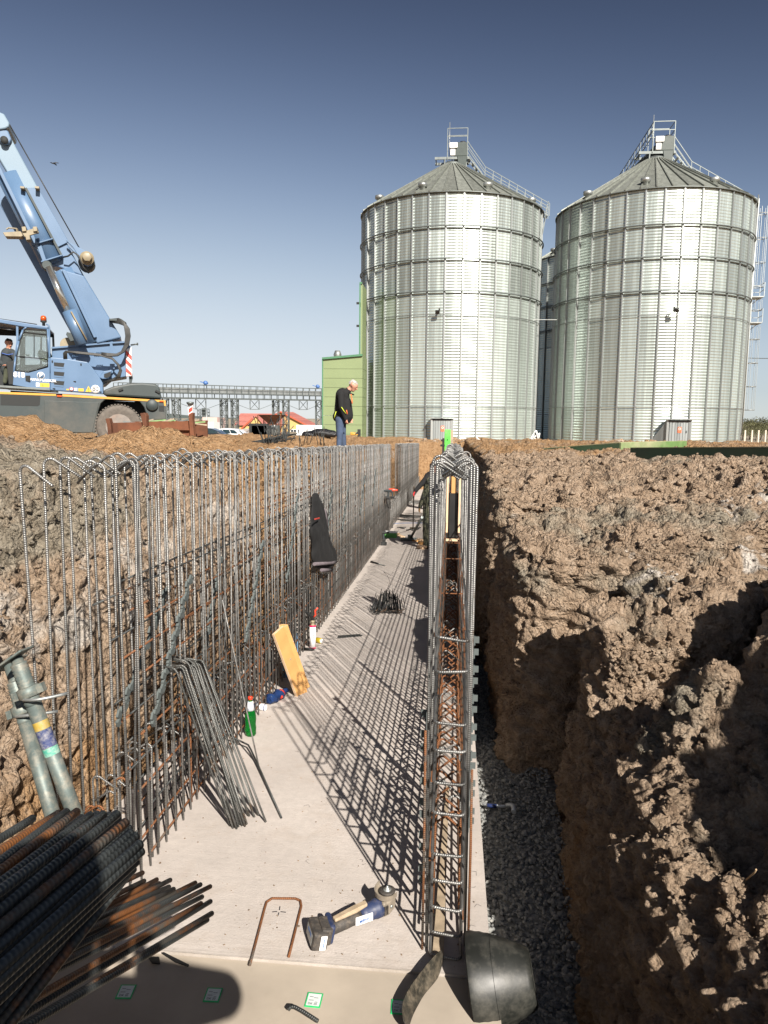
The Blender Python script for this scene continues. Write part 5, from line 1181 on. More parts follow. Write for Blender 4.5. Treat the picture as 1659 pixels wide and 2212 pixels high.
# --- the photographer stands just behind the camera; only the shadow shows
def photographer():
    fb = thing('footing', 'x', 'x', (0.1, 0.0, 0.0)); bpy.data.objects.remove(fb)
    mb = MB(); mb.box((0.0, -0.1, 0.22), (4.0, 1.1, 1.24)); part('concrete_footing', mb, 'step', kind='structure')
    z0 = 0.85; bx, by = -0.02, -0.26; caps = []
    hc = np.array([bx, by+0.05, 2.52]); c, f, u, s = head(caps, hc, (-0.05, 1, -0.05), (0, 0, 1), 0.105, 0)
    P = lambda x, y, z: np.array([bx+x, by+y, z])
    caps += [(P(0, 0, 2.25), hc-(0, 0, .06), 0.06, 0.055, 0), (P(0, 0, 2.1), P(0, 0, 1.75), 0.19, 0.18, 1), (P(-.11, 0, 2.08), P(-.09, 0, 1.6), 0.15, 0.15, 1), (P(.11, 0, 2.08), P(.09, 0, 1.6), 0.15, 0.15, 1), (P(-.20, 0, 2.2), P(.20, 0, 2.2), 0.11, 0.11, 1)]
    for q in (-1, 1):
        caps += [(P(q*.24, 0, 2.18), np.array([q*.42-.02, 0.22 if q < 0 else 0.06, 2.03]), 0.095, 0.085, 1), (np.array([q*.42-.02, 0.22 if q < 0 else 0.06, 2.03]), np.array([q*0.13, -0.05, 2.2]), 0.085, 0.05, 1), (P(q*.1, 0, 1.68), P(q*.11, 0.02, 1.27), 0.1, 0.065, 2), (P(q*.11, .02, 1.27), P(q*.11, 0, z0+.08), 0.065, 0.05, 2), (P(q*.11, -.03, z0+.05), P(q*.13, .16, z0+.045), 0.05, 0.042, 3)]
        hand(caps, np.array([q*0.12, -0.05, 2.21]), (-q*0.3, 0.2, 1), (-q, 0.3, 0), mi=0, curl=0.5)
    T = figure('person', 'photographer standing behind the camera, arms raised to hold it', (bx, by, z0), caps, ['skin', 'grey_cloth', 'denim', 'boot'], 0.013); hair(T, c, f, u, s, .105, 'brown_hair'); face(T, c, f, u, s, .105)
    mb = MB(); mb.box((0, -0.035, 2.29), (0.08, 0.012, 0.155)); solo('phone', mb, 'black', 'black phone held upright by the photographer', 'phone', bevel=0.003)
photographer()
# ------------------------------------------------------------------ mobile crane
M['crane_blue'] = simple('crane_blue_paint', (0.085, 0.15, 0.25), 0.42, var=0.08, scale=1.2, bmp=0.04, dirt=(0.10, 0.14, 0.20), dirtamt=0.25, coat=0.2)
M['crane_blue_light'] = simple('lighter_crane_blue', (0.15, 0.22, 0.285), 0.45, var=0.06, scale=1.2, bmp=0.04, coat=0.2)
M['carrier_grey'] = simple('carrier_green_grey', (0.03, 0.042, 0.043), 0.55, var=0.15, scale=1.5, bmp=0.05, dirt=(0.16, 0.13, 0.10), dirtamt=0.4)
M['stripe'] = simple('yellow_stripe', (0.55, 0.27, 0.04), 0.5, var=0.1, bmp=0); M['tyre'] = simple('dusty_tyre_rubber', (0.115, 0.10, 0.085), 0.9, var=0.3, scale=12, bmp=0.3); M['rim'] = simple('wheel_rim', (0.19, 0.165, 0.145), 0.6, var=0.2, dirt=(0.25, 0.12, 0.06), dirtamt=0.5)
M['hose'] = simple('hydraulic_hose', (0.02, 0.02, 0.018), 0.5, bmp=0); M['cream'] = simple('cream_steel', (0.24, 0.20, 0.13), 0.5, var=0.2); M['chrome'] = simple('chrome_rod', (0.6, 0.57, 0.50), 0.15, metal=0.9, var=0.1, bmp=0)
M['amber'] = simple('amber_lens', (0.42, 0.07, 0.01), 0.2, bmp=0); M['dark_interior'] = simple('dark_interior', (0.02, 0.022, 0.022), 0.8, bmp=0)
def cabglass():
    m, nt, b = mk('cab_glass'); b.inputs['Base Color'].default_value = (0.45, 0.52, 0.52, 1); b.inputs['Roughness'].default_value = 0.05; b.inputs['Transmission Weight'].default_value = 0.85; b.inputs['IOR'].default_value = 1.1; return m
M['cab_glass'] = cabglass()
CR = thing('mobile_crane', 'blue mobile crane with raised telescopic boom on a dark carrier, at the left edge', 'crane', c2(500, 1200, 1.3))
def cp(name, pts, y0, dp, mat, parent=CR, bevel=0.0, crop=c2, label=None):
    mb = MB(); mb.prism([crop(x, y, y0) for x, y in pts], NC*dp); return part(name, mb, mat, parent, bevel, label)
# carrier
arch = [(790, 1100), (800, 1000), (815, 920), (835, 860), (870, 828), (930, 822), (1110, 826), (1160, 845), (1195, 890), (1212, 940), (1235, 995)]
cp('carrier_side', [(-420, 740), (1372, 832), (1378, 992)]+arch[::-1]+[(520, 1105), (-420, 1060)], 0.0, 0.35, 'carrier_grey', bevel=0.02)
cp('carrier_side', [(-420, 740), (1372, 832), (1378, 992)]+arch[::-1]+[(520, 1105), (-420, 1060)], 2.25, 0.35, 'carrier_grey')
cp('carrier_chassis', [(-420, 780), (1330, 850), (1330, 960), (-420, 1000)], 0.55, 1.5, 'dark_interior')
cp('carrier_stripe', [(-420, 744), (465, 780), (465, 796), (-420, 764)], -0.012, 0.02, 'stripe'); cp('carrier_stripe', [(518, 782), (1372, 832), (1376, 880), (1362, 878), (1358, 848), (518, 800)], -0.012, 0.02, 'stripe')
cp('marker_lamp', [(473, 788), (513, 790), (513, 805), (473, 803)], -0.03, 0.03, 'amber'); cp('marker_lamp', [(1322, 836), (1358, 838), (1358, 848), (1322, 846)], -0.03, 0.03, 'amber')
cp('side_recess', [(5, 785), (335, 795), (330, 870), (310, 880), (5, 872)], -0.006, 0.02, 'dark_interior'); cp('storage_door', [(368, 835), (820, 852), (765, 1098), (520, 1098), (368, 1070)], -0.02, 0.02, 'carrier_grey', bevel=0.006)
cp('rear_step', [(1318, 875), (1362, 878), (1362, 925), (1318, 922)], -0.01, 0.02, 'dark_interior')
mb = MB(); mb.lathe([(0.5, 0), (0.5, 0.04), (0.42, 0.09), (0, 0.09)], c2(1262, 872, 0.0), 20, axis=-NC); 
mb = MB(); mb.lathe([(0.155, 0), (0.155, 0.05), (0.13, 0.08), (0, 0.08)], c2(1262, 872), 20, axis=-NC); part('fog_lamp', mb, 'carrier_grey', CR)
XC_ = np.array([NC[1], -NC[0], 0])
def wheel(cx_, cy_, dy, R=float(np.linalg.norm(c2(988, 1052)-c2(1181, 1052)))):
    c = c2(cx_, cy_, dy); g = MB(); w2 = 0.42
    g.lathe([(R*0.56, 0.0), (R*0.75, -0.045), (R*0.93, -0.03), (R*0.985, 0.02), (R*0.985, w2-0.02), (R*0.93, w2+.03), (R*0.75, w2+.04), (R*0.56, w2)], c, 40, axis=NC); W_ = part('tyre', g, 'tyre', CR)
    mb = MB()
    for k in range(44):
        a = 2*math.pi*k/44; XC = np.array([NC[1], -NC[0], 0]); rd = XC*math.cos(a)+np.array([0, 0, math.sin(a)]); tg = -XC*math.sin(a)+np.array([0, 0, math.cos(a)]); 
        for e, sk in ((0.06, 0.2), (w2-0.06, -0.2)): mb.box(c+rd*R+NC*e, (0.045, 0.17, 0.035), np.stack([tg, NC, rd], 1))
    part('tread_block', mb, 'tyre', W_, kind='stuff')
    mb = MB(); mb.lathe([(R*0.57, -0.02), (R*0.53, 0.02), (R*0.45, 0.1), (R*0.43, 0.14), (R*0.2, 0.16), (R*0.16, 0.06), (R*0.1, 0.03), (0, 0.03)], c, 32, axis=NC); rm = part('rim', mb, 'rim', CR)
    mb = MB()
    for k in range(10): a = 2*math.pi*k/10; mb.lathe([(0.03, 0.0), (0.03, 0.03), (0, 0.03)], c+XC_*math.cos(a)*R*0.32+NC*0.14+np.array([0, 0, math.sin(a)*R*0.32]), 8, axis=-NC)
    part('wheel_nut', mb, 'dark_interior', rm, kind='stuff')
wheel(988, 1052, 0.02); wheel(988, 1052, 2.1); wheel(-330, 1010, 0.02); wheel(-330, 1010, 2.1)
cp('engine_hood', [(856, 790), (858, 748), (945, 715), (1085, 690), (1180, 686), (1292, 697), (1322, 720), (1345, 820)], 0.02, 2.4, 'carrier_grey', bevel=0.05)
for x in (985, 1290):
    mb = MB(); mb.beam(c2(x, 750, -0.0), c2(x+35, 770 if x > 1100 else 738, -0.0), 0.05, 0.05); part('hood_latch', mb, 'dark_interior', CR)
# superstructure
cp('slewing_ring', [(60, 745), (760, 790), (760, 820), (60, 775)], 0.5, 1.5, 'dark_interior')
cp('turntable_plate', [(-40, 705), (415, 735), (415, 750), (-40, 722)], -0.06, 2.2, 'galv_dark')
cp('superstructure_frame', [(415, 388), (915, 346), (1027, 337), (1085, 372), (1086, 392), (1042, 412), (1045, 628), (905, 652), (850, 700), (415, 720)], 0.42, 1.5, 'crane_blue', bevel=0.02)
cp('frame_flange', [(415, 380), (915, 338), (1030, 331), (1030, 345), (915, 352), (415, 394)], 0.34, 0.14, 'crane_blue')
cp('frame_rib', [(908, 352), (928, 350), (948, 440), (948, 560), (930, 600), (908, 600)], 0.34, 0.1, 'crane_blue')
panel = [(415, 475), (530, 484), (725, 515), (765, 560), (825, 640), (853, 690), (857, 780), (415, 748)]
PN = cp('side_panel', panel, 0.0, 0.42, 'crane_blue', bevel=0.02)
for (y0, y1) in ((517, 570), (593, 646), (668, 722)):
    mb = MB(); mb.prism([c2(447, y0, -0.004), c2(535, y0+7, -0.004), c2(525, y1, -0.004), c2(449, y1-8, -0.004)], NC*0.006, 0); part('step_recess', mb, 'dark_interior', PN)
    mb = MB(); mb.prism([c2(449, y1-20, -0.012), c2(532, y1-12, -0.012), c2(525, y1, -0.012), c2(449, y1-8, -0.012)], NC*0.02, 0); part('step_tread', mb, 'crane_blue', PN)
cp('counterweight_chute', [(820, 642), (855, 588), (925, 580), (925, 600), (900, 650), (850, 655)], 0.1, 0.5, 'crane_blue', bevel=0.02); cp('chute_mouth', [(862, 612), (918, 592), (915, 630), (888, 645), (862, 640)], 0.09, 0.02, 'dark_interior')
# cab
cab_l = -330
door = [(108, 705), (125, 470), (150, 340), (182, 255), (212, 222), (395, 236), (412, 470), (416, 752)]
cp('cab_floor', [(cab_l, 690), (416, 735), (416, 752), (cab_l, 706)], 0.0, 1.5, 'crane_blue')
cp('cab_roof', [(cab_l, 130), (0, 158), (295, 205), (398, 222), (398, 238), (212, 226), (0, 190), (cab_l, 165)], -0.03, 1.55, 'crane_blue', bevel=0.015)
cp('cab_roof_rail', [(cab_l, 122), (0, 150), (300, 194), (300, 200), (0, 157), (cab_l, 130)], 0.1, 0.06, 'dark_interior')
cp('cab_back_wall', [(cab_l, 160), (390, 235), (415, 480), (415, 740), (140, 715), (135, 520), (cab_l, 505)], 1.42, 0.06, 'dark_interior') if False else None
# rear wall with a window opening
for pts in ([(cab_l, 160), (390, 235), (392, 262), (cab_l, 232)], [(cab_l, 520), (412, 500), (415, 745), (cab_l, 700)], [(92, 200), (140, 210), (140, 520), (92, 520)], [(275, 240), (290, 240), (290, 505), (275, 505)], [(380, 240), (398, 240), (412, 505), (390, 505)]):
    cp('cab_back_panel', pts, 1.42, 0.05, 'dark_interior')
cp('cab_pillar', [(133, 205), (152, 208), (152, 345), (130, 470), (118, 470), (135, 345)], 0.0, 0.09, 'crane_blue')
# door frame as bars round the glazed opening, and the lower door leaf
def strip(name, pts, wd, y0, mat, dp=0.06, parent=CR, closed=False):
    mb = MB(); P = [c2(x, y, y0) for x, y in pts]
    if closed: P = P+[P[0]]
    for a, b in zip(P[:-1], P[1:]): mb.beam(a, b, dp, wd, up=(0, 0, 1) if abs((b-a)[2]) < abs((b-a)[0]) else (1, 0, 0), ext=wd*0.35)
    return part(name, mb, mat, parent)
DR = thing('tmp', 'a', 'b', (0, 0, 0)); bpy.data.objects.remove(DR)
leaf = cp('cab_door', [(108, 705), (117, 590), (235, 606), (400, 560), (404, 470), (412, 470), (416, 752)], -0.03, 0.06, 'crane_blue', bevel=0.006)
def strip_d(name, pts, wd, mat, dp=0.06): return strip(name, pts, wd, -0.03, mat, dp, leaf)
mbd = MB()
for a, b, w_ in (((112, 640), (130, 470), 16), ((130, 470), (155, 340), 16), ((155, 340), (190, 250), 16), ((190, 250), (222, 222), 14), ((222, 222), (396, 240), 14), ((396, 240), (408, 480), 16), ((408, 480), (410, 600), 16)):
    A_, B_ = c2(*a, -0.0), c2(*b, -0.0); n_ = B_-A_; L_ = np.linalg.norm(n_); mbd.beam(A_, B_, 0.055, w_*0.2604*YC/1580, up=(0, 0, 1) if abs(n_[0]) > abs(n_[2]) else (1, 0, 0), ext=0.012) if False else mbd.tube([A_, B_], w_*0.5*0.2604*YC/1580, 8)
part('door_frame', mbd, 'crane_blue', leaf)
for pts in ([(205, 262), (215, 240), (384, 256), (386, 284), (200, 266)], [(196, 270), (386, 292), (390, 485), (145, 462), (160, 370)], [(140, 474), (391, 496), (395, 548), (236, 596), (131, 584)]):
    mb = MB(); mb.prism([c2(x, y, -0.01) for x, y in pts], NC*0.012); part('door_pane', mb, 'cab_glass', leaf)
for a, b in (((198, 266), (388, 288)), ((142, 468), (392, 491)), ((284, 282), (284, 480))):
    mb = MB(); mb.tube([c2(*a, -0.025), c2(*b, -0.025)], 0.012, 6); part('glazing_bar', mb, 'dark_interior', leaf)
mb = MB()
for a, b in (((205, 240), (386, 254)), ((386, 254), (396, 548)), ((396, 548), (236, 597)), ((236, 597), (130, 585)), ((130, 585), (140, 468)), ((140, 468), (172, 330)), ((172, 330), (205, 240))): mb.tube([c2(*a, -0.022), c2(*b, -0.022)], 0.011, 6)
part('window_seal', mb, 'dark_interior', leaf)
mb = MB(); mb.box(c2(233, 652, -0.04), (0.11, 0.03, 0.14)); part('door_lock', mb, 'dark_interior', leaf)
mb = MB(); mb.tube([c2(385, 203, -0.02), c2(402, 208, -0.02), c2(410, 230, -0.02), c2(413, 470, -0.02), c2(405, 480, -0.02)], 0.02, 8); part('grab_rail', mb, 'crane_blue', CR)
# seat, jacket and paper seen through the glass
cp('cab_seat', [(10, 500), (100, 520), (115, 560), (110, 620), (20, 640)], 0.75, 0.5, 'dark_interior', bevel=0.05); cp('control_console', [(40, 505), (110, 505), (108, 700), (60, 700)], 0.2, 0.12, 'dark_interior', bevel=0.02)
M['hivis_pale'] = simple('pale_green_jacket', (0.40, 0.50, 0.32), 0.9, var=0.3, scale=8, bmp=0.5, bdist=0.02)
mb = MB(); mb.ball(c2(335, 445, 1.0), 0.17, 14, sc=(1.1, .6, .75)); mb.ball(c2(305, 425, 0.95), 0.1, 12); o = part('folded_jacket', mb, 'hivis_pale', CR); dm = o.modifiers.new('d', 'DISPLACE')
tx = bpy.data.textures.new('crumple', 'CLOUDS'); tx.noise_scale = 0.12; dm.texture = tx; dm.strength = 0.09
cp('paper_sheet', [(180, 450), (190, 440), (230, 442), (235, 465)], 0.35, 0.005, 'white_paint')
mb = MB(); c = c2(354, 182, 0.2); mb.lathe([(0.035, -0.07), (0.035, 0.0), (0.075, 0.02), (0.075, 0.05), (0, .05)], c, 14); part('beacon_base', mb, 'dark_interior', CR)
mb = MB(); mb.lathe([(0.072, 0.05), (0.072, 0.12), (0.055, 0.165), (0.02, 0.18), (0, 0.18)], c, 16); part('beacon', mb, 'amber', CR)
# boom
def boom_piece(name, r0_, r1_, l1_, l0_, y0, dp, mat, bevel=0.04, crop=c1): return cp(name, [r0_, r1_, l1_, l0_], y0, dp, mat, CR, bevel, crop)
boom_piece('boom_base_section', (690, 1440), (1005, 1960), (800, 2010), (480, 1380), 0.30, 1.15, 'crane_blue', 0.03)
boom_piece('boom_section', (300, 690), (690, 1440), (400, 1330), (0, 560), 0.42, 0.95, 'crane_blue', 0.03)
for a_, b_, r_, nm in (((500, 1385), (800, 1990), 0.34, 'boom_rounded_edge'), ((40, 560), (425, 1330), 0.30, 'boom_rounded_edge')):
    mb = MB(); mb.tube([c1(*a_, 0.30+r_+.01), c1(*b_, 0.30+r_+.01)], r_, 28); part(nm, mb, 'crane_blue', CR)
boom_piece('boom_rail', (540, 1400), (800, 1960), (775, 1965), (505, 1395), 0.22, 0.1, 'crane_blue', 0.01)
boom_piece('boom_side_plate', (305, 700), (560, 1150), (455, 1200), (195, 690), 0.36, 0.08, 'crane_blue', 0.01)
boom_piece('boom_inner_section', (-40, 63), (305, 700), (120, 700), (-260, 63), 0.40, 0.9, 'crane_blue_light', 0.03)
boom_piece('boom_far_beam', (-200, 190), (640, 1900), (560, 1900), (-300, 350), 1.2, 0.35, 'crane_blue', 0.02)
boom_piece('boom_rail', (-30, 490), (395, 1360), (370, 1370), (-60, 500), 0.25, 0.12, 'crane_blue', 0.01)
boom_piece('boom_edge_seam', (205, 690), (515, 1275), (500, 1285), (190, 700), 0.34, 0.02, 'carrier_grey', 0)
cp('boom_collar', [(335, 1335), (515, 1278), (512, 1268), (330, 1322)], 0.18, 1.3, 'crane_blue', CR, 0.01, c1); cp('boom_collar', [(255, 1190), (432, 1138), (430, 1126), (252, 1176)], 0.22, 1.3, 'crane_blue', CR, 0.01, c1)
cp('boom_gusset', [(300, 1200), (335, 1190), (375, 1310), (345, 1325)], 0.2, 0.06, 'crane_blue', CR, 0.008, c1)
cp('sheave_bracket', [(540, 1150), (640, 1205), (700, 1238), (745, 1275), (766, 1320), (755, 1360), (720, 1372), (690, 1350), (600, 1210)], 0.15, 0.1, 'crane_blue', CR, 0.01, c1)
cp('sheave_bracket', [(540, 1150), (640, 1205), (700, 1238), (745, 1275), (766, 1320), (755, 1360), (720, 1372), (690, 1350), (600, 1210)], 0.9, 0.1, 'crane_blue', CR, 0.01, c1)
mb = MB(); mb.lathe([(0.12, 0), (0.12, 0.14), (0.1, 0.15), (0, 0.15)], c1(722, 1300, 0.15), 6, axis=-NC); mb.lathe([(0.17, 0), (0.17, 0.02), (0, 0.02)], c1(718, 1303, 0.15), 20, axis=-NC); part('sheave_pin', mb, 'cream', CR)
mb = MB(); mb.lathe([(0.18, 0), (0.2, 0.06), (0.2, 0.4), (0.18, 0.46)], c1(710, 1325, 0.3), 20, axis=NC); part('sheave', mb, 'carrier_grey', CR)
mb = MB(); mb.tube([c1(520, 1290, 0.2), c1(560, 1285, 0.15), (c1(605, 1250, 0.15)), c1(645, 1280, 0.12), c1(690, 1380, 0.15), c1(735, 1425, 0.2)], 0.022, 6); part('hose', mb, 'hose', CR)
cp('boom_head', [(-30, 60), (20, 80), (65, 160), (60, 190), (30, 205), (-30, 215)], 0.25, 1.2, 'crane_blue_light', CR, 0.03, c1); cp('boom_head_plate', [(-30, 190), (50, 215), (80, 290), (55, 330), (10, 330), (-30, 300)], 0.3, 0.2, 'crane_blue', CR, 0.03, c1)
mb = MB(); mb.lathe([(0.09, 0), (0.09, 0.04), (0, .04)], c1(20, 300, 0.28), 16, axis=-NC); part('head_pin', mb, 'dark_interior', CR)
for x, y in ((175, 705), (298, 705)): cp('boom_lug', [(x-18, y-8), (x+20, y-4), (x+18, y+14), (x-16, y+10)], 0.16, 0.2, 'cream', CR, 0.005, c1)
mb = MB(); mb.lathe([(0.03, 0), (0.03, 0.02), (0, 0.02)], c1(362, 858, 0.41), 12, axis=-NC); part('boom_pin_hole', mb, 'dark_interior', CR)
# stowed fittings on the boom side
cp('bracket_arm', [(40, 1122), (185, 1112), (205, 1148), (190, 1157), (60, 1155)], -0.3, 0.3, 'cream', CR, 0.01, c1); cp('bracket_arm', [(185, 1110), (300, 1070), (330, 1110), (215, 1150)], -0.15, 0.06, 'cream', CR, 0.01, c1)
for x, y in ((208, 1085), (300, 1085), (240, 1155)): cp('bracket_block', [(x-20, y-18), (x+14, y-20), (x+20, y+18), (x-15, y+22)], -0.2, 0.3, 'cream', CR, 0.01, c1)
strip('bracket_handle', [(65, -570), (85, -582), (150, -575), (155, -555)], 0.02, -0.2, 'cream')
# hydraulics
mb = MB(); mb.tube([c1(405, 1385, 0.0), c1(570, 1770, -0.1)], 0.085, 20); part('lift_cylinder_rod', mb, 'chrome', CR)
mb = MB(); mb.tube([c2(578, 95, -0.1), c2(690, 372, -0.1)], 0.17, 24); part('lift_cylinder_barrel', mb, 'crane_blue', CR)
mb = MB(); mb.lathe([(0.10, 0), (0.12, 0.05), (0.12, 0.3), (0.10, 0.35)], c1(385, 1365, 0.05), 16, axis=NC); part('cylinder_eye', mb, 'carrier_grey', CR)
mb = MB(); mb.tube([c2(598, 110, -0.3), c2(725, 340, -0.3)], 0.02, 6); part('cylinder_pipe', mb, 'cream', CR)
cp('cylinder_clamp', [(560, 270), (600, 280), (620, 340), (590, 350), (552, 292)], -0.15, 0.12, 'carrier_grey', CR, 0.01)
mb = MB(); mb.lathe([(0.2, 0), (0.2, 0.4)], c2(548, 358, 0.6), 20, axis=NC); part('winch_drum', mb, 'cream', CR)
mb = MB(); mb.lathe([(0.05, -.03), (0.05, .03), (0, .03)], c2(915, 330, 0.4), 14, axis=-NC); part('lifting_eye', mb, 'crane_blue', CR)
R_ = random.Random(4)
for k in range(5):
    o_ = k*9; mb = MB(); mb.tube([c2(905, 155+o_*0.5, 0.2), c2(985, 152+o_, 0.1), c2(1030, 185+o_*.6, 0.05), c2(1070-o_*0.9, 240, 0.02), c2(1078-o_*0.9, 300, 0.0), c2(1066-o_*0.8, 370, 0.0), c2(1030-o_*0.6, 430, 0.0), c2(975-o_*.3, 462-o_*.3, 0.0), c2(900, 468-o_*.6, -0.02), c2(840, 455-o_*.4, -0.03)], 0.022, 6); part('hose', mb, 'hose', CR)
for k in range(4):
    o_ = k*8; mb = MB(); mb.tube([c2(530+o_, 488, 0.0), c2(528+o_, 440, 0.0), c2(545+o_, 425+o_*.3, -0.02), c2(650, 432+o_*.5, -0.03), c2(840, 452+o_*.5, -0.03), c2(930, 480+o_*.4, 0.0), c2(985-o_*.5, 535, 0.0), c2(1008-o_*.6, 585, 0.0), c2(995-o_, 635, 0.0), c2(930, 668-o_*.4, 0.05), c2(862, 686-o_*.3, 0.1)], 0.018, 6); part('hose', mb, 'cream' if k == 9 else 'hose', CR)
for x in (600, 785):
    for k in range(4): mb = MB(); mb.beam(c2(x+k*14+20, 432, 0.0), c2(x+k*14, 468, 0.05), 0.02, 0.02); part('hose_clip', mb, 'crane_blue', CR)
cp('hose_bracket', [(905, 150), (1000, 150), (1045, 180), (1050, 190), (1000, 172), (905, 168)], 0.1, 0.2, 'carrier_grey', CR, 0.01)
mb = MB(); mb.tube([c2(1085, 362, 0.4), c2(1140, 357, 0.3)], 0.02, 8); mb.lathe([(0.035, -.01), (0.035, .01)], c2(1140, 357, .3), 10, axis=(1, 0, 0)); part('locking_rod', mb, 'galv_dark', CR)
cp('lamp_arm', [(1068, 628), (1095, 600), (1102, 640), (1088, 690), (1072, 680)], 0.4, 0.08, 'carrier_grey', CR, 0.01)
# red and white warning board: separate diagonal bars
WB = cp('warning_board', [(1042, 402), (1090, 385), (1094, 626), (1046, 630)], 0.30, 0.03, 'white_paint')
for k in range(4):
    y = 370+k*72; pts = []
    for (x, yy) in ((1043, y+38), (1091, y+86), (1092, y+124), (1044, y+76)): pts.append((x, min(max(yy, 395), 626)))
    mb = MB(); mb.prism([c2(x, y_, 0.288) for x, y_ in pts], NC*0.012); part('red_bar', mb, 'red_paint', WB)
mb = MB(); mb.tube([c1(62, 165, 0.3), c1(650, 1205, 0.3)], 0.014, 6); part('hoist_rope', mb, 'hose', CR)
# lettering and stickers
def text(s, p, size, mat, parent, rot=(math.pi/2, 0, 0), align='CENTER', ext=0.002, name='lettering', bold=0.0, sx=1.0, rotz=math.radians(24)):
    cu = bpy.data.curves.new('t', 'FONT'); cu.body = s; cu.size = size; cu.align_x = align; cu.extrude = ext; cu.offset = bold; cu.space_character = 1.0
    ob = bpy.data.objects.new('t', cu); COL.objects.link(ob); bpy.context.view_layer.update()
    me = bpy.data.meshes.new_from_object(ob.evaluated_get(bpy.context.evaluated_depsgraph_get())); bpy.data.objects.remove(ob); me.name = name; me.materials.clear(); setm(me, mat)
    for v in me.vertices: v.co.x *= sx
    if isinstance(rot, Matrix): Rm = rot.to_4x4()
    else:
        from mathutils import Euler
        Rm = (Matrix.Rotation(rotz, 4, 'Z') @ Euler(rot).to_matrix().to_4x4())
    me.transform(Matrix.Translation(Vector(np.array(p)-(WO[parent] if parent is not None else 0)))@Rm)
    o = bpy.data.objects.new(name, me); COL.objects.link(o)
    if parent is not None: o.parent = parent; WO[o] = WO[parent]
    return o
tilt = (math.pi/2, math.radians(2.5), 0)
text('818', c2(161, 640, -0.035), 0.17, 'white_paint', leaf, tilt, bold=0.007)
text('WWW.BUREX.SK', c2(349, 675, -0.035), 0.085, 'white_paint', leaf, tilt, bold=0.003)
def disc(name, p, r, mat, parent, t=0.004, n=28, ring=0): mb = MB(); mb.lathe([(r, 0), (r, t), (ring, t)], p, n, axis=-NC); return part(name, mb, mat, parent)
disc('round_emblem', c2(340, 627, -0.032), 0.088, 'white_paint', leaf); disc('round_emblem', c2(340, 627, -0.034), 0.074, 'crane_blue', leaf, 0.006); text('B', c2(341, 643, -0.044), 0.15, 'white_paint', leaf, tilt, bold=0.006)
def sticker(x0, y0, x1, y1, mat, y=-0.008, parent=PN): mb = MB(); dy_ = (x1-x0)*0.04; mb.prism([c2(x0, y0, y), c2(x1, y0+dy_, y), c2(x1, y1+dy_, y), c2(x0, y1, y)], NC*0.006); return part('sticker', mb, mat, parent)
M['yellow_sign'] = simple('yellow_sign', (0.60, 0.38, 0.04), 0.5, bmp=0, var=0.05)
sticker(300, 686, 328, 718, 'white_paint', -0.036, leaf); sticker(333, 688, 411, 722, 'yellow_sign', -0.036, leaf); text('!!', c2(356, 715, -0.046), 0.06, 'black', leaf, tilt)
sticker(551, 737, 573, 748, 'yellow_sign'); sticker(616, 730, 642, 752, 'white_paint'); sticker(650, 733, 694, 757, 'yellow_sign')
disc('sticker', c2(593, 739, -0.006), 0.05, 'red_paint', PN); disc('sticker', c2(593, 739, -0.008), 0.036, 'white_paint', PN, .006)
text('CE', c2(629, 747, -0.014), 0.06, 'black', PN, tilt)
mb = MB(); mb.prism([c2(709, 762, -0.01), c2(734, 712, -0.01), c2(761, 764, -0.01)], NC*0.006); part('warning_triangle', mb, 'yellow_sign', PN); text('!', c2(735, 758, -0.014), 0.13, 'black', PN, tilt)
disc('speed_disc', c2(792, 740, -0.006), 0.105, 'white_paint', PN); text('80', c2(792, 754, -0.013), 0.15, 'black', PN, tilt, bold=0.001)
for x, y in ((434, 510), (672, 535), (620, 676), (448, 735), (832, 762)): mb = MB(); mb.box(c2(x, y, -0.01), (0.025 if y < 600 else 0.06, 0.02, 0.05 if y < 600 else 0.02)); part('panel_catch', mb, 'dark_interior', PN)
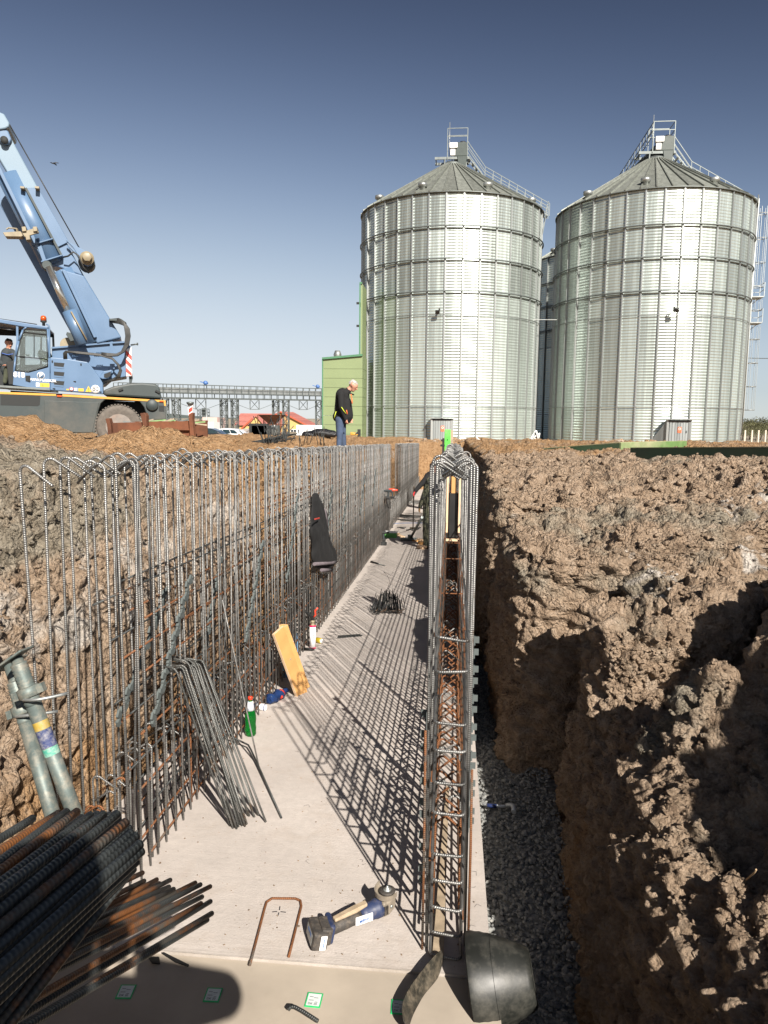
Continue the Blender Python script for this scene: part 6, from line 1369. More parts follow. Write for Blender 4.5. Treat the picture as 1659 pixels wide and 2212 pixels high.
# ------------------------------------------------------------------ rusty steel box, delineator, cars
def rusty_box():
    Yb = 16.6; q = lambda x, y, dy=0.0: at_y(*cq(x, y), Yb)+np.array([0, dy, 0])
    B = thing('steel_trough', 'rusty steel shoring box lying on the soil in front of the crane wheel', 'steel box', q(1260, 1180, .5))
    for pts, y0, d in (([(905, 1020), (1195, 1012), (1200, 1170), (918, 1170)], 0, .05), ([(1235, 1008), (1575, 1005), (1590, 1172), (1238, 1180)], 0, .05)):
        mb = MB(); mb.prism([q(x, y, y0) for x, y in pts], (0, d, 0)); part('side_plate', mb, 'rust_sheet', B, bevel=.005)
    for pts in ([(905, 1104), (1195, 1070), (1197, 1082), (908, 1112)], [(1238, 1066), (1580, 1066), (1580, 1080), (1238, 1078)]):
        mb = MB(); mb.prism([q(x, y, -0.09) for x, y in pts], (0, 0.09, 0)); part('stiffening_rib', mb, 'rust_sheet', B)
    for pts in ([(890, 985), (920, 980), (935, 1040), (945, 1170), (915, 1172), (905, 1050)], [(1175, 940), (1215, 935), (1228, 960), (1228, 1010), (1240, 1180), (1205, 1182), (1195, 1020)], [(1575, 960), (1590, 940), (1612, 935), (1608, 990), (1625, 1170), (1592, 1174)]):
        mb = MB(); mb.prism([q(x, y, -0.10) for x, y in pts], (0, 0.16, 0)); part('end_post', mb, 'rust_sheet', B, bevel=.01)
    mb = MB(); mb.prism([q(x, y, 1.0) for x, y in [(905, 1010), (1600, 1000), (1600, 1160), (918, 1165)]], (0, .05, 0)); part('side_plate', mb, 'rust_sheet', B)
    mb = MB(); mb.box(q(1262, 1175, .5), (7.6*0.25, 1.0, 0.04)); part('bottom_plate', mb, 'rust_sheet', B)
    rng = random.Random(2)
    for k in range(16):
        x = 930+rng.random()*620; mb = MB(); a = q(x, 1010+rng.random()*15, 0.15+rng.random()*0.6); L = 0.15+0.35*rng.random(); an = rng.uniform(-0.5, 0.5)
        mb.beam(a, a+np.array([L*math.cos(an), 0.1, L*math.sin(an)*0.6]), 0.06, 0.03); o = solo('scrap_strip', mb, ['galv_dark', 'rust_sheet', 'green_scrap', 'oldwood'][k % 4], 'short strip of scrap lying in the rusty steel box', 'scrap', 'scrap strips in the rusty steel box')
M['green_scrap'] = simple('faded_green_scrap', (0.18, 0.30, 0.12), 0.7, bmp=0.1)
rusty_box()
def delineator():
    q = lambda x, y: at_y(*cq(x, y), 17.2); T = thing('delineator_post', 'narrow white and red warning post standing behind the rusty box', 'warning post', q(1580, 985))
    mb = MB(); mb.prism([q(1558, 868), (q(1598, 866)), q(1592, 1000), q(1566, 1000)], (0, 0.05, 0)); part('post', mb, 'white_paint', T)
    for y in (885, 930):
        mb = MB(); y2 = y+40; mb.prism([q(1566, y+18)-np.array([0, .006, 0]), q(1597, y)-np.array([0, .006, 0]), q(1594, y2-5)-np.array([0, .006, 0]), q(1566, y2+14)-np.array([0, .006, 0])], (0, 0.005, 0)); part('red_band', mb, 'red_paint', T)
    mb = MB(); mb.lathe([(0.07, 0), (0.09, 0.03), (0.09, 0.06), (0, 0.07)], q(1578, 868), 10); part('cap', mb, 'galv_dark', T)
delineator()
def e8(x, y): return 324+.2604*x, 783.1+.2604*y
M['car_black'] = simple('black_car_paint', (0.012, 0.02, 0.03), 0.25, bmp=0, coat=1.0); M['car_white'] = simple('white_car_paint', (0.75, 0.76, 0.77), 0.3, bmp=0, var=0.02, coat=0.8); M['car_glass'] = simple('car_glass', (0.02, 0.04, 0.05), 0.08, bmp=0); M['tail_lamp'] = simple('tail_lamp', (0.6, 0.02, 0.02), 0.25, bmp=0)
def car(label, Y, body, windows, wheels, lamp, paint, name='parked_car'):
    q = lambda x, y, dy=0.0: at_y(*e8(x, y), Y)+np.array([0, dy, 0]); xs = [p[0] for p in body]; ys_ = [p[1] for p in body]
    T = thing(name, label, 'car', q((min(xs)+max(xs))/2, max(ys_)+6, .9), 'cars parked in the yard'); mb = MB(); belt = sorted(body, key=lambda p: p[1])
    mb.prism([q(x, y) for x, y in body], (0, 1.75, 0)); bd = part('body', mb, paint, T, bevel=0.12)
    for w_ in windows: mb = MB(); mb.prism([q(x, y, -0.015) for x, y in w_], (0, 0.03, 0)); part('window', mb, 'car_glass', T)
    for (x, y) in wheels:
        for dy in (-0.02, 1.55): mb = MB(); mb.lathe([(0.18, -.02), (0.3, -0.02), (0.33, 0.02), (0.33, 0.2), (0.3, .22)], q(x, y, dy), 20, axis=(0, 1, 0)); wl = part('wheel', mb, 'tyre', T); mb = MB(); mb.lathe([(0.19, -.03), (0.06, -0.01), (0, -0.01)], q(x, y, dy), 16, axis=(0, 1, 0)); part('rim', mb, 'rim', wl)
    for l in lamp: mb = MB(); mb.prism([q(x, y, -0.03) for x, y in l], (0, 0.2, 0)); part('tail_lamp', mb, 'tail_lamp', T)
    return T
car('black saloon car parked left of the white car, tail to the right', 70, [(250, 625), (270, 600), (330, 590), (378, 552), (440, 543), (500, 547), (560, 568), (595, 592), (640, 598), (648, 618), (645, 655), (600, 665), (265, 665)], [[(345, 590), (382, 560), (408, 553), (404, 590)], [(412, 590), (418, 553), (470, 550), (478, 588)], [(486, 588), (480, 551), (510, 553), (560, 580), (556, 588)]], [(330, 660), (565, 660)], [[(604, 598), (622, 599), (624, 616), (606, 614)]], 'car_black')
car('white estate car with a red tail lamp, parked behind the black one', 74, [(460, 625), (480, 600), (520, 590), (560, 552), (610, 546), (700, 550), (735, 560), (768, 585), (796, 602), (797, 618), (775, 640), (770, 665), (470, 670)], [[(545, 590), (572, 560), (598, 555), (600, 590)], [(606, 590), (604, 555), (655, 556), (668, 588)], [(674, 588), (660, 556), (700, 560), (726, 584), (722, 590)], [(732, 562), (742, 564), (782, 596), (760, 590)]], [(545, 662), (725, 662)], [[(738, 600), (765, 602), (768, 622), (740, 624)]], 'car_white')
# pile of dark bars dumped on the far soil
def dump():
    rng = random.Random(9)
    for k in range(46):
        Y = 19.5+rng.random()*1.2; x0 = 740+rng.random()*120; x1 = 1060+rng.random()*160; y0 = 668+rng.random()*18; y1 = 590+rng.random()*60
        a = at_y(*e8(x0, y0), Y); b = at_y(*e8(x1, y1), Y+0.4); mb = MB(); m_ = (a+b)/2-np.array([0, 0, 0.02]); mb.tube([a, m_, b], 0.013, 5); solo('loose_bar', mb, 'bar_dark', 'dark steel bar in the tangled heap on the soil left of the standing man', 'steel bar', 'dark bars heaped on the soil')
    for k in range(26):
        Y = 19+rng.random(); x0 = 930+rng.random()*230; a = at_y(*e8(x0, 690), Y); an = rng.uniform(0.9, 2.2); L = 0.35+0.5*rng.random(); mb = MB(); mb.tube([a, a+np.array([L*math.cos(an), 0.1, L*math.sin(an)])], 0.011, 5); solo('bar_end', mb, 'bar_dark', 'short dark bar end sticking up in front of the dark heap', 'steel bar', 'bar ends sticking up from the soil')
    for x in (1240, 1255, 1275, 1300, 1320, 1395, 1410, 1425, 1440, 1450):
        a = at_y(*e8(x, 690), 18.5); mb = MB(); mb.tube([a, a+np.array([rng.uniform(-.15, .15), 0, 0.35+0.15*rng.random()])], 0.01, 5); solo('bar_end', mb, 'bar_dark', 'short dark bar end standing in the soil just left of the man', 'steel bar', 'bar ends left of the man')
dump()
M['bag'] = simple('black_rubbish_bag', (0.015, 0.015, 0.017), 0.35, bmp=0.6, bdist=0.05, scale=5)
for i, (x, y, r) in enumerate(((1425, 585, .32), (1465, 590, .3), (1500, 594, .22), (1330, 598, .25))):
    p = at_y(*e8(x, y), 30); mb = MB(); mb.ball(p, r, 16, sc=(1.5, 1, .55)); o = solo('rubbish_bag', mb, 'bag', ['black bag heaped left of the man at head of three', 'black bag in the middle of the three left of the man', 'small black bag nearest to the man', 'black bag apart, farther left near the white fence'][i], 'rubbish bag', 'black bags on the yard rubble'); d_ = o.modifiers.new('d', 'DISPLACE'); d_.texture = tx; d_.strength = 0.15
for i, (x, y) in enumerate(((905, 575), (925, 590))):
    p = at_y(*e8(x, y), 96); mb = MB(); mb.box(p, (2.4, 1.2, 2.2)); solo('waste_crate', mb, 'dark_interior', ['dark crate left of the steel hopper', 'dark crate touching the hopper frame'][i], 'crate', bevel=0.05)
def compactor():
    q = lambda x, y: at_y(675+.2117*x, 729+.2117*y, 40); T = thing('plate_compactor', 'small orange machine on the rubble between the man and the left silo', 'compactor', q(430, 1000))
    mb = MB(); mb.prism([q(385, 965), q(415, 968), q(455, 985), q(465, 998), (q(385, 998))], (0, .6, 0)); part('housing', mb, 'stripe', T, bevel=.04)
    mb = MB(); mb.box(q(468, 975)+np.array([0, .3, 0]), (0.14, 0.3, 0.4)); mb.beam(q(440, 985), q(470, 962), 0.06, 0.06); part('engine', mb, 'dark_interior', T)
compactor()
# white pipe trestle and scrap by the foot of the left silo
def trestle():
    q = lambda x, y: at_y(756+.2767*x, 594+.2767*y, 50); T = thing('pipe_trestle', 'white pipe frame leaning at the right foot of the left silo', 'trestle', q(1440, 1305)); mb = MB()
    for a, b in (((1400, 1295), (1455, 1215)), ((1455, 1215), (1475, 1310)), ((1410, 1285), (1480, 1240)), ((1480, 1235), (1470, 1310)), ((1200, 1305), (1400, 1295)), ((1430, 1260), (1465, 1300))): mb.tube([q(*a), q(*b)+np.array([0, 0.3, 0])], 0.045, 6)
    part('frame', mb, 'white_paint', T)
    T2 = thing('broken_frame', 'small bent white frame in front of the left silo, right of its door', 'frame', q(1010, 1308)); mb = MB()
    for a, b in (((992, 1262), (992, 1308)), ((992, 1275), (1045, 1308)), ((992, 1295), (1030, 1306))): mb.tube([q(*a), q(*b)], 0.04, 6)
    part('frame', mb, 'white_paint', T2)
trestle()
mb = MB(); p = at_y(117, 353, 60)
mb.tube([p+np.array(v) for v in ((-.35, 0, .08), (-.1, 0, 0.02), (0, 0, 0), (.12, 0, 0.05), (.35, .1, .05))], 0.04, 6, rad=[0.015, .05, .07, .05, .015]); mb.tube([p+np.array(v) for v in ((-.08, -.2, -.04), (0, 0, 0), (0.05, 0.25, -.05))], 0.05, 6); solo('bird', mb, 'black', 'small dark bird flying in the sky right of the crane boom', 'bird')
# ------------------------------------------------------------------ thick bars lying past the camera at the lower left
def d3(x, y): return 0.293*x, 1674.1+0.293*y
def seg(p0, z0, p1, z1):   # two sight points at given depths
    return EYE+ray(*d3(*p0))*z0, EYE+ray(*d3(*p1))*z1
rb = random.Random(11)
upper = [((240, 322), 1.50, (0, 470), 1.38), ((430, 286), 1.48, (0, 560), 1.25), ((490, 275), 1.42, (0, 640), 1.18), ((565, 272), 1.40, (0, 710), 1.15), ((600, 318), 1.44, (0, 745), 1.2), ((665, 300), 1.36, (0, 800), 1.1), ((720, 292), 1.38, (0, 770), 1.16), ((760, 292), 1.32, (0, 855), 1.05), ((810, 300), 1.36, (0, 930), 1.1), ((862, 290), 1.30, (0, 1000), 1.02), ((870, 320), 1.36, (0, 1060), 1.08), ((925, 350), 1.28, (0, 1120), 1.0), ((950, 392), 1.30, (0, 1200), 1.02), ((965, 430), 1.26, (0, 1260), 0.98), ((1000, 452), 1.26, (0, 1330), 0.98), ((1030, 510), 1.22, (0, 1420), 0.94), ((1040, 560), 1.22, (0, 1500), 0.94), ((1000, 640), 1.30, (0, 1560), 1.0), ((980, 690), 1.32, (0, 1640), 1.02)]
ORD = ['first', 'second', 'third', 'fourth', 'fifth', 'sixth', 'seventh', 'eighth', 'ninth', 'tenth', 'eleventh', 'twelfth', 'thirteenth', 'fourteenth', 'fifteenth', 'sixteenth', 'seventeenth', 'eighteenth', 'nineteenth', 'twentieth']
for i, (a, za, b, zb_) in enumerate(upper):
    A, B = seg(a, za, b, zb_); B = A+(B-A)*2.6; mb = MB(); n = 6; mb.tube([A+(B-A)*k/n for k in range(n+1)], 0.0084, 14)
    solo('thick_bar', mb, 'bar_thick_rust' if i in (1, 3, 11) else 'bar_thick', ORD[i]+' thick ribbed bar from the top in the upper pile at the lower left', 'steel bar', 'thick bars in the upper layer of the lower left pile')
for k in range(14):   # a second layer under them
    a = (300+k*52, 400+k*22); A, B = seg(a, 1.52-0.015*k, (0, 700+k*95), 1.30-0.012*k); B = A+(B-A)*2.6; mb = MB(); mb.tube([A+(B-A)*j/5 for j in range(6)], 0.0084, 10)
    solo('thick_bar', mb, 'bar_thick' if k % 3 else 'bar_thick_rust', 'thick ribbed bar half buried inside the upper pile at the lower left', 'steel bar', 'thick bars in the upper layer of the lower left pile')
lower = [((1050, 722), 2.25, (820, 830), 2.0), ((1062, 782), 2.25, (820, 900), 1.95), ((1155, 772), 2.3, (860, 930), 2.0), ((1175, 800), 2.35, (860, 960), 2.05), ((1255, 775), 2.35, (900, 950), 2.0), ((1245, 825), 2.3, (880, 985), 1.95), ((1280, 842), 2.25, (860, 1040), 1.9), ((1440, 795), 2.4, (860, 1085), 1.95), ((1478, 808), 2.35, (870, 1110), 1.9), ((1550, 822), 2.4, (860, 1175), 1.85), ((1490, 898), 2.3, (860, 1215), 1.85), ((1482, 948), 2.2, (840, 1310), 1.75), ((1552, 932), 2.25, (830, 1370), 1.75), ((1562, 1020), 2.15, (830, 1455), 1.65), ((1528, 1068), 2.12, (830, 1480), 1.64), ((1400, 850), 2.36, (850, 1130), 1.95), ((1300, 900), 2.34, (840, 1160), 1.95), ((1220, 930), 2.3, (830, 1150), 1.95), ((1440, 990), 2.3, (830, 1330), 1.85)]
for i, (a, za, b, zb_) in enumerate(lower):
    A, B = seg(a, za, b, zb_); B = A+(B-A)*3.4; mb = MB(); mb.tube([A+(B-A)*j/6 for j in range(7)], 0.0074, 12)
    solo('thick_bar', mb, 'bar_thick_rust' if i not in (5, 8, 10, 12, 14) else 'bar_thick', ORD[i]+' rusty bar end from the top in the lower fan of bars at lower left', 'steel bar', 'rusty bars in the lower layer of the lower left pile')
mb = MB(); mb.box((-1.45, 0.45, 0.75), (0.1, 1.7, 1.5)); mb.box((-1.45, 0.45, 1.52), (0.5, 1.8, 0.05)); solo('bar_trestle', mb, 'oldwood', 'timber trestle holding up the thick bars outside the lower left corner', 'trestle')
# ------------------------------------------------------------------ adjustable steel props at the left edge
M['prop_steel'] = simple('worn_galvanised_prop', (0.12, 0.15, 0.142), 0.55, metal=0.35, var=0.25, scale=9, bmp=0.2, dirt=(0.42, 0.36, 0.28), dirtamt=0.55, dscale=22)
M['band_yellow'] = simple('yellow_band', (0.42, 0.29, 0.05), 0.6, bmp=0, dirt=(0.3, 0.3, 0.28), dirtamt=0.6, dscale=60); M['band_blue'] = simple('blue_band', (0.03, 0.045, 0.13), 0.6, bmp=0, dirt=(0.4, 0.38, 0.35), dirtamt=0.6, dscale=60); M['band_green'] = simple('green_band', (0.05, 0.27, 0.20), 0.6, bmp=0, dirt=(0.5, 0.5, 0.45), dirtamt=0.7, dscale=60)
def d2(x, y): return 0.293*x, 1323.1+0.293*y
def prop_(label, head_, zh, mid, zm, foot_, zf, bands, plate):
    H = EYE+ray(*d2(*head_))*zh; Mi = EYE+ray(*d2(*mid))*zm; Ft = EYE+ray(*d2(*foot_))*zf; Ft = Mi+(Ft-Mi)*1.5
    ax = (H-Ft)/np.linalg.norm(H-Ft); Mi = Ft+ax*((Mi-Ft)@ax); T = thing('steel_prop', label, 'steel prop', Ft, 'adjustable steel props at the left edge')
    mb = MB(); mb.tube([Ft, Mi], 0.0305, 20); part('outer_tube', mb, 'prop_steel', T)
    mb = MB(); mb.tube([Mi, H], 0.0235, 18); part('inner_tube', mb, 'prop_steel', T)
    L = 0.17; mb = MB(); prof = [(0.03, -0.02)]
    for k in range(13): prof += [(0.0335, L*k/13), (0.0285, L*(k+0.5)/13)]
    mb.lathe(prof+[(0.0, L)], Mi-ax*0.03, 20, axis=ax); part('thread', mb, 'prop_steel', T)
    mb = MB(); c = Mi+ax*0.01; mb.lathe([(0.036, -0.022), (0.044, -0.018), (0.044, 0.018), (0.036, 0.022), (0.0, .022)], c, 12, axis=ax)
    s = np.cross(ax, fw); s /= np.linalg.norm(s); f_ = np.cross(s, ax)
    for q in (-1, 1): mb.box(c+s*q*0.05, (0.03, 0.03, 0.035), np.stack([s, f_, ax], 1))
    nt_ = part('adjusting_nut', mb, 'prop_steel', T)
    mb = MB(); pts = [c+s*0.055*math.cos(a)+f_*0.075*math.sin(a)*-1+ax*(0.03-0.05*math.sin(a)) for a in np.linspace(0, math.pi, 14)]; pts = [c+s*(0.05-0.19*t)+f_*(-0.06*math.sin(t*math.pi))+ax*(-0.01-0.05*t) for t in np.linspace(-0.05, 1, 12)]; mb.tube(pts, 0.0065, 8); part('handle_ring', mb, 'galv', nt_)
    if plate:
        mb = MB(); pn = ax+0.25*fw; R = np.stack([s, np.cross(ax, s), ax], 1); mb.box(H+ax*0.004, (0.115, 0.115, 0.009), R@np.array(Matrix.Rotation(0.25, 3, 'Y')), 0); part('head_plate', mb, 'prop_steel', T, bevel=0.004)
        mb = MB(); mb.lathe([(0.021, 0), (0.021, 0.003), (0, .003)], H+ax*0.012, 16, axis=ax); part('plate_hole', mb, 'dark_interior', T)
    for t0, t1, mt in bands:
        mb = MB(); mb.tube([Mi-ax*t0, Mi-ax*t1], 0.0309, 20, caps=False); part('sticker_band', mb, mt, T)
    for k in range(5):
        p = Mi+ax*(0.06+0.1*k)*0+H*0+(Mi+(H-Mi)*(0.55+0.1*k)) if False else None
prop_('front steel prop with yellow, blue and green stickers, leaning at the left edge', (118, 330), 2.95, (225, 600), 2.95, (560, 1500), 2.95, [(0.115, 0.15, 'band_yellow'), (0.152, 0.225, 'band_blue'), (0.227, 0.26, 'band_green')], True)
prop_('rear steel prop without stickers, its foot left of the other prop', (70, 380), 3.1, (160, 740), 3.06, (385, 1500), 2.98, [], True)
# ------------------------------------------------------------------ bent bars leaning on the cage
def e5(x, y): return 324+.2604*x, 1296.1+.2604*y
def bentbar(name, top, bot, leg, mat, label, group, R=0.0062, x=-1.545, dx=0.0):
    B = slab_at(*e5(*bot)); B = B+np.array([0, 0, R]); T_ = at_x(*e5(*top), x+dx); d = (T_-B)/np.linalg.norm(T_-B); r = 0.03
    lg = np.array(leg, float); lg /= np.linalg.norm(lg); pts = [B+(T_-B)*k/6 for k in range(6)]+[T_-d*r]
    for k in range(1, 6): a = k/5*math.pi/2; pts.append(T_-d*r+d*r*math.sin(a)+lg*r*(1-math.cos(a)))
    pts.append(T_+lg*0.17); mb = MB(); mb.tube(pts, R, 8); return solo(name, mb, mat, label, 'bent bar', group)
rb = random.Random(5)
tops = [(215, 570), (255, 560), (268, 548), (300, 520), (318, 512), (330, 545), (345, 530), (362, 505), (380, 500), (392, 520), (405, 500), (418, 485), (432, 490), (440, 500), (290, 540), (372, 530), (410, 520), (350, 500)]
bots = [(665, 1880), (690, 1900), (720, 1905), (700, 1885), (765, 1880), (790, 1885), (745, 1870), (805, 1868), (825, 1800), (780, 1850), (868, 1808), (905, 1795), (895, 1790), (962, 1850), (710, 1895), (815, 1795), (860, 1800), (735, 1890)]
for kk, (t, b_) in enumerate(sorted(zip(tops, bots), key=lambda q: q[1][0])): bentbar('bent_bar', t, b_, (-0.35-0.2*rb.random(), 0.25*rb.random(), -0.25+0.3*rb.random()), 'bar_mid', ORD[kk]+' foot from the left in the bunch of bent bars leaning on the left cage', 'bent bars bunched against the left cage', dx=rb.uniform(0, 0.05))
mb = MB(); A = at_x(*e5(600, 0), -1.52); B = slab_at(*e5(902, 1382)); mb.tube([A+(B+(0, 0, .006)-A)*k/6 for k in range(7)], 0.0058, 8); solo('straight_bar', mb, 'bar', 'single straight bar leaning on the cage in front of the green bottle', 'steel bar')
mb = MB(); P = [slab_at(*e5(*p))+np.array([0, 0, z]) for p, z in (((640, 1205), .10), ((710, 1225), .07), ((780, 1238), 0.05), ((815, 1250), 0.045), ((838, 1285), 0.04), ((900, 1410), 0.03), ((1090, 1815), 0.007))]; mb.tube(P, 0.0068, 8); solo('bent_bar', mb, 'bar_dark', 'single bent bar lying on the slab right of the leaning bunch', 'bent bar')
# ------------------------------------------------------------------ boards
M['board'] = simple('fresh_yellow_board', (0.50, 0.27, 0.095), 0.6, var=0.15, scale=5, bmp=0.15, dirt=(0.33, 0.17, 0.06), dirtamt=0.3, dscale=9); M['board_edge'] = simple('pale_sawn_wood', (0.66, 0.47, 0.30), 0.7, var=0.12, scale=12, bmp=0.2)
def plank(name, label, b0, b1, top0, th, group=None, x=-1.52, up=0.0, cut=1.0, knot=False):
    B0 = slab_at(*e5(*b0))+np.array([0, 0, up]); B1 = slab_at(*e5(*b1))+np.array([0, 0, up]); T0 = at_x(*e5(*top0), x); wv = B1-B0; ax = T0-B0; L = np.linalg.norm(ax)*cut; ax /= np.linalg.norm(ax); wv = wv-ax*(wv@ax); W_ = np.linalg.norm(wv); wv /= W_; nn = np.cross(ax, wv); nn *= -1 if nn[1] > 0 else 1
    R = np.stack([wv, nn, ax], 1); T = thing(name, label, 'board', B0, group); c = B0+ax*L/2+wv*W_/2-nn*th/2
    mb = MB(); mb.box(c, (W_, th, L), R); part('core', mb, 'board_edge', T, bevel=0.001)
    mb = MB(); mb.box(c+nn*(th/2+0.0008), (W_-0.004, 0.002, L-0.004), R); part('face', mb, 'board', T)
    if knot: mb = MB(); mb.lathe([(0.010, 0), (0.010, 0.0006), (0.006, .0012), (0, .0012)], c+nn*(th/2+0.0018)+wv*0.01+ax*0.02, 14, axis=nn); part('knot', mb, 'oldwood', T)
    return T
plank('board', 'front yellow board of the leaning boards, with a knot', (1222, 803), (1308, 765), (1030, 285), 0.027, 'boards leaning against the left cage', knot=True)
plank('board', 'yellow board behind the front one, set a little to the right', (1255, 765), (1332, 735), (1068, 245), 0.027, 'boards leaning against the left cage', x=-1.55)
for i, (a, b_, c_) in enumerate((((1240, 790), (1262, 780), (1072, 205)), ((1262, 780), (1284, 770), (1094, 200)), ((1284, 770), (1306, 762), (1120, 202)))):
    plank('batten', ['left', 'middle', 'right'][i]+' one of three short battens showing above the leaning boards', a, b_, c_, 0.02, 'battens behind the leaning boards', x=-1.57)
# ------------------------------------------------------------------ bottles, cans and small things along the cage foot
def gmat(name, col, rough=0.06, tr=0.7):
    m, nt, b = mk(name); b.inputs['Base Color'].default_value = c4(col); b.inputs['Roughness'].default_value = rough; b.inputs['Transmission Weight'].default_value = tr; b.inputs['IOR'].default_value = 1.33; return m
M['green_pet'] = gmat('green_bottle_plastic', (0.008, 0.22, 0.03)); M['blue_pet'] = gmat('blue_bottle_plastic', (0.02, 0.05, 0.16), 0.12, 0.4); M['pale_pet'] = gmat('pale_blue_plastic', (0.25, 0.45, 0.7), 0.12, 0.5)
M['red_cap'] = simple('red_plastic', (0.75, 0.05, 0.02), 0.35, bmp=0, var=.05); M['label_white'] = simple('paper_label', (0.68, 0.70, 0.72), 0.5, bmp=0, var=.1, scale=60, dirt=(0.08, 0.16, 0.4), dirtamt=0.6, dscale=70); M['magenta'] = simple('magenta_print', (0.65, 0.01, 0.10), 0.4, bmp=0)
M['can_white'] = simple('white_can_paint', (0.80, 0.80, 0.80), 0.35, bmp=0, var=0.03); M['navy'] = simple('navy_plastic', (0.015, 0.03, 0.11), 0.45, bmp=0.05); M['yellow_can'] = simple('yellow_can', (0.50, 0.38, 0.03), 0.35, bmp=0, metal=0.2)
def bottle(name, label, base, h, r, mat, cap, lab, axis=(0, 0, 1), crush=0.0, labspan=(0.62, 0.86), labr=None):
    base = np.array(base, float); ax = np.array(axis, float); ax /= np.linalg.norm(ax); T = thing(name, label, 'bottle', base)
    mb = MB(); mb.lathe([(r*0.6, 0.0), (r*0.85, 0.004), (r*0.98, h*0.05), (r*0.95, h*0.13), (r, h*0.2), (r*0.93, h*0.3), (r, h*0.42), (r*0.97, h*0.52), (r*0.8, h*0.62), (r*0.55, h*0.72), (r*0.4, h*0.82), (r*0.33, h*0.93), (0, h*.93)], base, 24, axis=ax)
    if crush:
        rg = np.random.default_rng(2); V = np.array(mb.v); s = np.cross(ax, [0, 0, 1]); t = (V-base)@ax; V += 0.012*crush*np.sin(t[:, None]*60)*np.array([0, 0, 1])+rg.normal(size=V.shape)*0.003*crush; mb.v = [tuple(v) for v in V]
    part('shell', mb, mat, T)
    if cap: mb = MB(); mb.lathe([(r*0.40, 0), (r*0.40, h*0.06), (r*.34, h*0.075), (0, h*.075)], base+ax*h*0.925, 18, axis=ax); part('cap', mb, cap, T)
    if lab:
        a, b_ = labspan; prof = [(r*1.01, h*a), (r*1.01, h*b_)] if labr is None else [(labr[0], h*a), (labr[1], h*b_)]; mb = MB(); mb.lathe(prof, base, 24, axis=ax); part('label', mb, lab, T)
    return T
gb = slab_at(*e5(836, 1122)); bottle('green_bottle', 'tall green plastic bottle with a red cap at the foot of the left cage', gb, 0.315, 0.044, 'green_pet', 'red_cap', 'label_white', labspan=(0.66, 0.88), labr=(0.033, 0.0185))
a = slab_at(*e5(985, 870)); bottle('blue_bottle', 'crushed dark blue bottle with a red label lying on the slab', a+np.array([0, 0, 0.04]), 0.30, 0.045, 'blue_pet', None, 'red_cap', axis=(0.14, 0.30, 0.01), crush=1.0, labspan=(0.40, 0.60), labr=(0.044, 0.040))
a = slab_at(*e5(885, 905)); T = thing('drink_can', 'navy and white drink can lying between the green and blue bottles', 'can', a); mb = MB(); ax = np.array([0.10, -0.03, 0.0]); ax /= np.linalg.norm(ax)
mb.lathe([(0.024, 0), (0.029, 0.006), (0.029, 0.105), (0.024, 0.112), (0, .11)], a+np.array([-0.02, 0, 0.03]), 20, axis=ax); part('body', mb, 'navy', T); mb = MB(); mb.lathe([(0.0295, 0.03), (0.0295, 0.10), (0.0245, .113), (0.02, .1125)], a+np.array([-0.02, 0, 0.03]), 20, axis=ax); part('print', mb, 'can_white', T)
a = slab_at(*e5(1222, 445)); bottle('pale_blue_bottle', 'light blue bottle standing behind the leaning boards', a+np.array([-0.02, 0.02, 0]), 0.24, 0.035, 'pale_pet', None, None)
a = slab_at(*e5(1120, 640)); mb = MB(); mb.box(a+np.array([0, 0.02, .05]), (0.05, .06, .1)); solo('pale_carton', mb, 'pale_pet', 'small pale carton in the shade left of the leaning boards', 'carton', bevel=.006)
def foam():
    a = slab_at(*e5(1350, 398)); T = thing('foam_can', 'tall white spray can with magenta rims and a foam gun on top', 'spray can', a); r = 0.034
    mb = MB(); mb.lathe([(r, 0.012), (r, 0.25), (0, .25)], a, 24); part('body', mb, 'can_white', T); mb = MB(); mb.lathe([(r*0.96, 0), (r*1.01, 0.003), (r*1.01, 0.013)], a, 24); mb.lathe([(r*1.01, 0.243), (r*1.01, 0.257), (r*.9, .262)], a, 24); part('rim', mb, 'magenta', T)
    mb = MB(); mb.lathe([(r*.92, .26), (r*0.6, 0.275), (r*0.55, 0.29), (r*.7, .292), (r*.7, .31), (r*.4, .32), (0, .32)], a, 20); part('dome', mb, 'cream', T)
    mb = MB(); mb.beam(a+(0, 0, .315), a+(0.0, -.01, .36), 0.03, 0.03); mb.beam(a+(-.10, 0.02, .42), a+(0.01, 0, .335), 0.02, 0.022); mb.tube([a+(-.10, .02, .42), a+(-.2, .03, .50)], 0.005, 6); part('gun', mb, 'black', T, bevel=.003)
    mb = MB(); mb.tube([a+(.005, 0, .345), a+(.035, -.01, .38), a+(.03, -.01, .43), a+(.06, -.01, .46)], 0.009, 8); part('gun_handle', mb, 'red_cap', T)
    for z in (0.13, 0.155, 0.18): mb = MB(); mb.box(a+np.array([0.018, -r*0.86, z]), (0.014, 0.004, 0.014)); part('print', mb, 'red_paint' if z == 0.155 else 'galv_dark', T)
foam()
a = slab_at(*e5(1405, 358)); T = thing('yellow_can', 'small yellow can lying right of the white spray can', 'can', a); mb = MB(); ax = np.array([0.09, -0.05, 0]); ax /= np.linalg.norm(ax); mb.lathe([(0.02, 0), (0.031, 0.008), (0.031, 0.07), (0.027, .08)], a+np.array([-.04, 0.02, .032]), 20, axis=ax); part('body', mb, 'yellow_can', T); mb = MB(); mb.lathe([(0.031, .071), (0.024, .082), (0, .082)], a+np.array([-.04, 0.02, .032]), 20, axis=ax); part('end', mb, 'label_white', T)
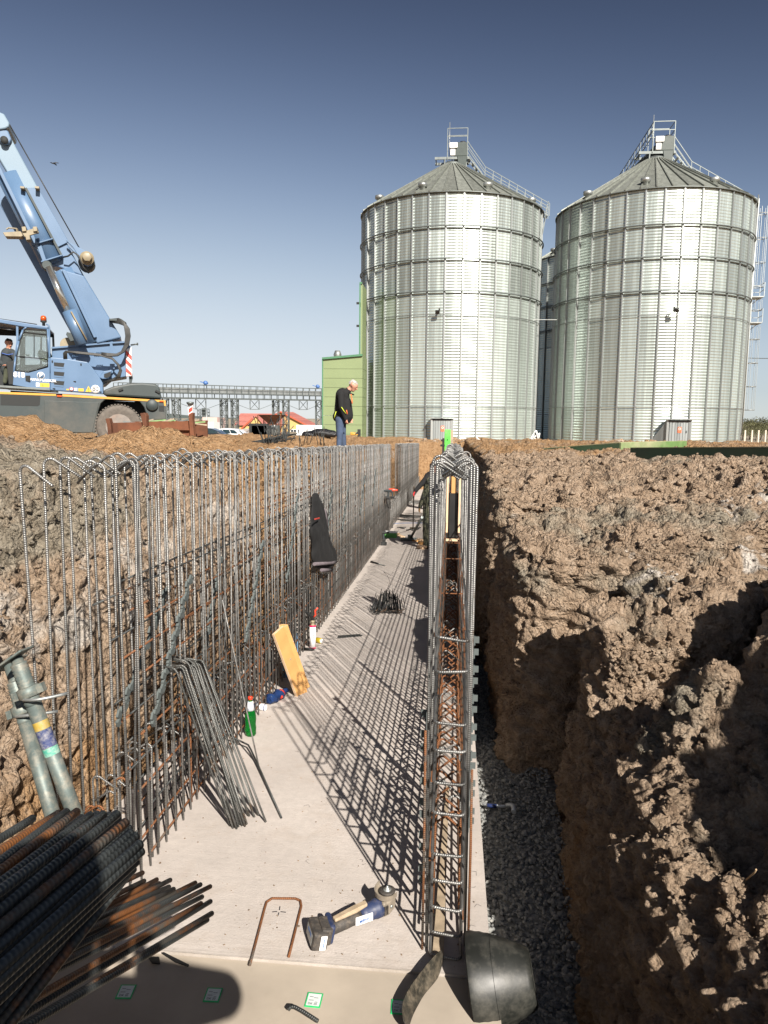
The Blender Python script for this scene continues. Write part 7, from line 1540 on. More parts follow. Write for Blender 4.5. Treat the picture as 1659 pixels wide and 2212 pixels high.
def wires(name, label, cat, c, n, L, rad, axis, mat, r=0.0012, jit=0.1):
    mb = MB(); ax = np.array(axis, float); ax /= np.linalg.norm(ax); rg = random.Random(n)
    for k in range(n):
        o_ = np.array([rg.gauss(0, rad*.4), rg.gauss(0, rad*.4), abs(rg.gauss(0, rad*.5))]); d = ax+np.array([rg.gauss(0, jit) for _ in range(3)])*np.array([1, 1, .3]); d /= np.linalg.norm(d); l = L*rg.uniform(.8, 1.05); mb.tube([c+o_-d*l/2, c+o_+d*l/2], r, 4)
    o = solo(name, mb, mat, label, cat); o['kind'] = 'stuff' if False else o.get('kind', ''); del o['kind']; return o
wires('wire_bundle', 'small bundle of cut black tie wire lying left of the spray can foot', 'wire bundle', slab_at(*e5(1310, 422))+np.array([0, 0, .012]), 46, 0.13, 0.022, (1, 0.0, 0), 'black', 0.0016, .06)
for p, q_, lb in (((1555, 318), (1760, 300), 'upper of two short rods lying on the shadow left of the tie bundle'), ((1560, 305), (1745, 292), 'lower of two short rods lying on the shadow left of the tie bundle')):
    A = slab_at(*e5(*p)); B = slab_at(*e5(*q_)); mb = MB(); mb.tube([A+(0, 0, .008), B+(0, 0, .008)], 0.008, 8); solo('short_rod', mb, 'bar_dark', lb, 'steel rod', 'short rods on the slab')
# bundle of bent ties with a twisted wire tail
def ties():
    c = slab_at(832, 1322); rg = random.Random(3)
    for k in range(34):
        t = k/33; x = -0.19+0.38*t+rg.gauss(0, .012); y = rg.gauss(0, 0.05); z = abs(rg.gauss(0.02, .03)); L = 0.24+rg.gauss(0, .02); fan = (t-.5)*0.16; mb = MB()
        p0 = c+np.array([x, y-.09, z+.012]); p1 = c+np.array([x*0.62+rg.gauss(0, .01), y+.06, z+L*1.0*(1-0.7*abs(t-.5))+0.02]); p2 = p0+np.array([0.07+rg.gauss(0, .02), -.03, rg.uniform(0, .03)]); p3 = p2+(p1-p0)*0.75+np.array([0.01, 0, 0])
        mb.tube([p1, p0+(p1-p0)*.1, p0, p2, p2+(p3-p2)*.1, p3], 0.0048, 6); solo('bent_tie', mb, 'bar_dark', 'thin dark bent tie in the wired bundle standing on the slab', 'bent tie', 'bent ties wired into one bundle')
    mb = MB(); mb.tube([c+np.array(v) for v in ((-.15, -.02, .12), (-.02, 0, .26), (.03, 0, .33), (.06, .0, .42), (.02, .02, .5), (-.03, 0, .55), (.07, 0, .5), (.1, 0, .56))], 0.0022, 5); mb.tube([c+np.array(v) for v in ((.03, 0, .33), (.12, 0, .25), (.18, 0, .12))], 0.0022, 5); mb.tube([c+np.array(v) for v in ((-.18, 0, .02), (-.3, -.02, .06))], 0.0022, 4); solo('tie_wire', mb, 'black', 'twisted wire tail standing up out of the bundle of bent ties', 'wire')
ties()
def screwdriver():
    A = slab_at(801.6, 1215.5); B = slab_at(831, 1223); T = thing('chisel', 'dark-handled chisel lying on the slab beyond the tie bundle', 'hand tool', A); m_ = A+(B-A)*.55; mb = MB(); mb.tube([A+(0, 0, .018), m_+(0, 0, .018)], 0.018, 10, rad=[.02, .014]); part('handle', mb, 'black', T); mb = MB(); mb.beam(m_+(0, 0, .012), B+(0, 0, .01), 0.035, 0.008); part('blade', mb, 'galv', T)
screwdriver()
# jacket hung on the cage
def jacket():
    pts = [(1135, 447), (1175, 455), (1190, 510), (1202, 565), (1240, 592), (1246, 640), (1232, 700), (1252, 790), (1272, 870), (1300, 930), (1335, 1002), (1338, 1048), (1302, 1052), (1300, 1100), (1160, 1098), (1142, 1045), (1125, 985), (1138, 900), (1116, 800), (1126, 680), (1132, 560)]
    g = lambda x, y: (378+.2604*x, 945+.2604*y); T = thing('work_jacket', 'black work jacket with grey trim hanging on the left cage', 'jacket', at_x(*g(1180, 1100), -1.54))
    P = np.array([at_x(*g(*p), -1.555) for p in pts]); c = P.mean(0); mb = MB()
    rg = np.random.default_rng(4); rings = [(1.0, 0.0), (0.97, 0.03), (0.75, 0.05), (0.5, 0.065), (0.25, 0.06)]; vs = []
    n = len(pts)
    for s, dpt in rings:
        for i, p in enumerate(P): vs.append(c+(p-c)*s*np.array([1, 1, 1])+np.array([dpt+0.012*math.sin(i*2.3+s*5), 0, 0]))
    for i, p in enumerate(P): vs.append(c+(p-c)*0.96+np.array([-0.015, 0, 0]))
    fs = [(r*n+i, r*n+(i+1) % n, (r+1)*n+(i+1) % n, (r+1)*n+i) for r in range(4) for i in range(n)]+[tuple(4*n+i for i in range(n))]+[(i, 5*n+i, 5*n+(i+1) % n, (i+1) % n) for i in range(n)]+[tuple(5*n+i for i in range(n-1, -1, -1))]
    mb.add(vs, fs, smooth=True); o = part('cloth', mb, 'black_cloth', T)
    sb = o.modifiers.new('s', 'SUBSURF'); sb.levels = 2; sb.render_levels = 2; dm = o.modifiers.new('d', 'DISPLACE'); dm.texture = tx; dm.strength = 0.035; dm.mid_level = .5
    M['grey_trim'] = simple('grey_jacket_trim', (0.12, 0.10, 0.11), 0.9, bmp=0.3)
    for q in ([(1155, 1050), (1300, 1042), (1338, 1030)], [(1215, 1100), (1300, 1100)], [(1240, 600), (1252, 680), (1262, 770)]):
        mb = MB(); mb.tube([at_x(*g(*p), -1.51) for p in q], 0.02, 8); part('trim', mb, 'grey_trim', T)
    mb = MB(); mb.beam(at_x(*g(1160, 677), -1.482), at_x(*g(1198, 668), -1.482), 0.006, 0.014); part('red_lettering', mb, 'red_paint', T)
jacket()
# ------------------------------------------------------------------ tools beyond
def drill(label, base, face_, cat='cordless drill', hang=False, flip=1):
    b = np.array(base, float); T = thing('cordless_drill', label, cat, b); s = flip
    mb = MB(); mb.box(b+(0, 0, .03), (.09, .075, .055)); part('battery', mb, 'black', T, bevel=.01)
    mb = MB(); mb.beam(b+(0, 0, .05), b+(s*-.01, 0, .17), .045, .04); part('grip', mb, 'grey_cloth', T, bevel=.01)
    mb = MB(); mb.lathe([(.03, -.09), (.034, -.07), (.034, .04), (.025, .055), (0.025, .07), (.02, .11), (.008, .12), (0, .12)], b+(0, 0, .2), 16, axis=(s, 0, 0)); part('motor_housing', mb, face_, T)
    return T
drill('cordless drill standing on the slab at the foot of the cage', slab_at(829, 1169), 'dark_interior')
a = slab_at(829, 1178); mb = MB(); mb.box(a+(0, 0, .035), (.13, .09, .065)); mb.box(a+(0, 0, .075), (.09, .07, .02)); solo('battery_pack', mb, 'dark_interior', 'loose dark battery pack in front of the standing drill', 'battery', bevel=.01)
a = at_y(848, 1066, 16.9); drill('red and black cordless tool hanging right on the cage end', a+(0, 0, -.12), 'red_cap', 'power tool')
a = at_y(838, 1066, 16.6); drill('grey cordless tool hanging left beside the red one', a+(0, 0, -.14), 'grey_cloth', 'power tool', flip=-1)
mb = MB(); mb.tube([at_y(834, 1071, 16.6), at_y(836, 1086, 16.6), at_y(839, 1098, 16.6)], .012, 6); mb.tube([at_y(842, 1073, 16.6), at_y(843, 1099, 16.6)], .01, 6); solo('tool_strap', mb, 'black', 'black straps dangling below the hung tools', 'strap')
def carton():
    a = slab_at(841, 1162); T = thing('carton', 'white-topped green carton right of the standing drill', 'box', a); mb = MB(); mb.box(a+(0.02, .12, .06), (.30, .22, .12)); part('base', mb, 'green_label', T, bevel=.004); mb = MB(); mb.box(a+(0.02, .12, .125), (.31, .23, .02)); part('lid', mb, 'can_white', T, bevel=.003)
M['green_label'] = simple('green_print', (0.10, 0.36, 0.08), 0.5, bmp=0)
carton()
for i, (p, q_, w_, h_) in enumerate((((430, 1035), (500, 1065), .12, .02), ((455, 1030), (430, 1050), .08, .02), ((645, 1095), (700, 1105), .07, .05), ((655, 1130), (715, 1142), .07, .07), ((640, 1172), (700, 1178), .08, .05), ((600, 1098), (640, 1106), .08, .03))):
    A = slab_at(*w8(*p)); B = slab_at(*w8(*q_)); mb = MB(); mb.beam(A+(0, 0, h_/2), B+(0, 0, h_/2), w_, h_); solo('wood_offcut', mb, 'board' if i % 2 else 'board_edge', ['flat pale offcut beside the green carton', 'second offcut touching the green carton', 'offcut right of the scraper foot', 'thick offcut by the worker boots', 'offcut under the worker boots', 'thin offcut at the scraper foot'][i], 'wood offcut', 'wood offcuts near the worker')
for i, (p, q_) in enumerate((((445, 975), (530, 972)), ((480, 980), (515, 985)), ((535, 1000), (640, 985)), ((570, 990), (600, 1005)), ((600, 985), (670, 975)), ((620, 1000), (655, 985)), ((380, 970), (405, 975)))):
    A = slab_at(*w8(*p)); B = slab_at(*w8(*q_)); mb = MB(); mb.beam(A+(0, 0, .01), B+(0, 0, .01), .03, .02); solo('dark_stick', mb, 'black', 'thin dark strip lying on the far slab left of the worker', 'strip', 'dark strips on the far slab')
def heap(c, L, n, ang, mat, label, group, cat='steel bar', sp=.25):
    rg = random.Random(n)
    for k in range(n):
        a = ang+rg.gauss(0, .18); d = np.array([math.cos(a), math.sin(a), 0]); p = c+np.array([rg.gauss(0, sp*.6), rg.gauss(0, sp), .01+.006*k*.4]); l = L*rg.uniform(.7, 1.1); A = p-d*l/2; B = p+d*l/2; A[2] += zs(A[1])-zs(c[1]); B[2] += zs(B[1])-zs(c[1]); mb = MB(); mb.tube([A, B], .007, 5); solo('loose_bar', mb, mat, label, cat, group)
heap(slab_at(*w8(570, 880)), 1.1, 26, 2.7, 'bar_dark', 'dark bar in the loose heap on the far slab before the worker', 'dark bars on the far slab', sp=.45)
heap(slab_at(*w8(610, 740)), 1.7, 24, 1.1, 'bar', 'grey bar in the far loose heap by the wall gap', 'grey bars on the slab beyond the worker', sp=.3)
mb = MB(); A = slab_at(*w8(400, 935)); B = slab_at(*w8(690, 930)); mb.tube([A+(0, 0, .006), (A+B)/2+(0, .03, .006), B+(0, 0, .006)], .007, 5); solo('string_line', mb, 'blue_paint', 'thin blue cord stretched across the far slab', 'cord')
# green board and clamp at the far end of the right cage
def greenpost():
    Y = 23; a = at_y(968, 985, Y); t = at_y(968, 927.5, Y); w_ = 13*Y/1580; M['green_fluor'] = simple('bright_green_paint', (0.09, 0.55, 0.06), 0.6, var=.2, scale=4, bmp=.05, dirt=(.35, .42, .25), dirtamt=.6)
    T = thing('green_beam', 'bright green upright beam behind the tip of the right cage', 'formwork beam', (a[0], Y, a[2]-.6)); mb = MB(); mb.box((a[0]-.03, Y, (t[2]+a[2]-.6)/2), (w_, .08, t[2]-a[2]+.6)); part('face', mb, 'green_fluor', T, bevel=.02); mb = MB(); mb.box((a[0]+w_*.5, Y+.03, (t[2]+a[2]-.6)/2), (.09, .12, t[2]-a[2]+.56)); part('edge', mb, 'oldwood', T, bevel=.02)
    mb = MB(); mb.lathe([(.02, 0), (.02, .01), (0, .01)], (a[0]-.03, Y-.045, t[2]-.32), 10, axis=(0, -1, 0)); part('hole', mb, 'black', T)
    mb = MB(); mb.box((a[0]-w_*.85, Y, t[2]-.65), (.06, .08, .75)); mb.box((a[0]-w_*.95, Y, t[2]-.34), (.1, .1, .06)); mb.box((a[0]-w_*.95, Y, t[2]-.5), (.14, .1, .06)); part('clamp', mb, 'black', T)
greenpost()
# formwork box inside the right cage
def form():
    Y = 8.0; T = thing('opening_former', 'black former board between pale timbers standing inside the right cage', 'formwork box', (0.01, Y, at_y(985, 1160, Y)[2])); z0 = at_y(985, 1162, Y)[2]; z1 = at_y(985, 1066, Y)[2]; z2 = at_y(985, 1030, Y)[2]
    for x in (-.055, .078): mb = MB(); mb.box((x, Y, (z0+z2)/2+.03), (.022, .05, z2-z0-.06)); part('side_timber', mb, 'board_edge', T, bevel=.003)
    mb = MB(); mb.box((.012, Y+.03, (z0+z1)/2), (.108, .02, z1-z0)); part('black_board', mb, 'black', T); mb = MB(); mb.box((.012, Y-.02, z0-.02), (.16, .06, .02)); part('bottom_ledge', mb, 'board_edge', T); mb = MB(); mb.box((.012, Y+.035, (z1+z2)/2), (.05, .02, z2-z1)); part('upper_batten', mb, 'board', T)
form()
mb = MB(); mb.prism([(-0.045, 2.98, zs(2.98)+.004), (0.005, 2.98, zs(2.98)+.004), (0.02, 4.6, zs(4.6)+.004), (0.0, 4.6, zs(4.6)+.004)], (0, 0, .02)); solo('timber_strip', mb, 'oldwood', 'grey timber strip lying lengthwise inside the foot of the right cage', 'timber strip')
# ------------------------------------------------------------------ green panels on the right-hand soil
def p7(x, y): return 1161+.3001*x, 594+.3001*y
def panels():
    M['panel_green'] = simple('dark_green_formwork_steel', (0.035, 0.085, 0.04), 0.6, var=.35, scale=1.2, bmp=.1, dirt=(.06, .06, .035), dirtamt=.6); M['panel_top'] = simple('weathered_panel_top', (0.28, 0.30, 0.16), .8, var=.3, scale=2, dirt=(.36, .28, .2), dirtamt=.7)
    def pan(label, a, b, Ya, Yb, th, depth, gl=None):
        A = at_y(*p7(*a), Ya); B = at_y(*p7(*b), Yb); T = thing('formwork_panel', label, 'formwork panel', (A+B)/2-(0, 0, th), 'green formwork panels on the soil'); d = B-A; d /= np.linalg.norm(d); nrm = np.array([-d[1], d[0], 0]); nrm /= np.linalg.norm(nrm)
        mb = MB(); mb.prism([A, B, B-np.array([0, 0, th]), A-np.array([0, 0, th])], nrm*.05); part('side_rail', mb, 'panel_green', T, bevel=.004)
        mb = MB(); mb.prism([A+(0, 0, -.02), B+(0, 0, -.02), B+nrm*depth+(0, 0, -.02), A+nrm*depth+(0, 0, -.02)], (0, 0, .03)); part('board_top', mb, 'panel_top', T)
        mb = MB(); mb.prism([B, B+nrm*depth, B+nrm*depth-np.array([0, 0, th]), B-np.array([0, 0, th])], d*.04); part('end_rail', mb, 'green_end', T, bevel=.004)
        n = int(np.linalg.norm(B-A)/.6)
        for k in range(1, n):
            p = A+(B-A)*k/n-np.array([0, 0, th*.55])-nrm*.003; mb = MB(); mb.lathe([(.014, 0), (.014, .004), (0, .004)], p, 8, axis=-nrm); part('pin_hole', mb, 'black', T)
    M['green_end'] = simple('bright_green_rail', (0.10, 0.18, 0.055), .6, var=.2, scale=3, bmp=.05, dirt=(.4, .36, .24), dirtamt=.6)
    pan('farther green formwork panel lying in front of the right silo', (40, 1250), (592, 1206), 17.5, 16.0, .16, 2.6)
    pan('nearer long green formwork panel at the right edge, half buried in soil', (668, 1246), (1900, 1238), 13.6, 10.4, .30, 2.6)
panels()
# ------------------------------------------------------------------ foreground: stirrup, marks, grinder, spacers, pipe
g1 = slab_at(540, 2090); P = [slab_at(540, 2090)+(0, 0, .012), slab_at(572, 1965)+(0, 0, .009), slab_at(576, 1952)+(0, 0, .009), slab_at(588, 1944)+(0, 0, .009), slab_at(638, 1944.5)+(0, 0, .009), slab_at(649, 1949)+(0, 0, .009), slab_at(651, 1961)+(0, 0, .009), slab_at(624, 2071)+(0, 0, .010)]
def smooth_path(P, n=6):
    out = [];
    for i in range(len(P)-1):
        for k in range(n): out.append(P[i]+(P[i+1]-P[i])*k/n)
    return out+[P[-1]]
mb = MB(); mb.tube(smooth_path(P, 4), 0.0058, 10); solo('stirrup', mb, 'bar_rust', 'rusty U-shaped stirrup lying flat on the slab left of the grinder', 'stirrup')
M['marker'] = simple('black_marker', (0.02, 0.02, 0.025), 0.7, bmp=0)
mb = MB(); c = slab_at(603, 1969); 
for a, b in (((588, 1970), (599, 1969.2)), ((606, 1969.5), (618, 1971)), ((604.8, 1958), (603.5, 1966)), ((602.5, 1971.5), (600, 1978.5))):
    A = slab_at(*a); B = slab_at(*b); mb.beam(A+(0, 0, .0006), B+(0, 0, .0006), .005, .0012)
solo('survey_cross', mb, 'marker', 'thin black cross drawn on the slab inside the stirrup', 'mark')
# cordless angle grinder
def grinder():
    A = slab_at(690, 2036); B = slab_at(808, 1986); ax = (B-A); L = .425; ax[2] = 0; ax /= np.linalg.norm(ax); lat = np.array([-ax[1], ax[0], 0]); up = np.array([0, 0, 1.0]); R = np.stack([ax, lat, up], 1); O = np.array([A[0], A[1], A[2]])
    T = thing('angle_grinder', 'cordless blue and black angle grinder lying on the slab', 'angle grinder', O); q = lambda x, y, z: O+ax*x+lat*y+up*z
    M['dusty_black'] = simple('dusty_black_plastic', (0.045, 0.04, 0.036), .7, var=.35, scale=30, bmp=.3, dirt=(.2, .16, .12), dirtamt=.5, dscale=40); M['dusty_navy'] = simple('dusty_navy', (.018, .03, .08), .55, var=.2, scale=30, bmp=.1, dirt=(.15, .13, .12), dirtamt=.4, dscale=40); M['gear_metal'] = simple('dusty_gear_casting', (.28, .24, .19), .6, metal=.3, var=.25, scale=30, bmp=.2); M['tan_rubber'] = simple('tan_dusty_rubber', (.36, .28, .19), .7, var=.2, scale=30, bmp=.15)
    Rb = R@np.array(Matrix.Rotation(-.28, 3, 'Z'))@np.array(Matrix.Rotation(.18, 3, 'Y'))
    mb = MB(); mb.box(q(-.01, 0, .05), (.075, .135, .085), Rb); part('battery', mb, 'dusty_black', T, bevel=.014)
    mb = MB(); mb.box(q(-.01, 0, .05)+Rb@np.array([.03, 0, .012]), (.055, .105, .082), Rb); part('battery_latch', mb, 'dusty_black', T, bevel=.012)
    mb = MB(); mb.box(q(-.01, 0, .05)+Rb@np.array([-.038, 0.0, 0.0]), (.002, .095, .05), Rb); s1_ = part('battery_label', mb, 'galv', T)
    mb = MB(); mb.box(q(-.01, 0, .05)+Rb@np.array([.012, -.0685, 0.0]), (.028, .002, .065), Rb); part('battery_label', mb, 'can_white', T)
    mb = MB(); mb.box(q(.05, 0, .052), (.03, .115, .09), Rb); part('battery_mount', mb, 'dusty_navy', T, bevel=.012)
    mb = MB(); mb.lathe([(.03, 0), (.03, .09), (.028, .13), (.034, .17)], q(.05, 0, .045), 16, axis=ax); part('handle_body', mb, 'dusty_black', T)
    mb = MB(); mb.lathe([(.034, 0), (.041, .03), (.042, .085), (.046, .09), (.046, .115), (.04, .12)], q(.215, 0, .047), 18, axis=ax); part('motor_housing', mb, 'dusty_navy', T)
    mb = MB(); mb.prism([q(.075, -.016, .078), q(.19, -.020, .082), q(.25, -.020, .093), q(.255, .012, .093), q(.19, .018, .082), q(.075, .012, .078)], (0, 0, .016)); part('paddle_switch', mb, 'tan_rubber', T, bevel=.005)
    mb = MB(); mb.box(q(.222, -.034, .048), (.09, .008, .040), R@np.array(Matrix.Rotation(-.12, 3, 'Z'))); st = part('side_sticker', mb, 'can_white', T, bevel=.003)
    Rt = Matrix(((ax[0], 0, -lat[0]), (ax[1], 0, -lat[1]), (0, 1, 0))); Rt = Matrix([[ -ax[0], 0.0, -lat[0]], [-ax[1], 0.0, -lat[1]], [0.0, -1.0, 0.0]]).to_4x4().to_3x3() if False else Matrix(((ax[0], 0, -lat[0]), (ax[1], 0, -lat[1]), (0, 1, 0)))
    text('BERNER', q(.225, -.0405, .042), .018, 'blue_paint', T, Rt, bold=.0006, ext=.0004)
    Rl = Rb@np.array(((0, 0, -1), (-1, 0, 0), (0, 1, 0))).astype(float)
    text('BERNER', q(-.01, 0, .05)+Rb@np.array([-.0395, 0, .006]), .017, 'blue_paint', T, Matrix(Rl.tolist()), bold=.0006, ext=.0003)
    Rs = Rb@np.array(((0, 0, 0), (0, 0, -1.), (1., 0, 0))).astype(float); Rs = Rb@np.array(((0, -1, 0), (0, 0, -1), (1, 0, 0))).astype(float)
    text('BERNER', q(-.01, 0, .05)+Rb@np.array([.018, -.0700, 0]), .012, 'blue_paint', T, Matrix(Rs.tolist()), bold=.0004, ext=.0003)
    mb = MB(); mb.prism([q(.325, -.042, .015), q(.37, -.036, .012), q(.42, -.012, .02), q(.42, .012, .02), q(.37, .036, .012), q(.325, .042, .015)], (0, 0, .075)); part('gear_head', mb, 'gear_metal', T, bevel=.01)
    for k in range(3): mb = MB(); mb.box(q(.332+.009*k, -.044, .05), (.004, .006, .045), R); part('vent_slot', mb, 'dusty_black', T)
    mb = MB(); mb.lathe([(.008, 0), (.008, .004), (0, .004)], q(.375, -.037, .055), 12, axis=-lat); part('spindle_lock', mb, 'galv', T)
    hc = q(.375, 0, .095); mb = MB(); mb.lathe([(.024, 0), (.024, .012), (.02, .012)], hc, 24); part('collar', mb, 'gear_metal', T)
    mb = MB(); mb.lathe([(.038, .018), (.040, .021), (.040, .024), (.018, .024)], hc, 32); part('disc', mb, 'dusty_black', T); mb = MB(); mb.lathe([(.020, .024), (.020, .031), (.011, .031), (.011, .037), (.006, .038), (.006, .046), (0, .046)], hc, 20); part('clamping_nut', mb, 'galv', T)
    # crescent guard open to the front
    mb = MB(); n = 26; a0, a1 = math.radians(-172), math.radians(8); rim_o = []; base = math.atan2(-lat[1]*0+fw[1], fw[0])
    ang0 = math.atan2(ax[1], ax[0]); vs = []
    for k in range(n+1):
        t = k/n; a = ang0+math.radians(95)+math.radians(190)*t; wdt = .012+.026*math.sin(math.pi*t)**.6; rr = .060
        for r_, z_ in ((rr-wdt, .012), (rr, .010), (rr+.003, .036*1), (rr-.001, .036*1), (rr-.003, .014), (rr-wdt, .015)): vs.append(hc+np.array([r_*math.cos(a), r_*math.sin(a), z_-.006+(.012*(abs(t-.5)*2)**3)]))
    fs = [(6*k+j, 6*k+(j+1) % 6, 6*k+6+(j+1) % 6, 6*k+6+j) for k in range(n) for j in range(6)]; mb.add(vs, fs, smooth=False); part('wheel_guard', mb, 'gear_metal', T)
grinder()
# green and white cast-in spacer tags in the step
def tagsq(px, py, lab, rot=0.05):
    c = slab_at(px, py, -.011); T = thing('spacer_tag', lab, 'tag', c, 'green framed tags set in the step'); s = .033; R = np.array(Matrix.Rotation(rot, 3, 'Z'))
    mb = MB(); mb.box(c+(0, 0, .0015), (2*s, 2*s*1.15, .003), R); part('frame', mb, 'green_frame', T, bevel=.0008)
    mb = MB(); mb.box(c+(0, 0, .0022), (1.66*s, 1.9*s, .003), R); part('paper', mb, 'label_paper', T)
    for k, (dx, dy, w_) in enumerate(((-.012, .014, .016), (.008, .010, .018), (-.01, -.004, .02), (.012, -.012, .012))):
        mb = MB(); mb.box(c+R@np.array([dx, dy, .0040]), (w_, .0022, .0006), R); part('print_line', mb, 'galv_dark', T)
    text('DK 20', c+R@np.array([-.002, -.026, .0039]), .014, 'black', T, Matrix.Rotation(rot+math.pi*0, 3, 'Z'), ext=.0002)
M['green_frame'] = simple('green_tag_frame', (0.02, 0.42, 0.13), .4, bmp=0); M['label_paper'] = simple('weathered_tag_paper', (.55, .60, .58), .6, bmp=0, var=.12, scale=60)
tagsq(460, 2150, 'green framed paper tag in the step, left of the pair in full sun', .06); tagsq(678, 2161, 'green framed paper tag in the step, right of the pair in full sun', -.02); tagsq(272, 2143, 'green framed tag in the photographer shadow at lower left', .1); tagsq(862, 2176, 'green framed tag in the shadow of the black strip', .02)
# curled black membrane strip standing on the slab end
def ribbon(name, label, pts, mat, th=.006):
    vs = []
    for (b_, t_) in pts: vs += [b_, t_]
    n = len(pts); off = np.array([0.006, 0.002, 0]); allv = vs+[np.array(v)+off for v in vs]
    fs = [(2*i, 2*i+2, 2*i+3, 2*i+1) for i in range(n-1)]+[(2*n+2*i, 2*n+2*i+1, 2*n+2*i+3, 2*n+2*i+2) for i in range(n-1)]+[(2*i, 2*n+2*i, 2*n+2*i+2, 2*i+2) for i in range(n-1)]+[(2*i+1, 2*i+3, 2*n+2*i+3, 2*n+2*i+1) for i in range(n-1)]+[(0, 1, 2*n+1, 2*n), (2*n-2, 4*n-2, 4*n-1, 2*n-1)]
    mb = MB(); mb.add(allv, fs, smooth=True); o = solo(name, mb, mat, label, 'membrane'); s = o.modifiers.new('s', 'SUBSURF'); s.levels = 2; s.render_levels = 2; return o
M['membrane'] = simple('scuffed_black_membrane', (.03, .028, .022), .45, var=.5, scale=18, bmp=.5, bdist=.006, dirt=(.22, .18, .13), dirtamt=.6, dscale=26)
mp = []
for (px, py, tx_, ty_, zt_) in ((958, 2072, 954, 2046, 0), (952, 2094, 940, 2060, 0), (948, 2112, 918, 2082, 0), (934, 2130, 905, 2100, 0), (915, 2150, 888, 2122, 0), (902, 2175, 872, 2148, 0), (888, 2200, 864, 2172, 0), (880, 2235, 868, 2205, 0)):
    b_ = slab_at(px, py); d = ray(tx_, ty_); t_ = EYE+d*((b_[1]-.02)/d[1]); mp.append((b_, t_))
ribbon('membrane_strip', 'curled scuffed black membrane strip standing on the slab end below the right cage', mp, 'membrane')
# black flared plastic pipe end
def cone():
    M['black_pipe'] = simple('black_pipe_plastic', (.014, .015, .013), .46, var=.3, scale=6, bmp=.12, bdist=.004, dirt=(.10, .095, .08), dirtamt=.5, dscale=14)
    A = at_y(1022, 2124, 2.86); B = at_y(1150, 2112, 2.86); ax = B-A; L = np.linalg.norm(ax); ax /= L; T = thing('pipe_cone', 'large black flared plastic pipe end lying by the slab corner', 'plastic pipe', A)
    mb = MB(); r0_, r1_ = .195, .112; prof = []
    for k in range(15):
        t = k/14; r = r0_+(r1_-r0_)*t**1.5; prof += [(r+.0025*(k % 2), L*t)]
    prof += [(r1_-.008, L+.004), (r1_-.012, L-.03), (0, L-.03)]; mb.lathe([(r0_-.012, .06), (r0_-.008, 0), (r0_, -.004)]+prof, A, 48, axis=ax); part('shell', mb, 'black_pipe', T)
    mb = MB(); mb.lathe([(r0_-.016, .10), (0, .11)], A, 40, axis=ax); part('inner_wall', mb, 'dark_interior', T)
cone()
# hammer on the gravel
def hammer():
    q = lambda x, y, dz=.03: at_z(810+.2604*x, 1728+.2604*y, GRAV+zs(4.2)+dz); T = thing('claw_hammer', 'pale claw hammer lying on the gravel beside the slab', 'hammer', q(1060, 50)); M['pale_steel'] = simple('pale_worn_steel', (.42, .45, .47), .45, metal=.4, var=.2, bmp=.1)
    mb = MB(); mb.tube([q(890, 30), q(960, 48), q(1060, 52), q(1120, 45)], .012, 10, rad=[.008, .013, .011, .012]); part('handle', mb, 'pale_steel', T); mb = MB(); mb.tube([q(1085, 42, .04), q(1130, 40, .045), q(1155, 60, .04), q(1150, 100, .03)], .016, 10, rad=[.01, .017, .019, .017]); part('head', mb, 'pale_steel', T)
    mb = MB(); mb.tube([q(930, 44, .034), q(1010, 52, .034)], .014, 8); part('grip', mb, 'navy', T)
hammer()
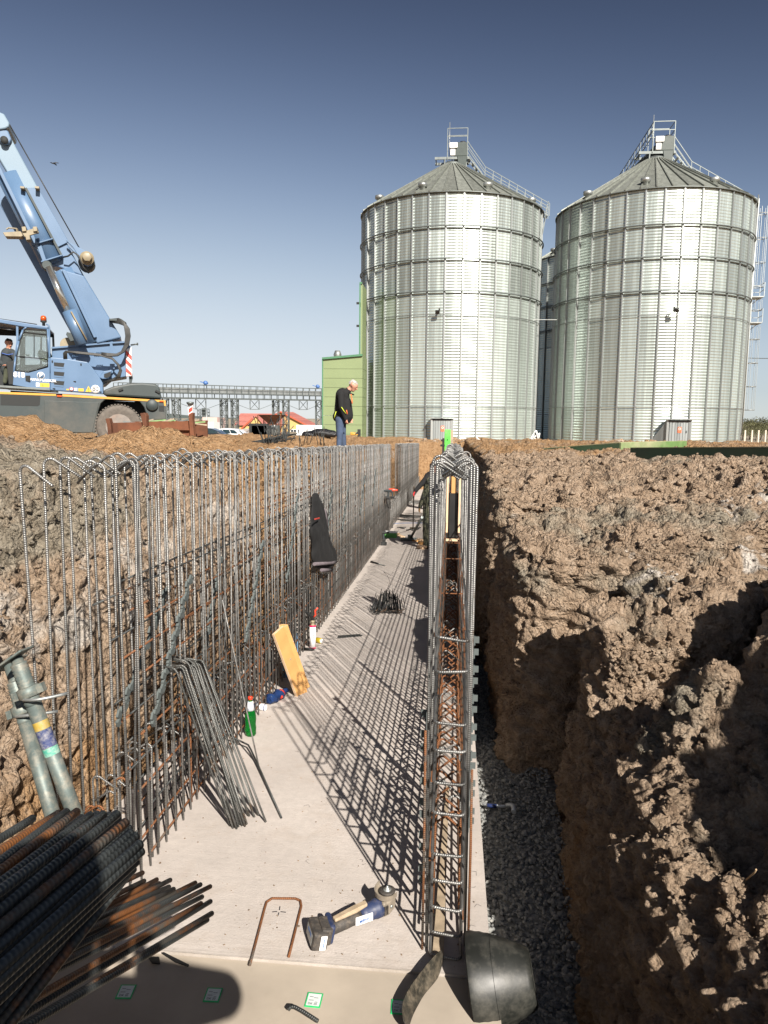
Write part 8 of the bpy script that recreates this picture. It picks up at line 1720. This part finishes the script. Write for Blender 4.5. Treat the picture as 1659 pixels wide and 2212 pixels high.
# flat black patches on the slab end and bent hook at the bottom edge
mb = MB(); g = lambda x, y: (432+.293*x, 1782+.293*y); P = [slab_at(*g(650, 1412), -.012)+(0, 0, .03), slab_at(*g(668, 1398), -.012)+(0, 0, .035), slab_at(*g(700, 1400), -.012)+(0, 0, .035), slab_at(*g(760, 1425), -.012)+(0, 0, .03), slab_at(*g(870, 1480), -.012)+(0, 0, .02)]; mb.tube(smooth_path(P, 3), .008, 10); solo('hooked_bar', mb, 'bar_dark', 'dark hooked bar end at the bottom edge of the picture', 'steel bar')
for i, pts in enumerate(([(1090, 1350), (1175, 1352), (1180, 1400), (1120, 1395)], [(1190, 1320), (1210, 1318), (1395, 1410), (1385, 1420), (1290, 1385)])):
    mb = MB(); mb.prism([slab_at(*d3(*p))+(0, 0, .002) for p in pts], (0, 0, .006)); solo('black_patch', mb, 'black', ['flat black patch beneath the lowest bars at lower left', 'long thin black patch right of the other patch'][i], 'film scrap')
rgw = random.Random(8)
for k in range(26):   # cut tie-wire ends on the slab
    px, py = (rgw.uniform(1015, 1052), rgw.uniform(1870, 2060)) if k < 8 else (rgw.uniform(640, 920), rgw.uniform(1400, 2060)); c = slab_at(px, py); a = rgw.random()*6; l = rgw.uniform(.012, .03); mb = MB(); mb.tube([c+(0, 0, .001), c+np.array([math.cos(a)*l, math.sin(a)*l, .004]), c+np.array([math.cos(a+.8)*l*1.7, math.sin(a+.8)*l*1.7, .001])], .0007, 4); solo('wire_offcut', mb, 'black', 'tiny cut end of tie wire lying on the slab', 'wire end', 'tie wire ends on the slab')
# roots and sticks in the right bank
M['root'] = simple('pale_root', (.40, .28, .16), .8, bmp=.1)
for i, (p, q_, Y, r, lb) in enumerate((((2190, 2095), (2140, 2195), 8.2, .018, 'left of two pale sticks crossing on the soil pier'), ((2212, 2090), (2192, 2180), 8.2, .014, 'right of two pale sticks crossing on the soil pier'), ((2985, 3520), (3025, 3478), 3.0, .003, 'thin pale root curling out of the dark right bank'))):
    a = at_y(p[0]/1.8517, p[1]/1.8517, Y-.5); b = at_y(q_[0]/1.8517, q_[1]/1.8517, Y-.62); mb = MB(); mb.tube([a, (a+b)/2+(0, -.02, .02), b], r, 6); solo('root', mb, 'root', lb, 'root')
# crumbs of soil and mud kicked onto the slab along its edges
K = 2600; yy = 2.95+15*RNG.random(K)**1.6; sd_ = RNG.random(K) < 0.7
xx = np.where(sd_, -1.98+np.abs(RNG.normal(0, 0.16, K)), RNG.uniform(-1.5, 0.2, K)); ss = 0.0022+0.0035*RNG.pareto(3.0, K); ss = np.minimum(ss, np.where(sd_, 0.022, 0.005))
Zc = np.zeros((K, 3)); Zc[:, 1] = 0.3*RNG.random(K); clods('slab_crumbs', np.stack([xx, yy, zs(yy)+ss*0.4], 1), ss, 'soil', Zc)
